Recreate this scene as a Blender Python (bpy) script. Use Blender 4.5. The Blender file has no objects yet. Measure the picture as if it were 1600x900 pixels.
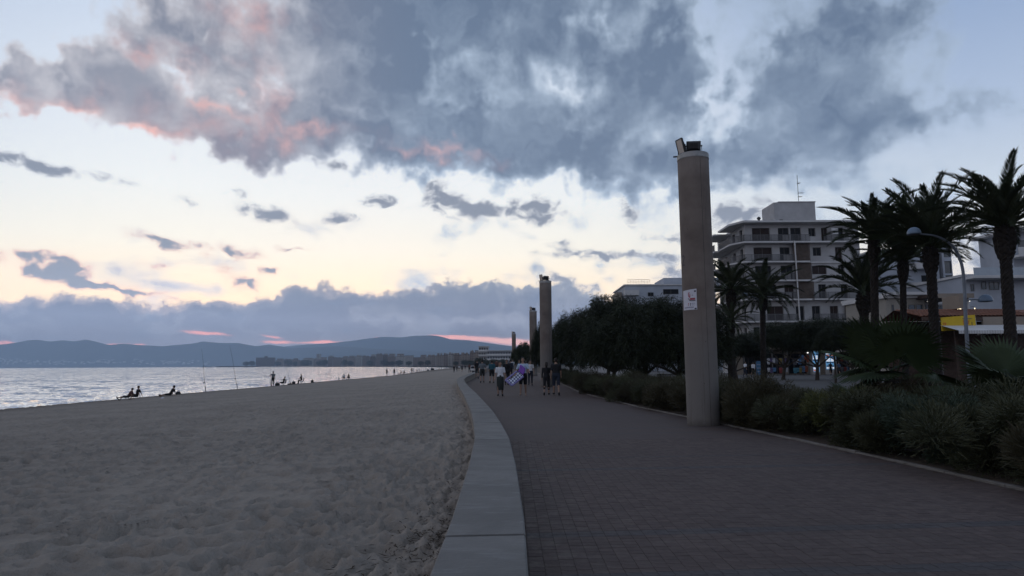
import bpy, math, random
import numpy as np
from mathutils import Vector, Matrix

# ------------------------------------------------------------------ camera
sc = bpy.context.scene
COL = sc.collection
F = 1000.0 / 1600.0                     # focal length in image widths
CAM_H = 1.5
PITCH = math.radians(6.86)
ROLL = math.radians(0.32)
cam_data = bpy.data.cameras.new('camera')
cam_data.sensor_width = 36.0
cam_data.lens = 36.0 * F
cam_data.clip_start = 0.05
cam_data.clip_end = 60000.0
cam = bpy.data.objects.new('camera', cam_data)
COL.objects.link(cam)
cam.matrix_world = (Matrix.Translation((0, 0, CAM_H)) @ Matrix.Rotation(math.pi / 2 + PITCH, 4, 'X')
                    @ Matrix.Rotation(-ROLL, 4, 'Z'))
sc.camera = cam
CAM_R = cam.matrix_world.to_3x3().copy()


def ray(px, py):
    """world direction of a point of the photograph (1600 x 900)"""
    return CAM_R @ Vector(((px - 800) / 1000.0, -(py - 450) / 1000.0, -1.0))


def U(px, py, d):
    """world point seen at (px, py) at distance Y = d"""
    r = ray(px, py)
    return Vector((0, 0, CAM_H)) + r * (d / r.y)


def G(px, py, z=0.0):
    """world point seen at (px, py) on the level z"""
    r = ray(px, py)
    return Vector((0, 0, CAM_H)) + r * ((z - CAM_H) / r.z)


def ae(px, py):
    r = ray(px, py)
    return math.degrees(math.atan2(r.x, r.y)), math.degrees(math.atan2(r.z, math.hypot(r.x, r.y)))


# ------------------------------------------------------------------ render settings
sc.render.engine = 'CYCLES'
sc.cycles.use_denoising = True
sc.cycles.max_bounces = 5
sc.cycles.diffuse_bounces = 2
sc.cycles.glossy_bounces = 2
sc.cycles.transmission_bounces = 3
sc.cycles.volume_bounces = 1
sc.cycles.transparent_max_bounces = 8
sc.cycles.caustics_reflective = False
sc.cycles.caustics_refractive = False
sc.view_settings.view_transform = 'Standard'
sc.view_settings.look = 'None'
sc.view_settings.exposure = 0.0
sc.view_settings.gamma = 1.0
sc.view_settings.use_curve_mapping = False

SUN_AZ = -13.0      # degrees left of the view axis, behind the hills
SUN_EL = 1.5
AIR = 9.5e-5         # density of the haze


# ------------------------------------------------------------------ node helper
class NT:
    def __init__(self, tree):
        self.t = tree
        self.n = tree.nodes
        self.l = tree.links

    def put(self, sock, v):
        if isinstance(v, bpy.types.NodeSocket):
            self.l.new(v, sock)
        elif v is not None:
            if hasattr(sock.default_value, '__len__') and not hasattr(v, '__len__'):
                sock.default_value = [v] * len(sock.default_value)
            elif hasattr(v, '__len__') and len(v) == 3 and len(sock.default_value) == 4:
                sock.default_value = (*v, 1.0)
            else:
                sock.default_value = v

    def m(self, op, a, b=None, c=None, clamp=False):
        nd = self.n.new('ShaderNodeMath')
        nd.operation = op
        nd.use_clamp = clamp
        self.put(nd.inputs[0], a)
        if b is not None:
            self.put(nd.inputs[1], b)
        if c is not None:
            self.put(nd.inputs[2], c)
        return nd.outputs[0]

    def vm(self, op, a, b=None, s=None):
        nd = self.n.new('ShaderNodeVectorMath')
        nd.operation = op
        self.put(nd.inputs[0], a)
        if b is not None:
            self.put(nd.inputs[1], b)
        if s is not None:
            self.put(nd.inputs['Scale'], s)
        return nd.outputs['Value'] if op in ('LENGTH', 'DOT_PRODUCT', 'DISTANCE') else nd.outputs[0]

    def xyz(self, x, y, z=0.0):
        nd = self.n.new('ShaderNodeCombineXYZ')
        for i, v in enumerate((x, y, z)):
            self.put(nd.inputs[i], v)
        return nd.outputs[0]

    def sep(self, v):
        nd = self.n.new('ShaderNodeSeparateXYZ')
        self.put(nd.inputs[0], v)
        return nd.outputs

    def noise(self, vec, scale, detail=6, rough=0.55, dist=0.0, lac=2.0, out=0, dim='3D'):
        nd = self.n.new('ShaderNodeTexNoise')
        nd.noise_dimensions = dim
        if vec is not None:
            self.put(nd.inputs['Vector'], vec)
        nd.inputs['Scale'].default_value = scale
        nd.inputs['Detail'].default_value = detail
        nd.inputs['Roughness'].default_value = rough
        nd.inputs['Lacunarity'].default_value = lac
        nd.inputs['Distortion'].default_value = dist
        return nd.outputs[out]

    def mix(self, f, a, b, mode='MIX'):
        nd = self.n.new('ShaderNodeMix')
        nd.data_type = 'RGBA'
        nd.blend_type = mode
        nd.clamp_factor = True
        self.put(nd.inputs[0], f)
        self.put(nd.inputs[6], a)
        self.put(nd.inputs[7], b)
        return nd.outputs[2]

    def ss(self, v, lo, hi, a=0.0, b=1.0, kind='SMOOTHSTEP'):
        nd = self.n.new('ShaderNodeMapRange')
        nd.interpolation_type = kind
        self.put(nd.inputs['Value'], v)
        self.put(nd.inputs['From Min'], lo)
        self.put(nd.inputs['From Max'], hi)
        self.put(nd.inputs['To Min'], a)
        self.put(nd.inputs['To Max'], b)
        return nd.outputs[0]

    def ramp(self, v, stops, kind='LINEAR'):
        nd = self.n.new('ShaderNodeValToRGB')
        nd.color_ramp.interpolation = kind
        el = nd.color_ramp.elements
        while len(el) > 1:
            el.remove(el[-1])
        el[0].position = stops[0][0]
        el[0].color = (*stops[0][1], 1)
        for p, c in stops[1:]:
            e = el.new(p)
            e.color = (*c, 1)
        self.put(nd.inputs[0], v)
        return nd.outputs[0]

    def curve(self, v, pts):
        nd = self.n.new('ShaderNodeFloatCurve')
        c = nd.mapping.curves[0]
        pts = sorted(pts)
        c.points[0].location = pts[0]
        c.points[1].location = pts[-1]
        for p in pts[1:-1]:
            c.points.new(*p)
        nd.mapping.update()
        self.put(nd.inputs['Value'], v)
        return nd.outputs[0]


def s2l(r, g, b):
    f = lambda c: (c / 255.0 / 12.92) if c / 255.0 <= 0.04045 else ((c / 255.0 + 0.055) / 1.055) ** 2.4
    return (f(r), f(g), f(b))


# ------------------------------------------------------------------ sky
world = bpy.data.worlds.new('World')
sc.world = world
world.use_nodes = True
W = NT(world.node_tree)
W.n.clear()


def build_sky():
    tc = W.n.new('ShaderNodeTexCoord')
    d = W.vm('NORMALIZE', tc.outputs['Generated'])
    x, y, z = W.sep(d)
    h = W.m('SQRT', W.m('ADD', W.m('MULTIPLY', x, x), W.m('MULTIPLY', y, y)))
    az = W.m('MULTIPLY', W.m('ARCTAN2', x, y), 57.29578)
    el = W.m('MULTIPLY', W.m('ARCTAN2', z, h), 57.29578)
    S0 = W.xyz(az, el, 0.0)
    k = W.m('ADD', W.m('MAXIMUM', z, 0.0), 0.13)
    Q = W.xyz(W.m('DIVIDE', x, k), W.m('DIVIDE', y, k), 0.0)     # plane of the cloud layer
    dist_sun = W.m('ABSOLUTE', W.m('SUBTRACT', az, SUN_AZ))

    def blob(vec, px, py, rx, ry, w, rot=0.0):
        a, e = ae(px, py)
        sx = math.degrees(rx / 1000.0) * (1000.0 / math.hypot(1000, px - 800))
        sy = math.degrees(ry / 1000.0) * 0.97
        gr = W.n.new('ShaderNodeTexGradient')
        gr.gradient_type = 'QUADRATIC_SPHERE'
        tm = gr.texture_mapping
        tm.vector_type = 'TEXTURE'
        tm.translation = (a, e, 0.0)
        tm.rotation = (0.0, 0.0, math.radians(rot))
        tm.scale = (2.1 * sx, 2.1 * sy, 1.0)
        W.l.new(vec, gr.inputs['Vector'])
        return gr.outputs['Fac']

    def total(items, vec):
        s = 0.0
        for it in items:
            s = W.m('MULTIPLY_ADD', blob(vec, *it), it[4] * 1.25, s)
        return s

    def layers(front):
        # ---- clear sky
        elc = W.m('DIVIDE', el, 90.0)
        warm = W.ramp(elc, [(0.0, s2l(232, 160, 146)), (0.028, s2l(240, 180, 152)), (0.052, s2l(250, 216, 176)),
                            (0.075, s2l(246, 226, 196)), (0.11, s2l(240, 234, 219)), (0.16, s2l(234, 236, 234)),
                            (0.22, s2l(226, 232, 239)), (0.30, s2l(206, 218, 235)), (0.42, s2l(150, 172, 206)), (1.0, s2l(84, 108, 150))])
        cool = W.ramp(elc, [(0.0, s2l(202, 170, 164)), (0.05, s2l(216, 201, 188)), (0.09, s2l(216, 213, 205)),
                            (0.14, s2l(196, 206, 217)), (0.2, s2l(172, 188, 212)), (0.3, s2l(142, 164, 199)),
                            (0.45, s2l(108, 134, 176)), (1.0, s2l(70, 94, 136))])
        clear = W.mix(W.ss(dist_sun, 14.0, 52.0), warm, cool)
        back = W.ss(dist_sun, 50.0, 130.0)
        clear = W.mix(W.m('MULTIPLY', back, 0.6), clear, s2l(84, 102, 138))
        nish = W.n.new('ShaderNodeTexSky')
        nish.sky_type = 'NISHITA'
        nish.sun_disc = False
        nish.sun_elevation = math.radians(SUN_EL)
        nish.sun_rotation = math.radians(SUN_AZ)
        nish.altitude = 5
        nish.air_density = 1.2
        nish.dust_density = 1.0
        clear = W.mix(0.08, clear, W.vm('SCALE', nish.outputs[0], s=0.10))

        # ---- high broken layer
        f1 = W.noise(W.vm('ADD', Q, (3.1, 7.7, 0.0)), 1.45, 7, 0.50, 0.2, dim='2D')
        left = W.ss(az, -6.0, -26.0)
        out = W.ss(W.m('ABSOLUTE', az), 40.0, 58.0)                    # the same broken layer goes on all round
        rest = W.m('MULTIPLY', W.m('MAXIMUM', out, W.ss(el, 28.0, 36.0)), W.ss(el, 6.0, 16.0, 0.0, 0.34))
        if front:
            w2 = W.noise(S0, 0.42, 3, 0.5, out=1, dim='2D')
            SW = W.vm('MULTIPLY_ADD', W.vm('SUBTRACT', w2, (0.5, 0.5, 0.5)), (7.5, 4.6, 0.0))
            W.l.new(S0, SW.node.inputs[2])
            f2 = W.noise(W.vm('ADD', S0, (41.0, 13.0, 0.0)), 0.22, 7, 0.52, 0.2, dim='2D')
            fine = W.m('SUBTRACT', W.m('ADD', W.m('MULTIPLY', f1, 0.9), W.m('MULTIPLY', f2, 1.0)), 0.95)
            big = total([(560, 70, 200, 150, 0.80), (640, 190, 170, 70, 0.6, -18), (820, 218, 200, 60, 0.72, -9),
                         (790, 40, 170, 75, 0.62), (1000, 90, 105, 160, 0.80, 6), (960, 262, 150, 34, 0.5, -4),
                         (280, 55, 180, 80, 0.66), (245, 165, 190, 52, 0.78), (140, 130, 90, 50, 0.42), (400, 130, 110, 60, 0.4), (400, 195, 120, 40, 0.45, -10),
                         (455, 232, 80, 30, 0.42), (1180, 232, 75, 36, 0.50), (1300, 55, 210, 95, 0.66),
                         (1365, 205, 120, 85, 0.68, 15), (1215, 150, 120, 50, 0.36), (1545, 162, 100, 24, 0.62),
                         (1060, 290, 70, 26, 0.34), (1270, 285, 70, 16, 0.28), (1430, 15, 120, 30, 0.30),
                         (15, 122, 75, 24, 0.62, -12), (872, 120, 70, 48, 0.30), (1250, 240, 120, 45, 0.42), (800, -70, 900, 80, 0.3)], SW)
            gaps = total([(655, 60, 24, 80, 0.26, 24), (738, 152, 60, 20, 0.22, -6), (880, 135, 95, 26, 0.24, -38),
                          (1125, 150, 26, 105, 0.58, -4), (55, 55, 85, 65, 0.50), (1545, 75, 85, 85, 0.50),
                          (330, 60, 34, 22, 0.24, -20), (255, 118, 60, 18, 0.22, -20), (30, 185, 110, 32, 0.3), (1500, 225, 110, 40, 0.3),
                          (1180, 305, 110, 20, 0.25), (415, 140, 26, 40, 0.2, 10), (100, 275, 300, 50, 0.3), (560, 298, 330, 34, 0.34),
                          (1185, 60, 30, 40, 0.25), (930, 40, 24, 40, 0.25)], SW)
            bias = W.m('ADD', W.m('SUBTRACT', W.m('MINIMUM', big, 0.82), gaps), rest)
        else:
            fine = W.m('MULTIPLY', W.m('SUBTRACT', f1, 0.5), 1.4)
            bias = rest
        dens = W.m('ADD', W.m('SUBTRACT', bias, 0.20), W.m('MULTIPLY', fine, 1.2))
        right = W.ss(az, 13.0, 24.0)
        a1 = W.ss(dens, W.m('MULTIPLY_ADD', right, -0.14, -0.13), W.m('MULTIPLY_ADD', right, 0.30, 0.26))
        thick = W.ss(dens, 0.0, W.m('MULTIPLY_ADD', right, 0.25, 0.62))
        core = W.mix(left, s2l(90, 107, 131), s2l(116, 121, 137))
        edge = W.mix(left, s2l(162, 178, 197), s2l(192, 190, 195))
        if front:
            relief = W.noise(W.vm('ADD', SW, (9.0, 2.0, 0.0)), 0.16, 5, 0.55, 0.3, dim='2D')
            shade = W.m('ADD', W.m('MULTIPLY', thick, 0.92), W.m('MULTIPLY', W.m('SUBTRACT', relief, 0.5), 1.1))
        else:
            shade = thick
        c1 = W.mix(shade, edge, core)
        if front:
            # pink light caught on the undersides to the left
            pinkm = total([(130, 190, 75, 16, 1.1, -10), (205, 202, 60, 10, 1.0, 8), (345, 168, 90, 13, 0.95, -24), (235, 75, 65, 13, 0.6),
                           (395, 30, 45, 26, 0.7), (480, 200, 60, 12, 0.5), (690, 235, 60, 12, 0.65, -10), (40, 25, 70, 24, 0.8),
                           (225, 222, 60, 9, 0.9), (415, 135, 24, 50, 0.4), (300, 200, 120, 26, 0.35)], SW)
            pn = W.ss(f2, 0.26, 0.64)
            c1 = W.mix(W.m('MULTIPLY', W.m('MULTIPLY', pinkm, pn), 0.62), c1, s2l(240, 176, 162))
        sky = W.mix(W.m('MULTIPLY', a1, 0.95), clear, c1)

        if front:
            # ---- small scattered clouds below it
            SV = W.vm('MULTIPLY_ADD', W.vm('SUBTRACT', w2, (0.5, 0.5, 0.5)), (2.2, 1.3, 0.0))
            W.l.new(S0, SV.node.inputs[2])
            small = total([(418, 334, 42, 13, 1.0, -8), (250, 376, 46, 10, 0.95, -8), (358, 393, 44, 10, 0.95, -4), (98, 410, 40, 11, 1.0, -8),
                           (85, 430, 95, 10, 1.05, -9), (190, 452, 80, 6, 0.9, -6), (690, 303, 28, 18, 1.0, -30), (745, 328, 66, 19, 1.05, -4), (848, 330, 38, 22, 0.95, -20),
                           (597, 317, 34, 9, 0.9), (532, 340, 40, 10, 0.85), (945, 399, 110, 8, 1.0, -3), (878, 380, 22, 7, 0.7), (985, 330, 22, 26, 0.75),
                           (380, 442, 38, 10, 1.0, -25), (422, 425, 24, 9, 0.85), (30, 400, 24, 7, 0.7), (250, 413, 28, 7, 0.7),
                           (60, 258, 100, 9, 1.0, -4), (283, 312, 24, 9, 0.65, -30), (1155, 335, 52, 24, 0.95), (1050, 425, 34, 15, 0.95), (1045, 372, 44, 9, 0.7),
                           (365, 304, 20, 7, 0.6), (520, 262, 26, 12, 0.7), (455, 385, 40, 6, 0.5), (890, 440, 60, 12, 0.75, -20), (1520, 385, 80, 60, 0.7)], SV)
            sn = W.noise(W.vm('MULTIPLY', W.vm('ADD', S0, (7.0, 0.0, 0.0)), (1.0, 1.5, 1.0)), 0.6, 7, 0.58, 0.3, dim='2D')
            sd = W.m('ADD', W.m('MULTIPLY', small, 0.95), W.m('MULTIPLY', W.m('SUBTRACT', sn, 0.5), 2.0))
            a2 = W.m('MULTIPLY', W.ss(sd, 0.12, 0.92), W.ss(small, 0.03, 0.40))
            pk2 = W.m('MULTIPLY', W.ss(az, 2.0, -16.0), W.ss(el, 13.5, 7.5))
            c2 = W.mix(W.ss(sd, 0.34, 0.95), W.mix(pk2, s2l(165, 168, 178), s2l(226, 178, 165)), s2l(122, 129, 143))
            sky = W.mix(W.m('MULTIPLY', a2, 0.95), sky, c2)

        # ---- cumulus bank along the horizon
        if front:
            pts = [(-400, 470), (0, 468), (60, 463), (110, 463), (190, 465), (245, 476), (290, 472), (350, 467), (372, 475), (400, 462), (450, 451),
                   (500, 446), (545, 452), (600, 462), (625, 452), (670, 448), (715, 439), (765, 441), (800, 444), (860, 443),
                   (905, 452), (960, 466), (1050, 474), (1250, 470), (1600, 455), (2000, 470)]
            cp = []
            for px, py in pts:
                a, e = ae(px, py)
                cp.append(((a + 60.0) / 120.0, e / 12.0))
            azn = W.m('DIVIDE', W.m('ADD', az, 60.0), 120.0, clamp=True)
            top = W.m('MULTIPLY', W.curve(azn, cp), 12.0)
        else:
            top = 5.8
        bn = W.noise(W.vm('ADD', S0, (2.0, 3.0, 0.0)), 0.62, 7, 0.56, 0.1, dim='2D')
        bd = W.m('ADD', W.m('SUBTRACT', top, el), W.m('MULTIPLY', W.m('SUBTRACT', bn, 0.47), 2.6))
        a3 = W.ss(bd, -0.14, 0.42)
        rim = W.mix(W.ss(az, 6.0, -22.0), s2l(146, 158, 177), s2l(160, 158, 170))
        low = W.ramp(W.m('DIVIDE', el, 9.0), [(0.0, s2l(136, 128, 144)), (0.25, s2l(122, 128, 146)), (0.36, s2l(108, 120, 143)), (0.52, s2l(102, 116, 142)), (0.75, s2l(116, 131, 156)), (1.0, s2l(136, 149, 170))])
        if front:
            bsh = W.noise(W.vm('MULTIPLY', W.vm('ADD', SW, (20.0, 0.0, 0.0)), (0.5, 1.0, 1.0)), 0.4, 5, 0.5, 0.2, dim='2D')
            body = W.mix(W.ss(bsh, 0.42, 0.75, 0.0, 0.55), low, s2l(142, 153, 173))
            c3 = W.mix(W.ss(bd, 0.1, 1.0), rim, body)
        else:
            c3 = low
        c3 = W.vm('MULTIPLY', c3, (0.80, 0.75, 0.70))
        sky = W.mix(W.m('MULTIPLY', a3, 0.97), sky, c3)
        if front:
            # glowing slits under the bank
            slits = total([(322, 521, 44, 3.4, 0.75, -2), (428, 535, 24, 2.6, 0.9), (500, 534.5, 34, 3.0, 0.95, 2), (425, 527, 20, 3, 0.6, -8),
                           (795, 533, 85, 5.6, 0.85, -3), (700, 527, 40, 3.5, 0.8, -3), (15, 538, 40, 4, 0.8), (175, 540, 20, 3, 0.8), (215, 540, 16, 3, 0.8), (590, 528, 12, 2, 0.5), (900, 540, 90, 10, 0.9)],
                          W.vm('ADD', S0, W.vm('MULTIPLY', W.vm('SUBTRACT', w2, (0.5, 0.5, 0.5)), (1.6, 0.5, 0.0))))
            glow = W.ss(slits, 0.2, 0.8)
            sky = W.mix(W.m('MULTIPLY', glow, 0.95), sky, W.mix(W.ss(az, -9.0, 0.0), s2l(250, 158, 142), s2l(242, 178, 165)))
        bg = W.n.new('ShaderNodeBackground')
        # the air box dims what lies beyond it: give back what it takes
        tr = W.m('EXPONENT', W.m('DIVIDE', -AIR * 760.0, W.m('MAXIMUM', W.m('SINE', W.m('MULTIPLY', el, 0.0174533)), 0.05)))
        sky = W.vm('SCALE', sky, s=W.m('SUBTRACT', W.m('DIVIDE', 1.3, W.m('MAXIMUM', tr, 0.35)), 0.3))
        W.l.new(W.vm('SCALE', sky, s=10.0 * SKY_GAIN), bg.inputs['Color'])
        bg.inputs['Strength'].default_value = 0.10
        return bg.outputs[0]

    def pick(f, a, b):
        nd = W.n.new('ShaderNodeMixShader')
        W.l.new(f, nd.inputs[0])
        W.l.new(a, nd.inputs[1])
        W.l.new(b, nd.inputs[2])
        return nd.outputs[0]

    far = W.m('MAXIMUM', W.ss(W.m('ABSOLUTE', az), 56.0, 62.0), W.ss(el, 38.0, 42.0))
    dull = W.n.new('ShaderNodeBackground')                         # below the horizon
    dull.inputs['Color'].default_value = (*[c * 10 for c in s2l(70, 72, 82)], 1)
    dull.inputs['Strength'].default_value = 0.10
    up = pick(far, layers(True), layers(False))
    o = W.n.new('ShaderNodeOutputWorld')
    W.l.new(pick(W.ss(el, -0.6, -2.0), up, dull.outputs[0]), o.inputs['Surface'])


SKY_GAIN = 1.0
build_sky()
world.cycles.sampling_method = 'MANUAL'
world.cycles.sample_map_resolution = 512

sun_data = bpy.data.lights.new('sun', 'SUN')
sun_data.energy = 0.06
sun_data.angle = math.radians(12)
sun_data.color = (1.0, 0.62, 0.45)
sun = bpy.data.objects.new('sun', sun_data)
COL.objects.link(sun)
_a, _e = math.radians(SUN_AZ), math.radians(SUN_EL + 3)
sun.rotation_euler = Vector((math.sin(_a) * math.cos(_e), math.cos(_a) * math.cos(_e), math.sin(_e))).to_track_quat('Z', 'Y').to_euler()

# ------------------------------------------------------------------ mesh helpers
RNG = random.Random(7)
NPR = np.random.default_rng(11)


class MB:
    """collects shapes that become one mesh"""

    def __init__(self):
        self.v = []
        self.f = []

    def add(self, vs, fs):
        o = len(self.v)
        self.v.extend([tuple(p) for p in vs])
        self.f.extend([tuple(i + o for i in f) for f in fs])
        return self

    def box(self, x0, x1, y0, y1, z0, z1, M=None):
        vs = [Vector(p) for p in ((x0, y0, z0), (x1, y0, z0), (x1, y1, z0), (x0, y1, z0),
                                  (x0, y0, z1), (x1, y0, z1), (x1, y1, z1), (x0, y1, z1))]
        if M is not None:
            vs = [M @ p for p in vs]
        return self.add(vs, [(3, 2, 1, 0), (4, 5, 6, 7), (0, 1, 5, 4), (1, 2, 6, 5), (2, 3, 7, 6), (3, 0, 4, 7)])

    def bbox(self, x0, x1, y0, y1, z0, z1, b, M=None):
        """box with chamfered top and side edges"""
        ring = lambda i, z: [(x0 + i, y0 + b + i, z), (x0 + b + i, y0 + i, z), (x1 - b - i, y0 + i, z), (x1 - i, y0 + b + i, z),
                             (x1 - i, y1 - b - i, z), (x1 - b - i, y1 - i, z), (x0 + b + i, y1 - i, z), (x0 + i, y1 - b - i, z)]
        vs = ring(0, z0) + ring(0, z1 - b) + ring(b * 0.7, z1)
        if M is not None:
            vs = [M @ Vector(p) for p in vs]
        fs = [tuple(range(7, -1, -1)), tuple(range(16, 24))]
        for r in (0, 8):
            fs += [(r + i, r + (i + 1) % 8, r + 8 + (i + 1) % 8, r + 8 + i) for i in range(8)]
        return self.add(vs, fs)

    def tube(self, pts, rad, n=8, caps=True, flat=1.0):
        pts = [Vector(p) for p in pts]
        if not hasattr(rad, '__len__'):
            rad = [rad] * len(pts)
        vs, fs = [], []
        prev = None
        for i, p in enumerate(pts):
            t = (pts[min(i + 1, len(pts) - 1)] - pts[max(i - 1, 0)])
            t = t.normalized() if t.length > 1e-9 else Vector((0, 0, 1))
            if prev is None:
                a = Vector((1, 0, 0)) if abs(t.x) < 0.9 else Vector((0, 1, 0))
            else:
                a = prev
            u = (a - t * a.dot(t)).normalized()
            w = t.cross(u)
            prev = u
            for k in range(n):
                c = 2 * math.pi * k / n
                vs.append(p + (u * math.cos(c) + w * math.sin(c) * flat) * rad[i])
        for i in range(len(pts) - 1):
            for k in range(n):
                fs.append((i * n + k, i * n + (k + 1) % n, (i + 1) * n + (k + 1) % n, (i + 1) * n + k))
        if caps:
            fs.append(tuple(range(n - 1, -1, -1)))
            fs.append(tuple(range((len(pts) - 1) * n, len(pts) * n)))
        return self.add(vs, fs)

    def lathe(self, prof, n=32, c=(0, 0, 0)):
        """profile of (radius, z) turned round the vertical"""
        vs, fs = [], []
        for r, z in prof:
            for k in range(n):
                a = 2 * math.pi * k / n
                vs.append((c[0] + r * math.cos(a), c[1] + r * math.sin(a), c[2] + z))
        for i in range(len(prof) - 1):
            for k in range(n):
                fs.append((i * n + k, i * n + (k + 1) % n, (i + 1) * n + (k + 1) % n, (i + 1) * n + k))
        fs.append(tuple(range(n - 1, -1, -1)))
        fs.append(tuple(range((len(prof) - 1) * n, len(prof) * n)))
        return self.add(vs, fs)

    def ball(self, c, r, n=10, m=7):
        rx, ry, rz = r if hasattr(r, '__len__') else (r, r, r)
        vs, fs = [], []
        for i in range(1, m):
            t = math.pi * i / m
            for k in range(n):
                a = 2 * math.pi * k / n
                vs.append((c[0] + rx * math.sin(t) * math.cos(a), c[1] + ry * math.sin(t) * math.sin(a), c[2] - rz * math.cos(t)))
        b = len(vs)
        vs += [(c[0], c[1], c[2] - rz), (c[0], c[1], c[2] + rz)]
        for i in range(m - 2):
            for k in range(n):
                fs.append((i * n + k, i * n + (k + 1) % n, (i + 1) * n + (k + 1) % n, (i + 1) * n + k))
        for k in range(n):
            fs.append((b, (k + 1) % n, k))
            fs.append((b + 1, (m - 2) * n + k, (m - 2) * n + (k + 1) % n))
        return self.add(vs, fs)

    def mesh(self, name, smooth=False):
        me = bpy.data.meshes.new(name)
        me.from_pydata(self.v, [], self.f)
        me.validate()
        if smooth:
            me.polygons.foreach_set('use_smooth', [True] * len(me.polygons))
        me.update()
        return me


def np_mesh(name, verts, quads, smooth=False):
    me = bpy.data.meshes.new(name)
    k = quads.shape[1]
    me.vertices.add(len(verts))
    me.vertices.foreach_set('co', np.asarray(verts, dtype=np.float32).ravel())
    me.loops.add(quads.size)
    me.loops.foreach_set('vertex_index', quads.astype(np.int32).ravel())
    me.polygons.add(len(quads))
    me.polygons.foreach_set('loop_start', np.arange(0, quads.size, k, dtype=np.int32))
    me.update(calc_edges=True)
    if smooth:
        me.polygons.foreach_set('use_smooth', np.ones(len(quads), dtype=bool))
    return me


def link(name, me, mat=None, parent=None, loc=None):
    o = bpy.data.objects.new(name, me)
    COL.objects.link(o)
    if mat is not None and me is not None and not me.materials:
        me.materials.append(mat)
    if parent is not None:
        o.parent = parent
    if loc is not None:
        o.location = loc
    return o


def make(name, mb, mat, parent=None, smooth=False, loc=None):
    return link(name, mb.mesh(name, smooth), mat, parent, loc)


def make_w(name, mb, mat, parent, smooth=False):
    """a part given in world coordinates under an Empty that is not turned"""
    o = parent.location if parent.parent is None else parent.parent.location + parent.location
    if parent.type != 'EMPTY' and parent.parent is not None:
        o = parent.parent.location
    mb.v = [(p[0] - o[0], p[1] - o[1], p[2] - o[2]) for p in mb.v]
    return make(name, mb, mat, parent, smooth)


def tag(o, label=None, cat=None, group=None, kind=None):
    if label:
        o['label'] = label
    if cat:
        o['category'] = cat
    if group:
        o['group'] = group
    if kind:
        o['kind'] = kind
    return o


def thing(name, label, cat, loc=(0, 0, 0), rotz=0.0, group=None):
    o = bpy.data.objects.new(name, None)
    COL.objects.link(o)
    o.empty_display_size = 0.2
    o.location = loc
    o.rotation_euler = (0, 0, rotz)
    return tag(o, label, cat, group)


def copy_tree(o, parent=None):
    c = o.copy()
    COL.objects.link(c)
    if parent is not None:
        c.parent = parent
    for ch in list(o.children):
        copy_tree(ch, c)
    return c


# ------------------------------------------------------------------ materials
def mat(name, c, rough=0.8, var=0.25, vscale=3.0, bump=0.0, bscale=40.0, c2=None, spec=0.3, metal=0.0, emit=None, es=0.0,
        rnd=0.0, trans=None, coords='Object', detail=5):
    m = bpy.data.materials.new(name)
    m.use_nodes = True
    t = NT(m.node_tree)
    b = t.n['Principled BSDF']
    tc = t.n.new('ShaderNodeTexCoord')
    if coords == 'World':
        vec = t.n.new('ShaderNodeNewGeometry').outputs['Position']
    else:
        vec = tc.outputs['Object']
    n = t.noise(vec, vscale, detail, 0.6)
    c2 = c2 or tuple(max(0.0, x * (1 - var)) for x in c)
    hi = tuple(min(1.0, x * (1 + var * 0.6)) for x in c)
    col = t.mix(t.ss(n, 0.3, 0.7), c2, hi)
    if rnd:
        oi = t.n.new('ShaderNodeObjectInfo')
        col = t.mix(1.0, col, t.xyz(*[t.ss(oi.outputs['Random'], 0.0, 1.0, 1 - rnd, 1 + rnd, kind='LINEAR')] * 3), 'MULTIPLY')
    t.put(b.inputs['Base Color'], col)
    b.inputs['Roughness'].default_value = rough
    b.inputs['Specular IOR Level'].default_value = spec
    b.inputs['Metallic'].default_value = metal
    if bump:
        bp = t.n.new('ShaderNodeBump')
        bp.inputs['Strength'].default_value = bump
        bp.inputs['Distance'].default_value = 0.02
        t.put(bp.inputs['Height'], t.noise(vec, bscale, 4, 0.6))
        t.put(b.inputs['Normal'], bp.outputs[0])
    if emit:
        b.inputs['Emission Color'].default_value = (*emit, 1)
        b.inputs['Emission Strength'].default_value = es
    if trans:
        b.inputs['Transmission Weight'].default_value = trans
    m['t'] = 1
    return m


def leaf_mat(name, c, c2, rnd=0.25):
    m = bpy.data.materials.new(name)
    m.use_nodes = True
    t = NT(m.node_tree)
    b = t.n['Principled BSDF']
    tc = t.n.new('ShaderNodeTexCoord')
    oi = t.n.new('ShaderNodeObjectInfo')
    n = t.noise(tc.outputs['Object'], 1.3, 3, 0.6)
    col = t.mix(t.ss(n, 0.35, 0.65), c, c2)
    col = t.mix(1.0, col, t.xyz(*[t.ss(oi.outputs['Random'], 0.0, 1.0, 1 - rnd, 1 + rnd, kind='LINEAR')] * 3), 'MULTIPLY')
    t.put(b.inputs['Base Color'], col)
    b.inputs['Roughness'].default_value = 0.65
    b.inputs['Specular IOR Level'].default_value = 0.25
    return m


# ------------------------------------------------------------------ numpy noise
def _hash(ix, iy, seed):
    h = (ix.astype(np.int64) * 374761393 + iy.astype(np.int64) * 668265263 + seed * 974634777) & 0x7fffffff
    h = (h ^ (h >> 13)) * 1274126177 & 0x7fffffff
    h = h ^ (h >> 16)
    return (h & 0xffffff) / float(0xffffff)


def vnoise(x, y, seed=0):
    ix, iy = np.floor(x), np.floor(y)
    fx, fy = x - ix, y - iy
    fx, fy = fx * fx * (3 - 2 * fx), fy * fy * (3 - 2 * fy)
    a, b = _hash(ix, iy, seed), _hash(ix + 1, iy, seed)
    c, d = _hash(ix, iy + 1, seed), _hash(ix + 1, iy + 1, seed)
    return (a * (1 - fx) + b * fx) * (1 - fy) + (c * (1 - fx) + d * fx) * fy


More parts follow.
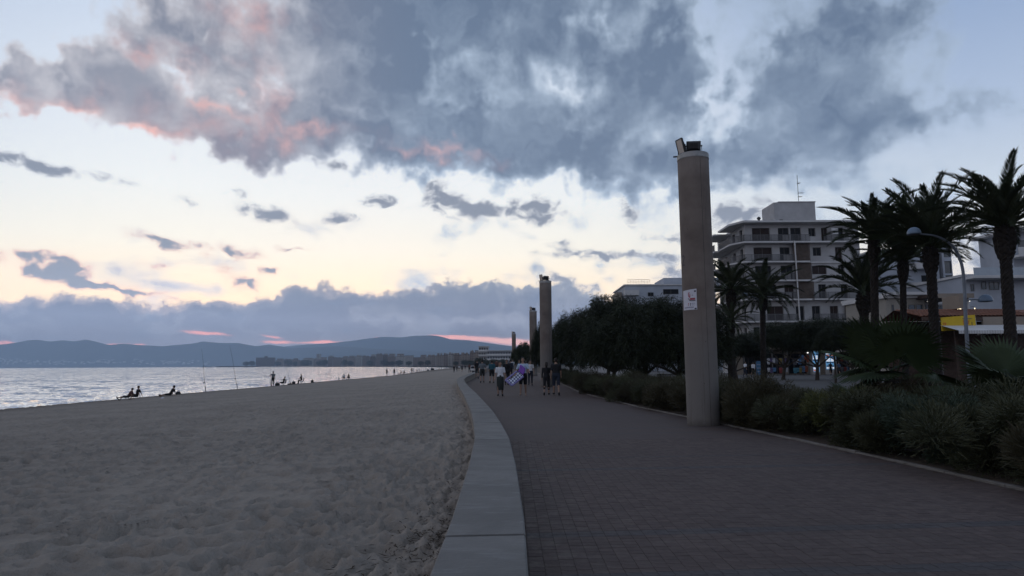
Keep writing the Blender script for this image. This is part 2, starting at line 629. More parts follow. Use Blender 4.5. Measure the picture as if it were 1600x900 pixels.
def fbm(x, y, oct=4, seed=0, gain=0.5):
    s, a, t = 0.0, 1.0, 0.0
    for i in range(oct):
        s = s + a * vnoise(x * 2 ** i + 17.3 * i, y * 2 ** i - 9.1 * i, seed + i)
        t += a
        a *= gain
    return s / t


def dents(x, y, cell, seed, fill=0.8):
    """elliptical hollows on a jittered grid, 0 outside to -1 in the middle, with a raised rim"""
    out = np.zeros_like(x)
    gx, gy = np.floor(x / cell), np.floor(y / cell)
    for dx in (-1, 0, 1):
        for dy in (-1, 0, 1):
            cx, cy = gx + dx, gy + dy
            on = _hash(cx, cy, seed + 5) < fill
            px = (cx + 0.15 + 0.7 * _hash(cx, cy, seed)) * cell
            py = (cy + 0.15 + 0.7 * _hash(cx, cy, seed + 1)) * cell
            an = _hash(cx, cy, seed + 2) * 3.1416
            r = cell * (0.30 + 0.34 * _hash(cx, cy, seed + 3))
            u = (x - px) * np.cos(an) + (y - py) * np.sin(an)
            w = -(x - px) * np.sin(an) + (y - py) * np.cos(an)
            q = np.sqrt((u / r) ** 2 + (w / (r * 0.55)) ** 2)
            d = -np.exp(-q ** 3 * 1.1) + 0.38 * np.exp(-((q - 1.30) / 0.28) ** 2)
            out += np.where(on, d, 0.0)
    return out


def interp(v, pts):
    return np.interp(v, [p[0] for p in pts], [p[1] for p in pts])

# ================================================================== THE SETTING
SEA_Z = -1.9
WALL_TOP = 0.45
# low wall: right edge of its top, followed from the camera into the distance (Y, X)
WALL_R = [(-8, 0.45), (0, 0.16), (3.2, 0.075), (4.6, 0.075), (7.0, 0.03), (9.5, -0.05), (12, -0.22), (15, -0.46), (20, -0.93), (25.3, -1.45),
          (32, -2.15), (39, -2.85), (44, -3.3), (50, -3.55), (60, -3.6), (75, -3.6), (95, -3.7), (130, -4.0), (200, -5.5), (330, -10.0)]
WALL_W = 0.50
# kerb between paving and planting (Y, X)
KERB = [(-8, 6.3), (0, 6.2), (7.5, 6.0), (10.5, 5.8), (15.7, 5.25), (22.5, 4.45), (30, 3.9), (36, 3.6), (50, 3.45), (75, 3.3), (110, 2.6), (150, 1.8), (200, 0.5), (330, -3.0)]
# crest of the beach before it drops to the water (Y, X)
SHORE = [(-60, -31), (0, -31), (160, -31), (210, -34), (270, -39), (430, -49), (740, -64), (900, -78)]


def rise(y):
    return 0.010 * np.clip(np.asarray(y, dtype=float) - 34.0, 0, 60.0)


# ---- sand
def sand_material():
    m = bpy.data.materials.new('dry_sand')
    m.use_nodes = True
    t = NT(m.node_tree)
    b = t.n['Principled BSDF']
    p = t.n.new('ShaderNodeNewGeometry').outputs['Position']
    n1 = t.noise(p, 0.35, 4, 0.6)
    n2 = t.noise(p, 9.0, 5, 0.65)
    n3 = t.noise(p, 160.0, 2, 0.7)
    col = t.mix(t.ss(n1, 0.3, 0.7), (0.262, 0.230, 0.198), (0.322, 0.284, 0.244))
    col = t.mix(t.ss(n2, 0.35, 0.75, 0.0, 0.35), col, (0.205, 0.175, 0.146))
    col = t.mix(t.ss(n3, 0.55, 0.8, 0.0, 0.4), col, (0.38, 0.335, 0.285))
    x = t.sep(p)[0]
    wet = t.m('MULTIPLY', t.ss(x, -26.0, -31.5), 0.6)                 # damp strip by the water
    col = t.mix(wet, col, (0.11, 0.092, 0.076))
    t.put(b.inputs['Base Color'], col)
    t.put(b.inputs['Roughness'], 0.95)
    b.inputs['Specular IOR Level'].default_value = 0.12
    h = t.m('ADD', t.m('MULTIPLY', t.noise(p, 14.0, 5, 0.62), 0.7), t.m('MULTIPLY', t.noise(p, 70.0, 3, 0.6), 0.16))
    bp = t.n.new('ShaderNodeBump')
    bp.inputs['Strength'].default_value = 1.0
    bp.inputs['Distance'].default_value = 0.06
    t.put(bp.inputs['Height'], h)
    t.put(b.inputs['Normal'], bp.outputs[0])
    return m


def sand_height(X, Y):
    """smooth lie of the beach"""
    xr = interp(Y, WALL_R) - WALL_W
    xs = interp(Y, SHORE)
    t = np.clip((xr - X) / (xr - xs), 0, 2)
    z0 = 0.17 - 0.20 * np.clip((Y - 20) / 30.0, 0, 1) + rise(Y) * 0.5
    z = z0 + (-1.0 - z0) * np.clip(t, 0, 1) ** 0.9
    z = z - 2.2 * np.clip((t - 1.0) / 0.45, 0, 3)
    return z, xr - X


def build_sand():
    nx = 500
    Y = np.concatenate([np.linspace(-9, 2.2, 25)[:-1], 2.2 * (70 / 2.2) ** np.linspace(0, 1, 640), np.linspace(70, 900, 90)[1:]])
    ny = len(Y)
    xr = interp(Y, WALL_R) - WALL_W + 0.03
    xl = np.maximum(interp(Y, SHORE) - 9.0, -(1.05 * np.abs(Y) + 7.0))
    s = np.linspace(0, 1, nx) ** 1.25
    X = xr[:, None] + (xl - xr)[:, None] * s[None, :]
    YY = np.repeat(Y[:, None], nx, 1)
    Z, dw = sand_height(X, YY)
    near = np.clip(1.4 - dw / 1.6, 0, 1) * np.clip((16 - YY) / 8, 0, 1)
    amp = np.clip(1.0 / (1 + (YY / 70.0) ** 2), 0.0, 1)
    wx = X + 0.25 * (fbm(X * 1.1, YY * 1.1, 3, 31) - 0.5)
    wy = YY + 0.25 * (fbm(X * 1.1 + 50, YY * 1.1, 3, 37) - 0.5)
    Z = Z + amp * 0.078 * dents(wx * 0.8, wy, 0.33, 3, 0.8) * (0.35 + 1.0 * fbm(X * 0.5, YY * 0.5, 2, 8))
    Z = Z + amp * 0.036 * dents(wx * 0.8, wy, 0.19, 40, 0.65)
    Z = Z + amp * 0.03 * (fbm(X * 0.8, YY * 0.8, 4, 12) - 0.5)
    Z = Z + near * (0.10 * np.maximum(0, fbm(wx * 7.0, wy * 7.0, 3, 77, 0.6) - 0.45) * 2 + 0.02 * dents(wx, wy, 0.10, 60, 0.6))
    # tyre tracks curving across the sand and a trodden line beside the wall
    for pts, gap, dep in (([(5.5, -3.4), (7.5, -3.75), (10, -4.35), (14, -5.0), (22, -5.4), (40, -7.0)], 0.62, 0.020), ([(3, -2.1), (6, -1.9), (10, -2.0), (16, -2.9), (30, -5.2), (60, -9.0)], 0.0, 0.018)):
        cx = interp(YY, pts)
        on = np.clip((YY - pts[0][0]) / 0.8, 0, 1) * np.clip((pts[-1][0] - YY) / 6.0, 0, 1)
        for s in ((-1, 1) if gap else (0,)):
            u = np.abs(X - cx - s * gap / 2)
            w = np.clip((0.11 - u) / 0.03, 0, 1) * on
            Z = Z * (1 - 0.0 * w) - dep * w * (0.75 + 0.45 * np.sign(np.sin((YY + u * 1.3) * 42.0)))
    V = np.stack([X, YY, Z], -1).reshape(-1, 3)
    i = np.arange(ny - 1)[:, None] * nx + np.arange(nx - 1)[None, :]
    quads = np.stack([i, i + nx, i + nx + 1, i + 1], -1).reshape(-1, 4)
    me = np_mesh('beach_sand', V, quads, True)
    o = link('beach_sand', me, sand_material())
    tag(o, kind='structure')
    # the rest of the beach, out of the picture to the left
    mb = MB()
    ys = [-60, -9, 0, 10, 20, 30, 45]
    for a, b2 in zip(ys[:-1], ys[1:]):
        q = []
        for yy in (a, b2):
            xa = float(max(interp(yy, SHORE) - 9.0, -(1.05 * abs(yy) + 7.0))) + 0.05
            xa = min(xa, float(interp(yy, WALL_R) - 0.5))
            for xx in (xa, float(interp(yy, SHORE)), float(interp(yy, SHORE)) - 9):
                xx = min(xx, xa)
                q.append((xx, yy, float(sand_height(np.array(xx), np.array(float(yy)))[0]) - 0.04))
        mb.add(q, [(0, 1, 4, 3), (1, 2, 5, 4)])
    tag(make('beach_sand', mb, o.data.materials[0]), kind='structure')
    return o


SAND = build_sand()


def sand_z(x, y):
    return float(sand_height(np.array(float(x)), np.array(float(y)))[0])


# ---- sea
def build_sea():
    m = bpy.data.materials.new('sea_water')
    m.use_nodes = True
    t = NT(m.node_tree)
    b = t.n['Principled BSDF']
    p = t.n.new('ShaderNodeNewGeometry').outputs['Position']
    x, y, z = t.sep(p)
    # foam line at the water's edge
    b.inputs['Base Color'].default_value = (0.95, 0.925, 0.88, 1)
    b.inputs['Metallic'].default_value = 0.93
    b.inputs['Roughness'].default_value = 0.08
    b.inputs['IOR'].default_value = 1.9
    r = t.vm('MULTIPLY', p, (1.0, 0.6, 0.0))
    half = (0.5, 0.5, 0.5)
    n1 = t.vm('SUBTRACT', t.noise(r, 1.1, 3, 0.6, out=1), half)
    n2 = t.vm('SUBTRACT', t.noise(r, 0.16, 3, 0.6, out=1), half)
    sl = t.vm('ADD', t.vm('MULTIPLY', n1, (1.9, 1.9, 0.0)), t.vm('MULTIPLY', n2, (1.5, 1.5, 0.0)))
    g = t.n.new('ShaderNodeNewGeometry')
    t.put(b.inputs['Normal'], t.vm('NORMALIZE', t.vm('ADD', g.outputs['Normal'], sl)))
    na, nr = 480, 420
    az = np.radians(np.concatenate([np.linspace(-175, -47, 40)[:-1], np.linspace(-47, 8, na - 39)]))
    rr = 26.0 * (16000 / 26.0) ** np.linspace(0, 1, nr)
    A, R = np.meshgrid(az, rr)
    X, Y = R * np.sin(A), R * np.cos(A)
    fade = 1.0 / (1 + (R / 170.0) ** 2)
    w = fbm(X * 0.22 + 0.25 * fbm(X * 0.3, Y * 0.1, 2, 3), Y * 0.07, 3, 21) - 0.5
    w2 = fbm(X * 0.8, Y * 0.5, 3, 5) - 0.5
    Z = SEA_Z + fade * (0.50 * w + 0.22 * w2)
    # a small swell about to break on the left
    cx, cy = G(28, 632, -1.75).xy
    Z += 0.28 * np.exp(-((X - cx - 0.4) / 0.9) ** 2 - ((Y - cy) / 2.4) ** 2)
    V = np.stack([X, Y, Z], -1).reshape(-1, 3)
    n = len(az)
    i = np.arange(nr - 1)[:, None] * n + np.arange(n - 1)[None, :]
    quads = np.stack([i, i + 1, i + n + 1, i + n], -1).reshape(-1, 4)
    o = link('sea', np_mesh('sea', V, quads, True), m)
    tag(o, kind='structure')


build_sea()


# ---- land sheet out to the hills
def coast(px, d):
    return ((px - 800) / 1000.0 * d, d)


LAND_MAT = mat('dusty_ground', (0.10, 0.093, 0.085), 0.95, 0.3, 0.05, coords='World')
STREET_MAT = mat('street_paving', (0.10, 0.096, 0.094), 0.85, 0.2, 0.6, bump=0.2, bscale=12, coords='World')
mb = MB()
poly = [(3.0, -60), (3.0, 30), (0.5, 120), (-4, 330), (-20, 650), (-60, 860), coast(716, 900), coast(690, 1150), coast(650, 1500), coast(600, 1950), coast(560, 2300), coast(480, 2900),
        coast(400, 3500), coast(345, 3650), coast(348, 3720), (-1500, 4200), (-1700, 8400), (-13500, 8400), (-13500, 15500), (15500, 15500), (15500, -60)]
mb.add([(x, y, -0.06) for x, y in poly], [tuple(range(len(poly) - 1, -1, -1))])
tag(make('ground', mb, LAND_MAT), kind='structure')

# street and square behind the planting
mb = MB()
mb.add([(8, 40, -0.05), (120, 40, -0.05), (120, 260, -0.05), (12, 260, -0.05)], [(0, 1, 2, 3)])
tag(make('street', mb, STREET_MAT), kind='structure')

# planting bed soil
SOIL = mat('bed_soil', (0.075, 0.058, 0.045), 0.95, 0.4, 2.5, bump=0.6, bscale=9, coords='World')
mb = MB()
ys = list(np.linspace(-8, 30, 24)) + list(np.linspace(36, 200, 24))
vs, fs = [], []
for i, y in enumerate(ys):
    x0 = float(interp(y, KERB)) + 0.05
    wd = 9.5 if y < 40 else 7.0
    for k in range(7):
        u = k / 6.0
        vs.append((x0 + wd * u, y, float(rise(y)) - 0.03 + 0.09 * math.sin(math.pi * u) + 0.03 * RNG.random()))
for i in range(len(ys) - 1):
    for k in range(6):
        a = i * 7 + k
        fs.append((a, a + 1, a + 8, a + 7))
mb.add(vs, fs)
tag(make('planting_bed', mb, SOIL, smooth=True), kind='structure')

# ---- promenade paving
SHEAR = 0.075
PW, PD = 0.116, 0.0905
BANDS = (4.66, 5.76)
PERIOD = 4.70


def band_rows(r):
    v = (r * PD - BANDS[0]) % PERIOD
    return v < 0.17 or 1.10 <= v < 1.27


PAVER = [mat('paver_brown_%d' % i, c, 0.8, 0.2, 14.0, bump=0.3, bscale=60, rnd=0.10)
         for i, c in enumerate([(0.088, 0.064, 0.058), (0.083, 0.060, 0.055), (0.094, 0.069, 0.062)])]


def stained(m):
    t = NT(m.node_tree)
    b = t.n['Principled BSDF']
    old = b.inputs['Base Color'].links[0].from_socket
    p = t.n.new('ShaderNodeNewGeometry').outputs['Position']
    col = t.mix(t.ss(t.noise(p, 0.5, 5, 0.6), 0.35, 0.7, 0.0, 0.38), old, (0.056, 0.043, 0.040))
    col = t.mix(t.ss(t.noise(p, 2.2, 4, 0.6), 0.5, 0.75, 0.0, 0.30), col, (0.13, 0.105, 0.092))
    x, y, z = t.sep(p)
    sandy = t.m('MULTIPLY', t.ss(x, 1.1, 0.0), t.ss(t.noise(p, 5.0, 5, 0.7), 0.45, 0.7, 0.0, 0.5))      # blown sand beside the wall
    col = t.mix(sandy, col, (0.19, 0.165, 0.14))
    col = t.mix(t.ss(t.noise(p, 7.0, 2, 0.4), 0.70, 0.74, 0.0, 0.5), col, (0.045, 0.037, 0.035))       # spots
    t.put(b.inputs['Base Color'], col)


for _m in PAVER:
    stained(_m)
PAVER_B = mat('paver_slate', (0.068, 0.060, 0.062), 0.75, 0.3, 14.0, bump=0.3, bscale=60, rnd=0.1)


stained(PAVER_B)


def paving_material():
    m = bpy.data.materials.new('paving_far')
    m.use_nodes = True
    t = NT(m.node_tree)
    b = t.n['Principled BSDF']
    p = t.n.new('ShaderNodeNewGeometry').outputs['Position']
    x, y, z = t.sep(p)
    yy = t.m('SUBTRACT', y, t.m('MULTIPLY', x, SHEAR))
    br = t.n.new('ShaderNodeTexBrick')
    br.offset = 0.0
    t.put(br.inputs['Vector'], t.xyz(x, yy, 0.0))
    br.inputs['Scale'].default_value = 1.0
    br.inputs['Brick Width'].default_value = PW
    br.inputs['Row Height'].default_value = PD
    br.inputs['Mortar Size'].default_value = 0.004
    br.inputs['Color1'].default_value = (0.093, 0.068, 0.062, 1)
    br.inputs['Color2'].default_value = (0.080, 0.058, 0.053, 1)
    br.inputs['Mortar'].default_value = (0.066, 0.052, 0.048, 1)
    v = t.m('FLOORED_MODULO', t.m('SUBTRACT', yy, BANDS[0]), PERIOD)
    b1 = t.m('LESS_THAN', v, 0.18)
    b2 = t.m('MULTIPLY', t.m('GREATER_THAN', v, 1.09), t.m('LESS_THAN', v, 1.27))
    col = t.mix(t.m('MULTIPLY', t.m('ADD', b1, b2), 0.7), br.outputs['Color'], (0.068, 0.060, 0.062))
    st = t.noise(p, 0.5, 5, 0.6)
    col = t.mix(t.ss(st, 0.35, 0.7, 0.0, 0.35), col, (0.060, 0.047, 0.044))
    st2 = t.noise(p, 2.2, 4, 0.6)
    col = t.mix(t.ss(st2, 0.5, 0.75, 0.0, 0.25), col, (0.12, 0.098, 0.088))
    t.put(b.inputs['Base Color'], col)
    b.inputs['Roughness'].default_value = 0.8
    b.inputs['Specular IOR Level'].default_value = 0.3
    return m


JOINT = mat('joint_sand', (0.100, 0.080, 0.070), 0.95, 0.4, 8.0, coords='World')
PAVE_END = 144 * PD


def wall_x(y):
    return float(interp(y, WALL_R))


def kerb_x(y):
    return float(interp(y, KERB))


def strip(ys, z, name, m, x_pad=0.0):
    mb = MB()
    vs = []
    for y in ys:
        for x in np.linspace(wall_x(y) - 0.06, kerb_x(y) + 0.02, 9):
            yy = y + SHEAR * x
            vs.append((float(x), yy, z + float(rise(yy))))
    fs = []
    for i in range(len(ys) - 1):
        for k in range(8):
            a = i * 9 + k
            fs.append((a, a + 1, a + 10, a + 9))
    mb.add(vs, fs)
    return make(name, mb, m)


far_y = [PAVE_END] + list(np.linspace(15, 60, 24)) + list(np.linspace(66, 330, 40))
prom = strip(list(np.linspace(-8, PAVE_END, 30)), -0.0045, 'promenade', JOINT)
tag(prom, kind='structure')
far_pave = strip(far_y, -0.001, 'paving', paving_material())
far_pave.parent = prom
tag(far_pave, kind='stuff')


def build_pavers():
    unit = MB().bbox(-PW / 2 + 0.0011, PW / 2 - 0.0011, -PD / 2 + 0.0018, PD / 2 - 0.0018, -0.0045, 0.0, 0.0014)
    uni = []
    for mm in PAVER + [PAVER_B]:
        me = unit.mesh('paver')
        me.materials.append(mm)
        uni.append(me)
    uv = np.array(unit.v)
    uf = unit.f
    cells = []
    for r in range(int(-1.0 / PD), 144):
        yc = (r + 0.5) * PD
        x0, x1 = wall_x(yc) + 0.005, kerb_x(yc)
        c0 = math.ceil((x0 - 0.02) / PW)
        for c in range(c0, int(x1 / PW)):
            xc = (c + 0.5) * PW
            cells.append((xc, yc + SHEAR * xc, r, c))
    def seen(c):
        u = c[0] / max(c[1], 0.1)
        return c[1] > 4.35 and -0.1 < u < 0.82
    vis = sorted([c for c in cells if seen(c)], key=lambda c: c[1])
    single = vis[:300]
    keep = set((c[2], c[3]) for c in single)
    def kind(c):
        if band_rows(c[2] + 0.5):
            return 3
        return int(RNG.random() * 3)
    for c in single:
        o = link('paver', uni[kind(c)], None, prom)
        o.location = (c[0] + RNG.uniform(-0.001, 0.001), c[1] + RNG.uniform(-0.001, 0.001), RNG.uniform(-0.0016, 0.0008))
        o.rotation_euler = (RNG.uniform(-0.006, 0.006), RNG.uniform(-0.006, 0.006), 0.05 + RNG.uniform(-0.012, 0.012))
    buckets = [[], [], [], []]
    for c in cells:
        if (c[2], c[3]) not in keep:
            buckets[kind(c)].append(c)
    top = [f for f in uf if len(f) == 4 or min(f) >= 16]
    for k, lst in enumerate(buckets):
        vs, fs = [], []
        mb = MB()
        for c in lst:
            a = 0.05 + RNG.uniform(-0.012, 0.012)
            ca, sa = math.cos(a), math.sin(a)
            dz = RNG.uniform(-0.0016, 0.0008)
            tx, ty = RNG.uniform(-0.006, 0.006), RNG.uniform(-0.006, 0.006)
            o = len(mb.v)
            for x, y, z in unit.v:
                mb.v.append((c[0] + x * ca - y * sa, c[1] + x * sa + y * ca, z + dz + tx * x + ty * y))
            for f in uf[1:]:
                mb.f.append(tuple(i + o for i in f))
        o = make('pavers', mb, [*PAVER, PAVER_B][k], prom)
        tag(o, kind='stuff')


build_pavers()

# ---- low wall with coping slabs
CONC = mat('coping_concrete', (0.158, 0.154, 0.147), 0.75, 0.14, 1.6, bump=0.35, bscale=30, c2=(0.125, 0.122, 0.117), coords='World', rnd=0.05)
def streaks(m):
    t = NT(m.node_tree)
    b = t.n['Principled BSDF']
    old = b.inputs['Base Color'].links[0].from_socket
    p = t.n.new('ShaderNodeNewGeometry').outputs['Position']
    n = t.noise(t.vm('MULTIPLY', p, (2.2, 11.0, 1.0)), 1.0, 5, 0.65)
    k = t.noise(p, 1.1, 3, 0.5)
    col = t.mix(t.m('MULTIPLY', t.ss(n, 0.52, 0.70), t.ss(k, 0.35, 0.65, 0.15, 0.6)), old, (0.27, 0.27, 0.265))
    n2 = t.noise(p, 3.3, 6, 0.7)
    col = t.mix(t.ss(n2, 0.56, 0.74, 0.0, 0.5), col, (0.10, 0.095, 0.085))
    t.put(b.inputs['Base Color'], col)


streaks(CONC)
RENDER = mat('wall_render', (0.25, 0.215, 0.18), 0.9, 0.3, 3.0, bump=0.5, bscale=25, coords='World')


def build_wall():
    w = thing('low_wall', 'long low seat wall of pale concrete slabs between sand and promenade', 'wall', (0.0, 3.0, 0.0))
    ys = sorted(set(list(np.linspace(-8, 60, 120)) + list(np.linspace(60, 330, 40))))
    ys = [float(y) for y in ys]

    def edge(y):
        x = wall_x(y)
        dx = (wall_x(y + 0.8) - wall_x(y - 0.8)) / 1.6
        n = Vector((-1, dx, 0)).normalized()
        return Vector((x, y, 0)), n
    mb = MB()
    vs, fs = [], []
    for y in ys:
        e, n = edge(y)
        zr = float(rise(y))
        for q, z in ((-0.012, -0.35), (-0.012, WALL_TOP - 0.075), (WALL_W + 0.012, WALL_TOP - 0.075), (WALL_W + 0.012, -0.8)):
            pt = e + n * (q if q > 0 else 0.012)
            if q > 0:
                pt = e + n * (WALL_W - 0.012)
            vs.append((pt.x, pt.y, z + zr))
    for i in range(len(ys) - 1):
        for k in range(3):
            a = i * 4 + k
            fs.append((a, a + 4, a + 5, a + 1))
    mb.add(vs, fs)
    make_w('wall_body', mb, RENDER, w)
    # coping slabs, joints where the photograph has them
    cuts = [-6.6, -4.0, -1.3, 1.45, 4.13, 6.62, 9.35]
    while cuts[-1] < 325:
        cuts.append(cuts[-1] + (2.65 if cuts[-1] < 120 else 5.3))
    for a, b in zip(cuts[:-1], cuts[1:]):
        n = 7
        vs = []
        dz = RNG.uniform(-0.004, 0.004)
        for i in range(n):
            y = a + 0.014 + (b - a - 0.028) * i / (n - 1)
            e, nn = edge(y)
            zr = float(rise(y)) + dz
            for q, z in ((0.0, -0.073), (0.0, -0.010), (0.010, 0.0), (WALL_W - 0.010, 0.0), (WALL_W, -0.010), (WALL_W, -0.073)):
                pt = e + nn * q
                vs.append((pt.x, pt.y - 0.03 * (q / WALL_W - 0.5), WALL_TOP + z + zr))
        fs = []
        for i in range(n - 1):
            for k in range(5):
                p = i * 6 + k
                fs.append((p, p + 6, p + 7, p + 1))
        fs.append((0, 1, 2, 3, 4, 5))
        fs.append(tuple(range((n - 1) * 6 + 5, (n - 1) * 6 - 1, -1)))
        mb = MB()
        mb.add(vs, fs)
        o = make_w('coping_slab', mb, CONC, w)
        # flat shading keeps the arrises


build_wall()

# ---- kerb
KERB_M = mat('kerb_stone', (0.17, 0.155, 0.14), 0.85, 0.25, 3.0, bump=0.3, bscale=30, coords='World')


def build_kerb():
    k = thing('kerb', 'thin pale stone kerb edging the planted strip beside the promenade', 'kerb', (kerb_x(8), 8, 0))
    y = -4.0
    while y < 120:
        L = 1.0 if y < 60 else 3.0
        vs = []
        for yy in (y + 0.006, y + L - 0.006):
            x = kerb_x(yy)
            z = float(rise(yy)) + RNG.uniform(-0.008, 0.008)
            for q, dz in ((0.0, -0.1), (0.0, 0.022), (0.010, 0.030), (0.08, 0.030), (0.09, 0.022), (0.09, -0.1)):
                vs.append((x + q, yy, z + dz))
        fs = [(i, i + 1, i + 7, i + 6) for i in range(5)] + [(5, 4, 3, 2, 1, 0), (6, 7, 8, 9, 10, 11)]
        make_w('kerb_stone', MB().add(vs, [tuple(reversed(f)) for f in fs]), KERB_M, k)
        y += L


build_kerb()


# ---- hills
def build_hills():
    rock = mat('hill_scrub', (0.055, 0.062, 0.055), 0.95, 0.35, 0.0012, coords='World')
    fr = [(-500, 545), (-250, 540), (-100, 536), (0, 538.5), (22, 536), (45, 531.5), (60, 531), (78, 534), (98, 531.5), (115, 533.5), (135, 530.5), (150, 534), (170, 539), (195, 537),
          (215, 539), (255, 541), (275, 539), (300, 537), (317, 533.5), (345, 536), (372, 536), (400, 541), (420, 538.5), (455, 543.5), (490, 543), (520, 540.5),
          (560, 543), (600, 546), (650, 548), (720, 552), (800, 556), (900, 560), (1000, 563), (1150, 565)]
    bk = [(200, 560), (400, 546), (470, 539), (510, 536.5), (545, 533), (570, 529.5), (600, 526), (625, 527), (650, 524.5), (675, 524), (690, 526), (705, 530.5), (730, 531.5), (765, 536.5), (800, 541),
          (860, 543), (930, 546), (1050, 544), (1200, 540), (1400, 538), (1700, 545)]
    for name, prof, y0, yr, y1 in (('hills', fr, 8450, 9800, 11200), ('mountain_range', bk, 11600, 13000, 14600)):
        px = np.arange(prof[0][0], prof[-1][0] + 1, 4.0)
        py = np.interp(px, [p[0] for p in prof], [p[1] for p in prof])
        rows = np.linspace(0, 1, 22)
        V = []
        for j, t in enumerate(rows):
            yv = y0 + (y1 - y0) * t
            tr = (yr - y0) / (y1 - y0)
            k = math.sin(0.5 * math.pi * t / tr) ** 1.2 if t <= tr else math.cos(0.5 * math.pi * (t - tr) / (1 - tr))
            for i, a in enumerate(px):
                p = U(a, float(py[i]), yr)
                x = p.x * yv / yr
                spur = 0.75 + 0.5 * float(fbm(np.array(a * 0.028 + 0.3 * j), np.array(j * 0.22), 3, 4))
                kk = k * (spur + (1 - spur) * k ** 3) if t < tr else k
                V.append((x, yv, max(-2.5, (p.z + 6) * kk - 6)))
        n = len(px)
        i = np.arange(len(rows) - 1)[:, None] * n + np.arange(n - 1)[None, :]
        q = np.stack([i, i + 1, i + n + 1, i + n], -1).reshape(-1, 4)
        tag(link(name, np_mesh(name, np.array(V), q, True), rock), kind='structure')
    # pale specks of the towns below the hills
    mb = MB()
    for _ in range(420):
        px = RNG.uniform(-60, 330)
        py = RNG.gauss(563, 4.2)
        if not 551 < py < 569.5:
            continue
        d = 8480 + (570 - py) * 40
        p = U(px, py, d)
        s = RNG.uniform(7, 20)
        mb.box(p.x - s, p.x + s, d - 5, d + 5, p.z - 6, p.z + RNG.uniform(4, 12))
    tag(make('far_hillside_town', mb, mat('far_render', (0.55, 0.52, 0.48), 0.9, 0.3, 0.02, coords='World')),
        'pale specks of towns at the foot of the far hills', kind='stuff')


build_hills()

# ---- air between here and the hills
hz = bpy.data.materials.new('haze_air')
hz.use_nodes = True
hz.node_tree.nodes.clear()
_t = NT(hz.node_tree)
_v = _t.n.new('ShaderNodeVolumePrincipled')
_v.inputs['Color'].default_value = (0.62, 0.79, 1.0, 1)
_v.inputs['Density'].default_value = AIR
_v.inputs['Anisotropy'].default_value = 0.0
_o = _t.n.new('ShaderNodeOutputMaterial')
_t.l.new(_v.outputs[0], _o.inputs['Volume'])
haze = make('haze', MB().box(-15800, 15800, -400, 15800, -12.0, 760.0), hz)
tag(haze, kind='stuff')

# ================================================================== LIGHT COLUMNS
COL_CONC = mat('column_concrete', (0.185, 0.153, 0.132), 0.85, 0.16, 0.9, bump=0.3, bscale=35, c2=(0.125, 0.100, 0.086))


def weathered(m):
    t = NT(m.node_tree)
    b = t.n['Principled BSDF']
    old = b.inputs['Base Color'].links[0].from_socket
    p = t.n.new('ShaderNodeTexCoord').outputs['Object']
    x, y, z = t.sep(p)
    n = t.noise(p, 0.8, 4, 0.6)
    low = t.ss(t.m('ADD', z, t.m('MULTIPLY', n, 2.4)), 4.6, 2.2)
    col = t.mix(t.m('MULTIPLY', low, 0.8), old, (0.185, 0.172, 0.160))                    # bleached lower shaft
    st = t.noise(t.vm('MULTIPLY', p, (9.0, 9.0, 0.45)), 1.0, 5, 0.65)
    col = t.mix(t.ss(st, 0.54, 0.74, 0.0, 0.45), col, (0.085, 0.070, 0.060))               # rain streaks
    gr = t.m('MULTIPLY', t.ss(t.m('ADD', z, t.m('MULTIPLY', t.noise(p, 6.0, 4, 0.6), 0.35)), 0.42, 0.12), 0.6)
    col = t.mix(gr, col, (0.075, 0.065, 0.058))                                            # splash dirt at the foot
    col = t.mix(t.ss(t.noise(p, 55.0, 2, 0.5), 0.66, 0.74, 0.0, 0.5), col, (0.07, 0.06, 0.055))  # pores
    t.put(b.inputs['Base Color'], col)


weathered(COL_CONC)
DARK_METAL = mat('dark_metal', (0.02, 0.02, 0.022), 0.5, 0.2, 6.0, spec=0.4)
GREY_METAL = mat('zinc_band', (0.24, 0.235, 0.23), 0.42, 0.25, 4.0, metal=0.75, bump=0.1)
SEAM_M = mat('seam_dark', (0.075, 0.065, 0.06), 0.9, 0.3, 4.0)
PANEL = mat('lamp_glass_panel', (0.55, 0.46, 0.38), 0.25, 0.15, 5.0, spec=0.6)
PAPER = mat('flyer_paper', (0.62, 0.61, 0.66), 0.7, 0.08, 9.0)
PRINT_RED = mat('print_red', (0.35, 0.06, 0.08), 0.7, 0.2, 30.0)
PRINT_DARK = mat('print_dark', (0.05, 0.045, 0.06), 0.7, 0.2, 30.0)
PRINT_GREY = mat('print_grey', (0.33, 0.33, 0.40), 0.7, 0.2, 30.0)

_b = G(1099.5, 663.5, 0.0)
COL_D = _b.y
COL_R = 0.5 * 49.5 / 1000.0 * COL_D * 0.985
COL_H = U(1082, 243, COL_D).z
BAND_H = 0.135


def cyl_patch(R, a0, a1, z0, z1, n=10, top_skew=0.0):
    """patch hugging a round column; angles in degrees, 0 faces the camera, minus is left"""
    vs, fs = [], []
    for i in range(n + 1):
        a = math.radians(a0 + (a1 - a0) * i / n)
        for z in (z0, z1 + top_skew * i / n):
            vs.append((R * math.sin(a), -R * math.cos(a), z))
    for i in range(n):
        fs.append((2 * i, 2 * i + 2, 2 * i + 3, 2 * i + 1))
    return MB().add(vs, fs)


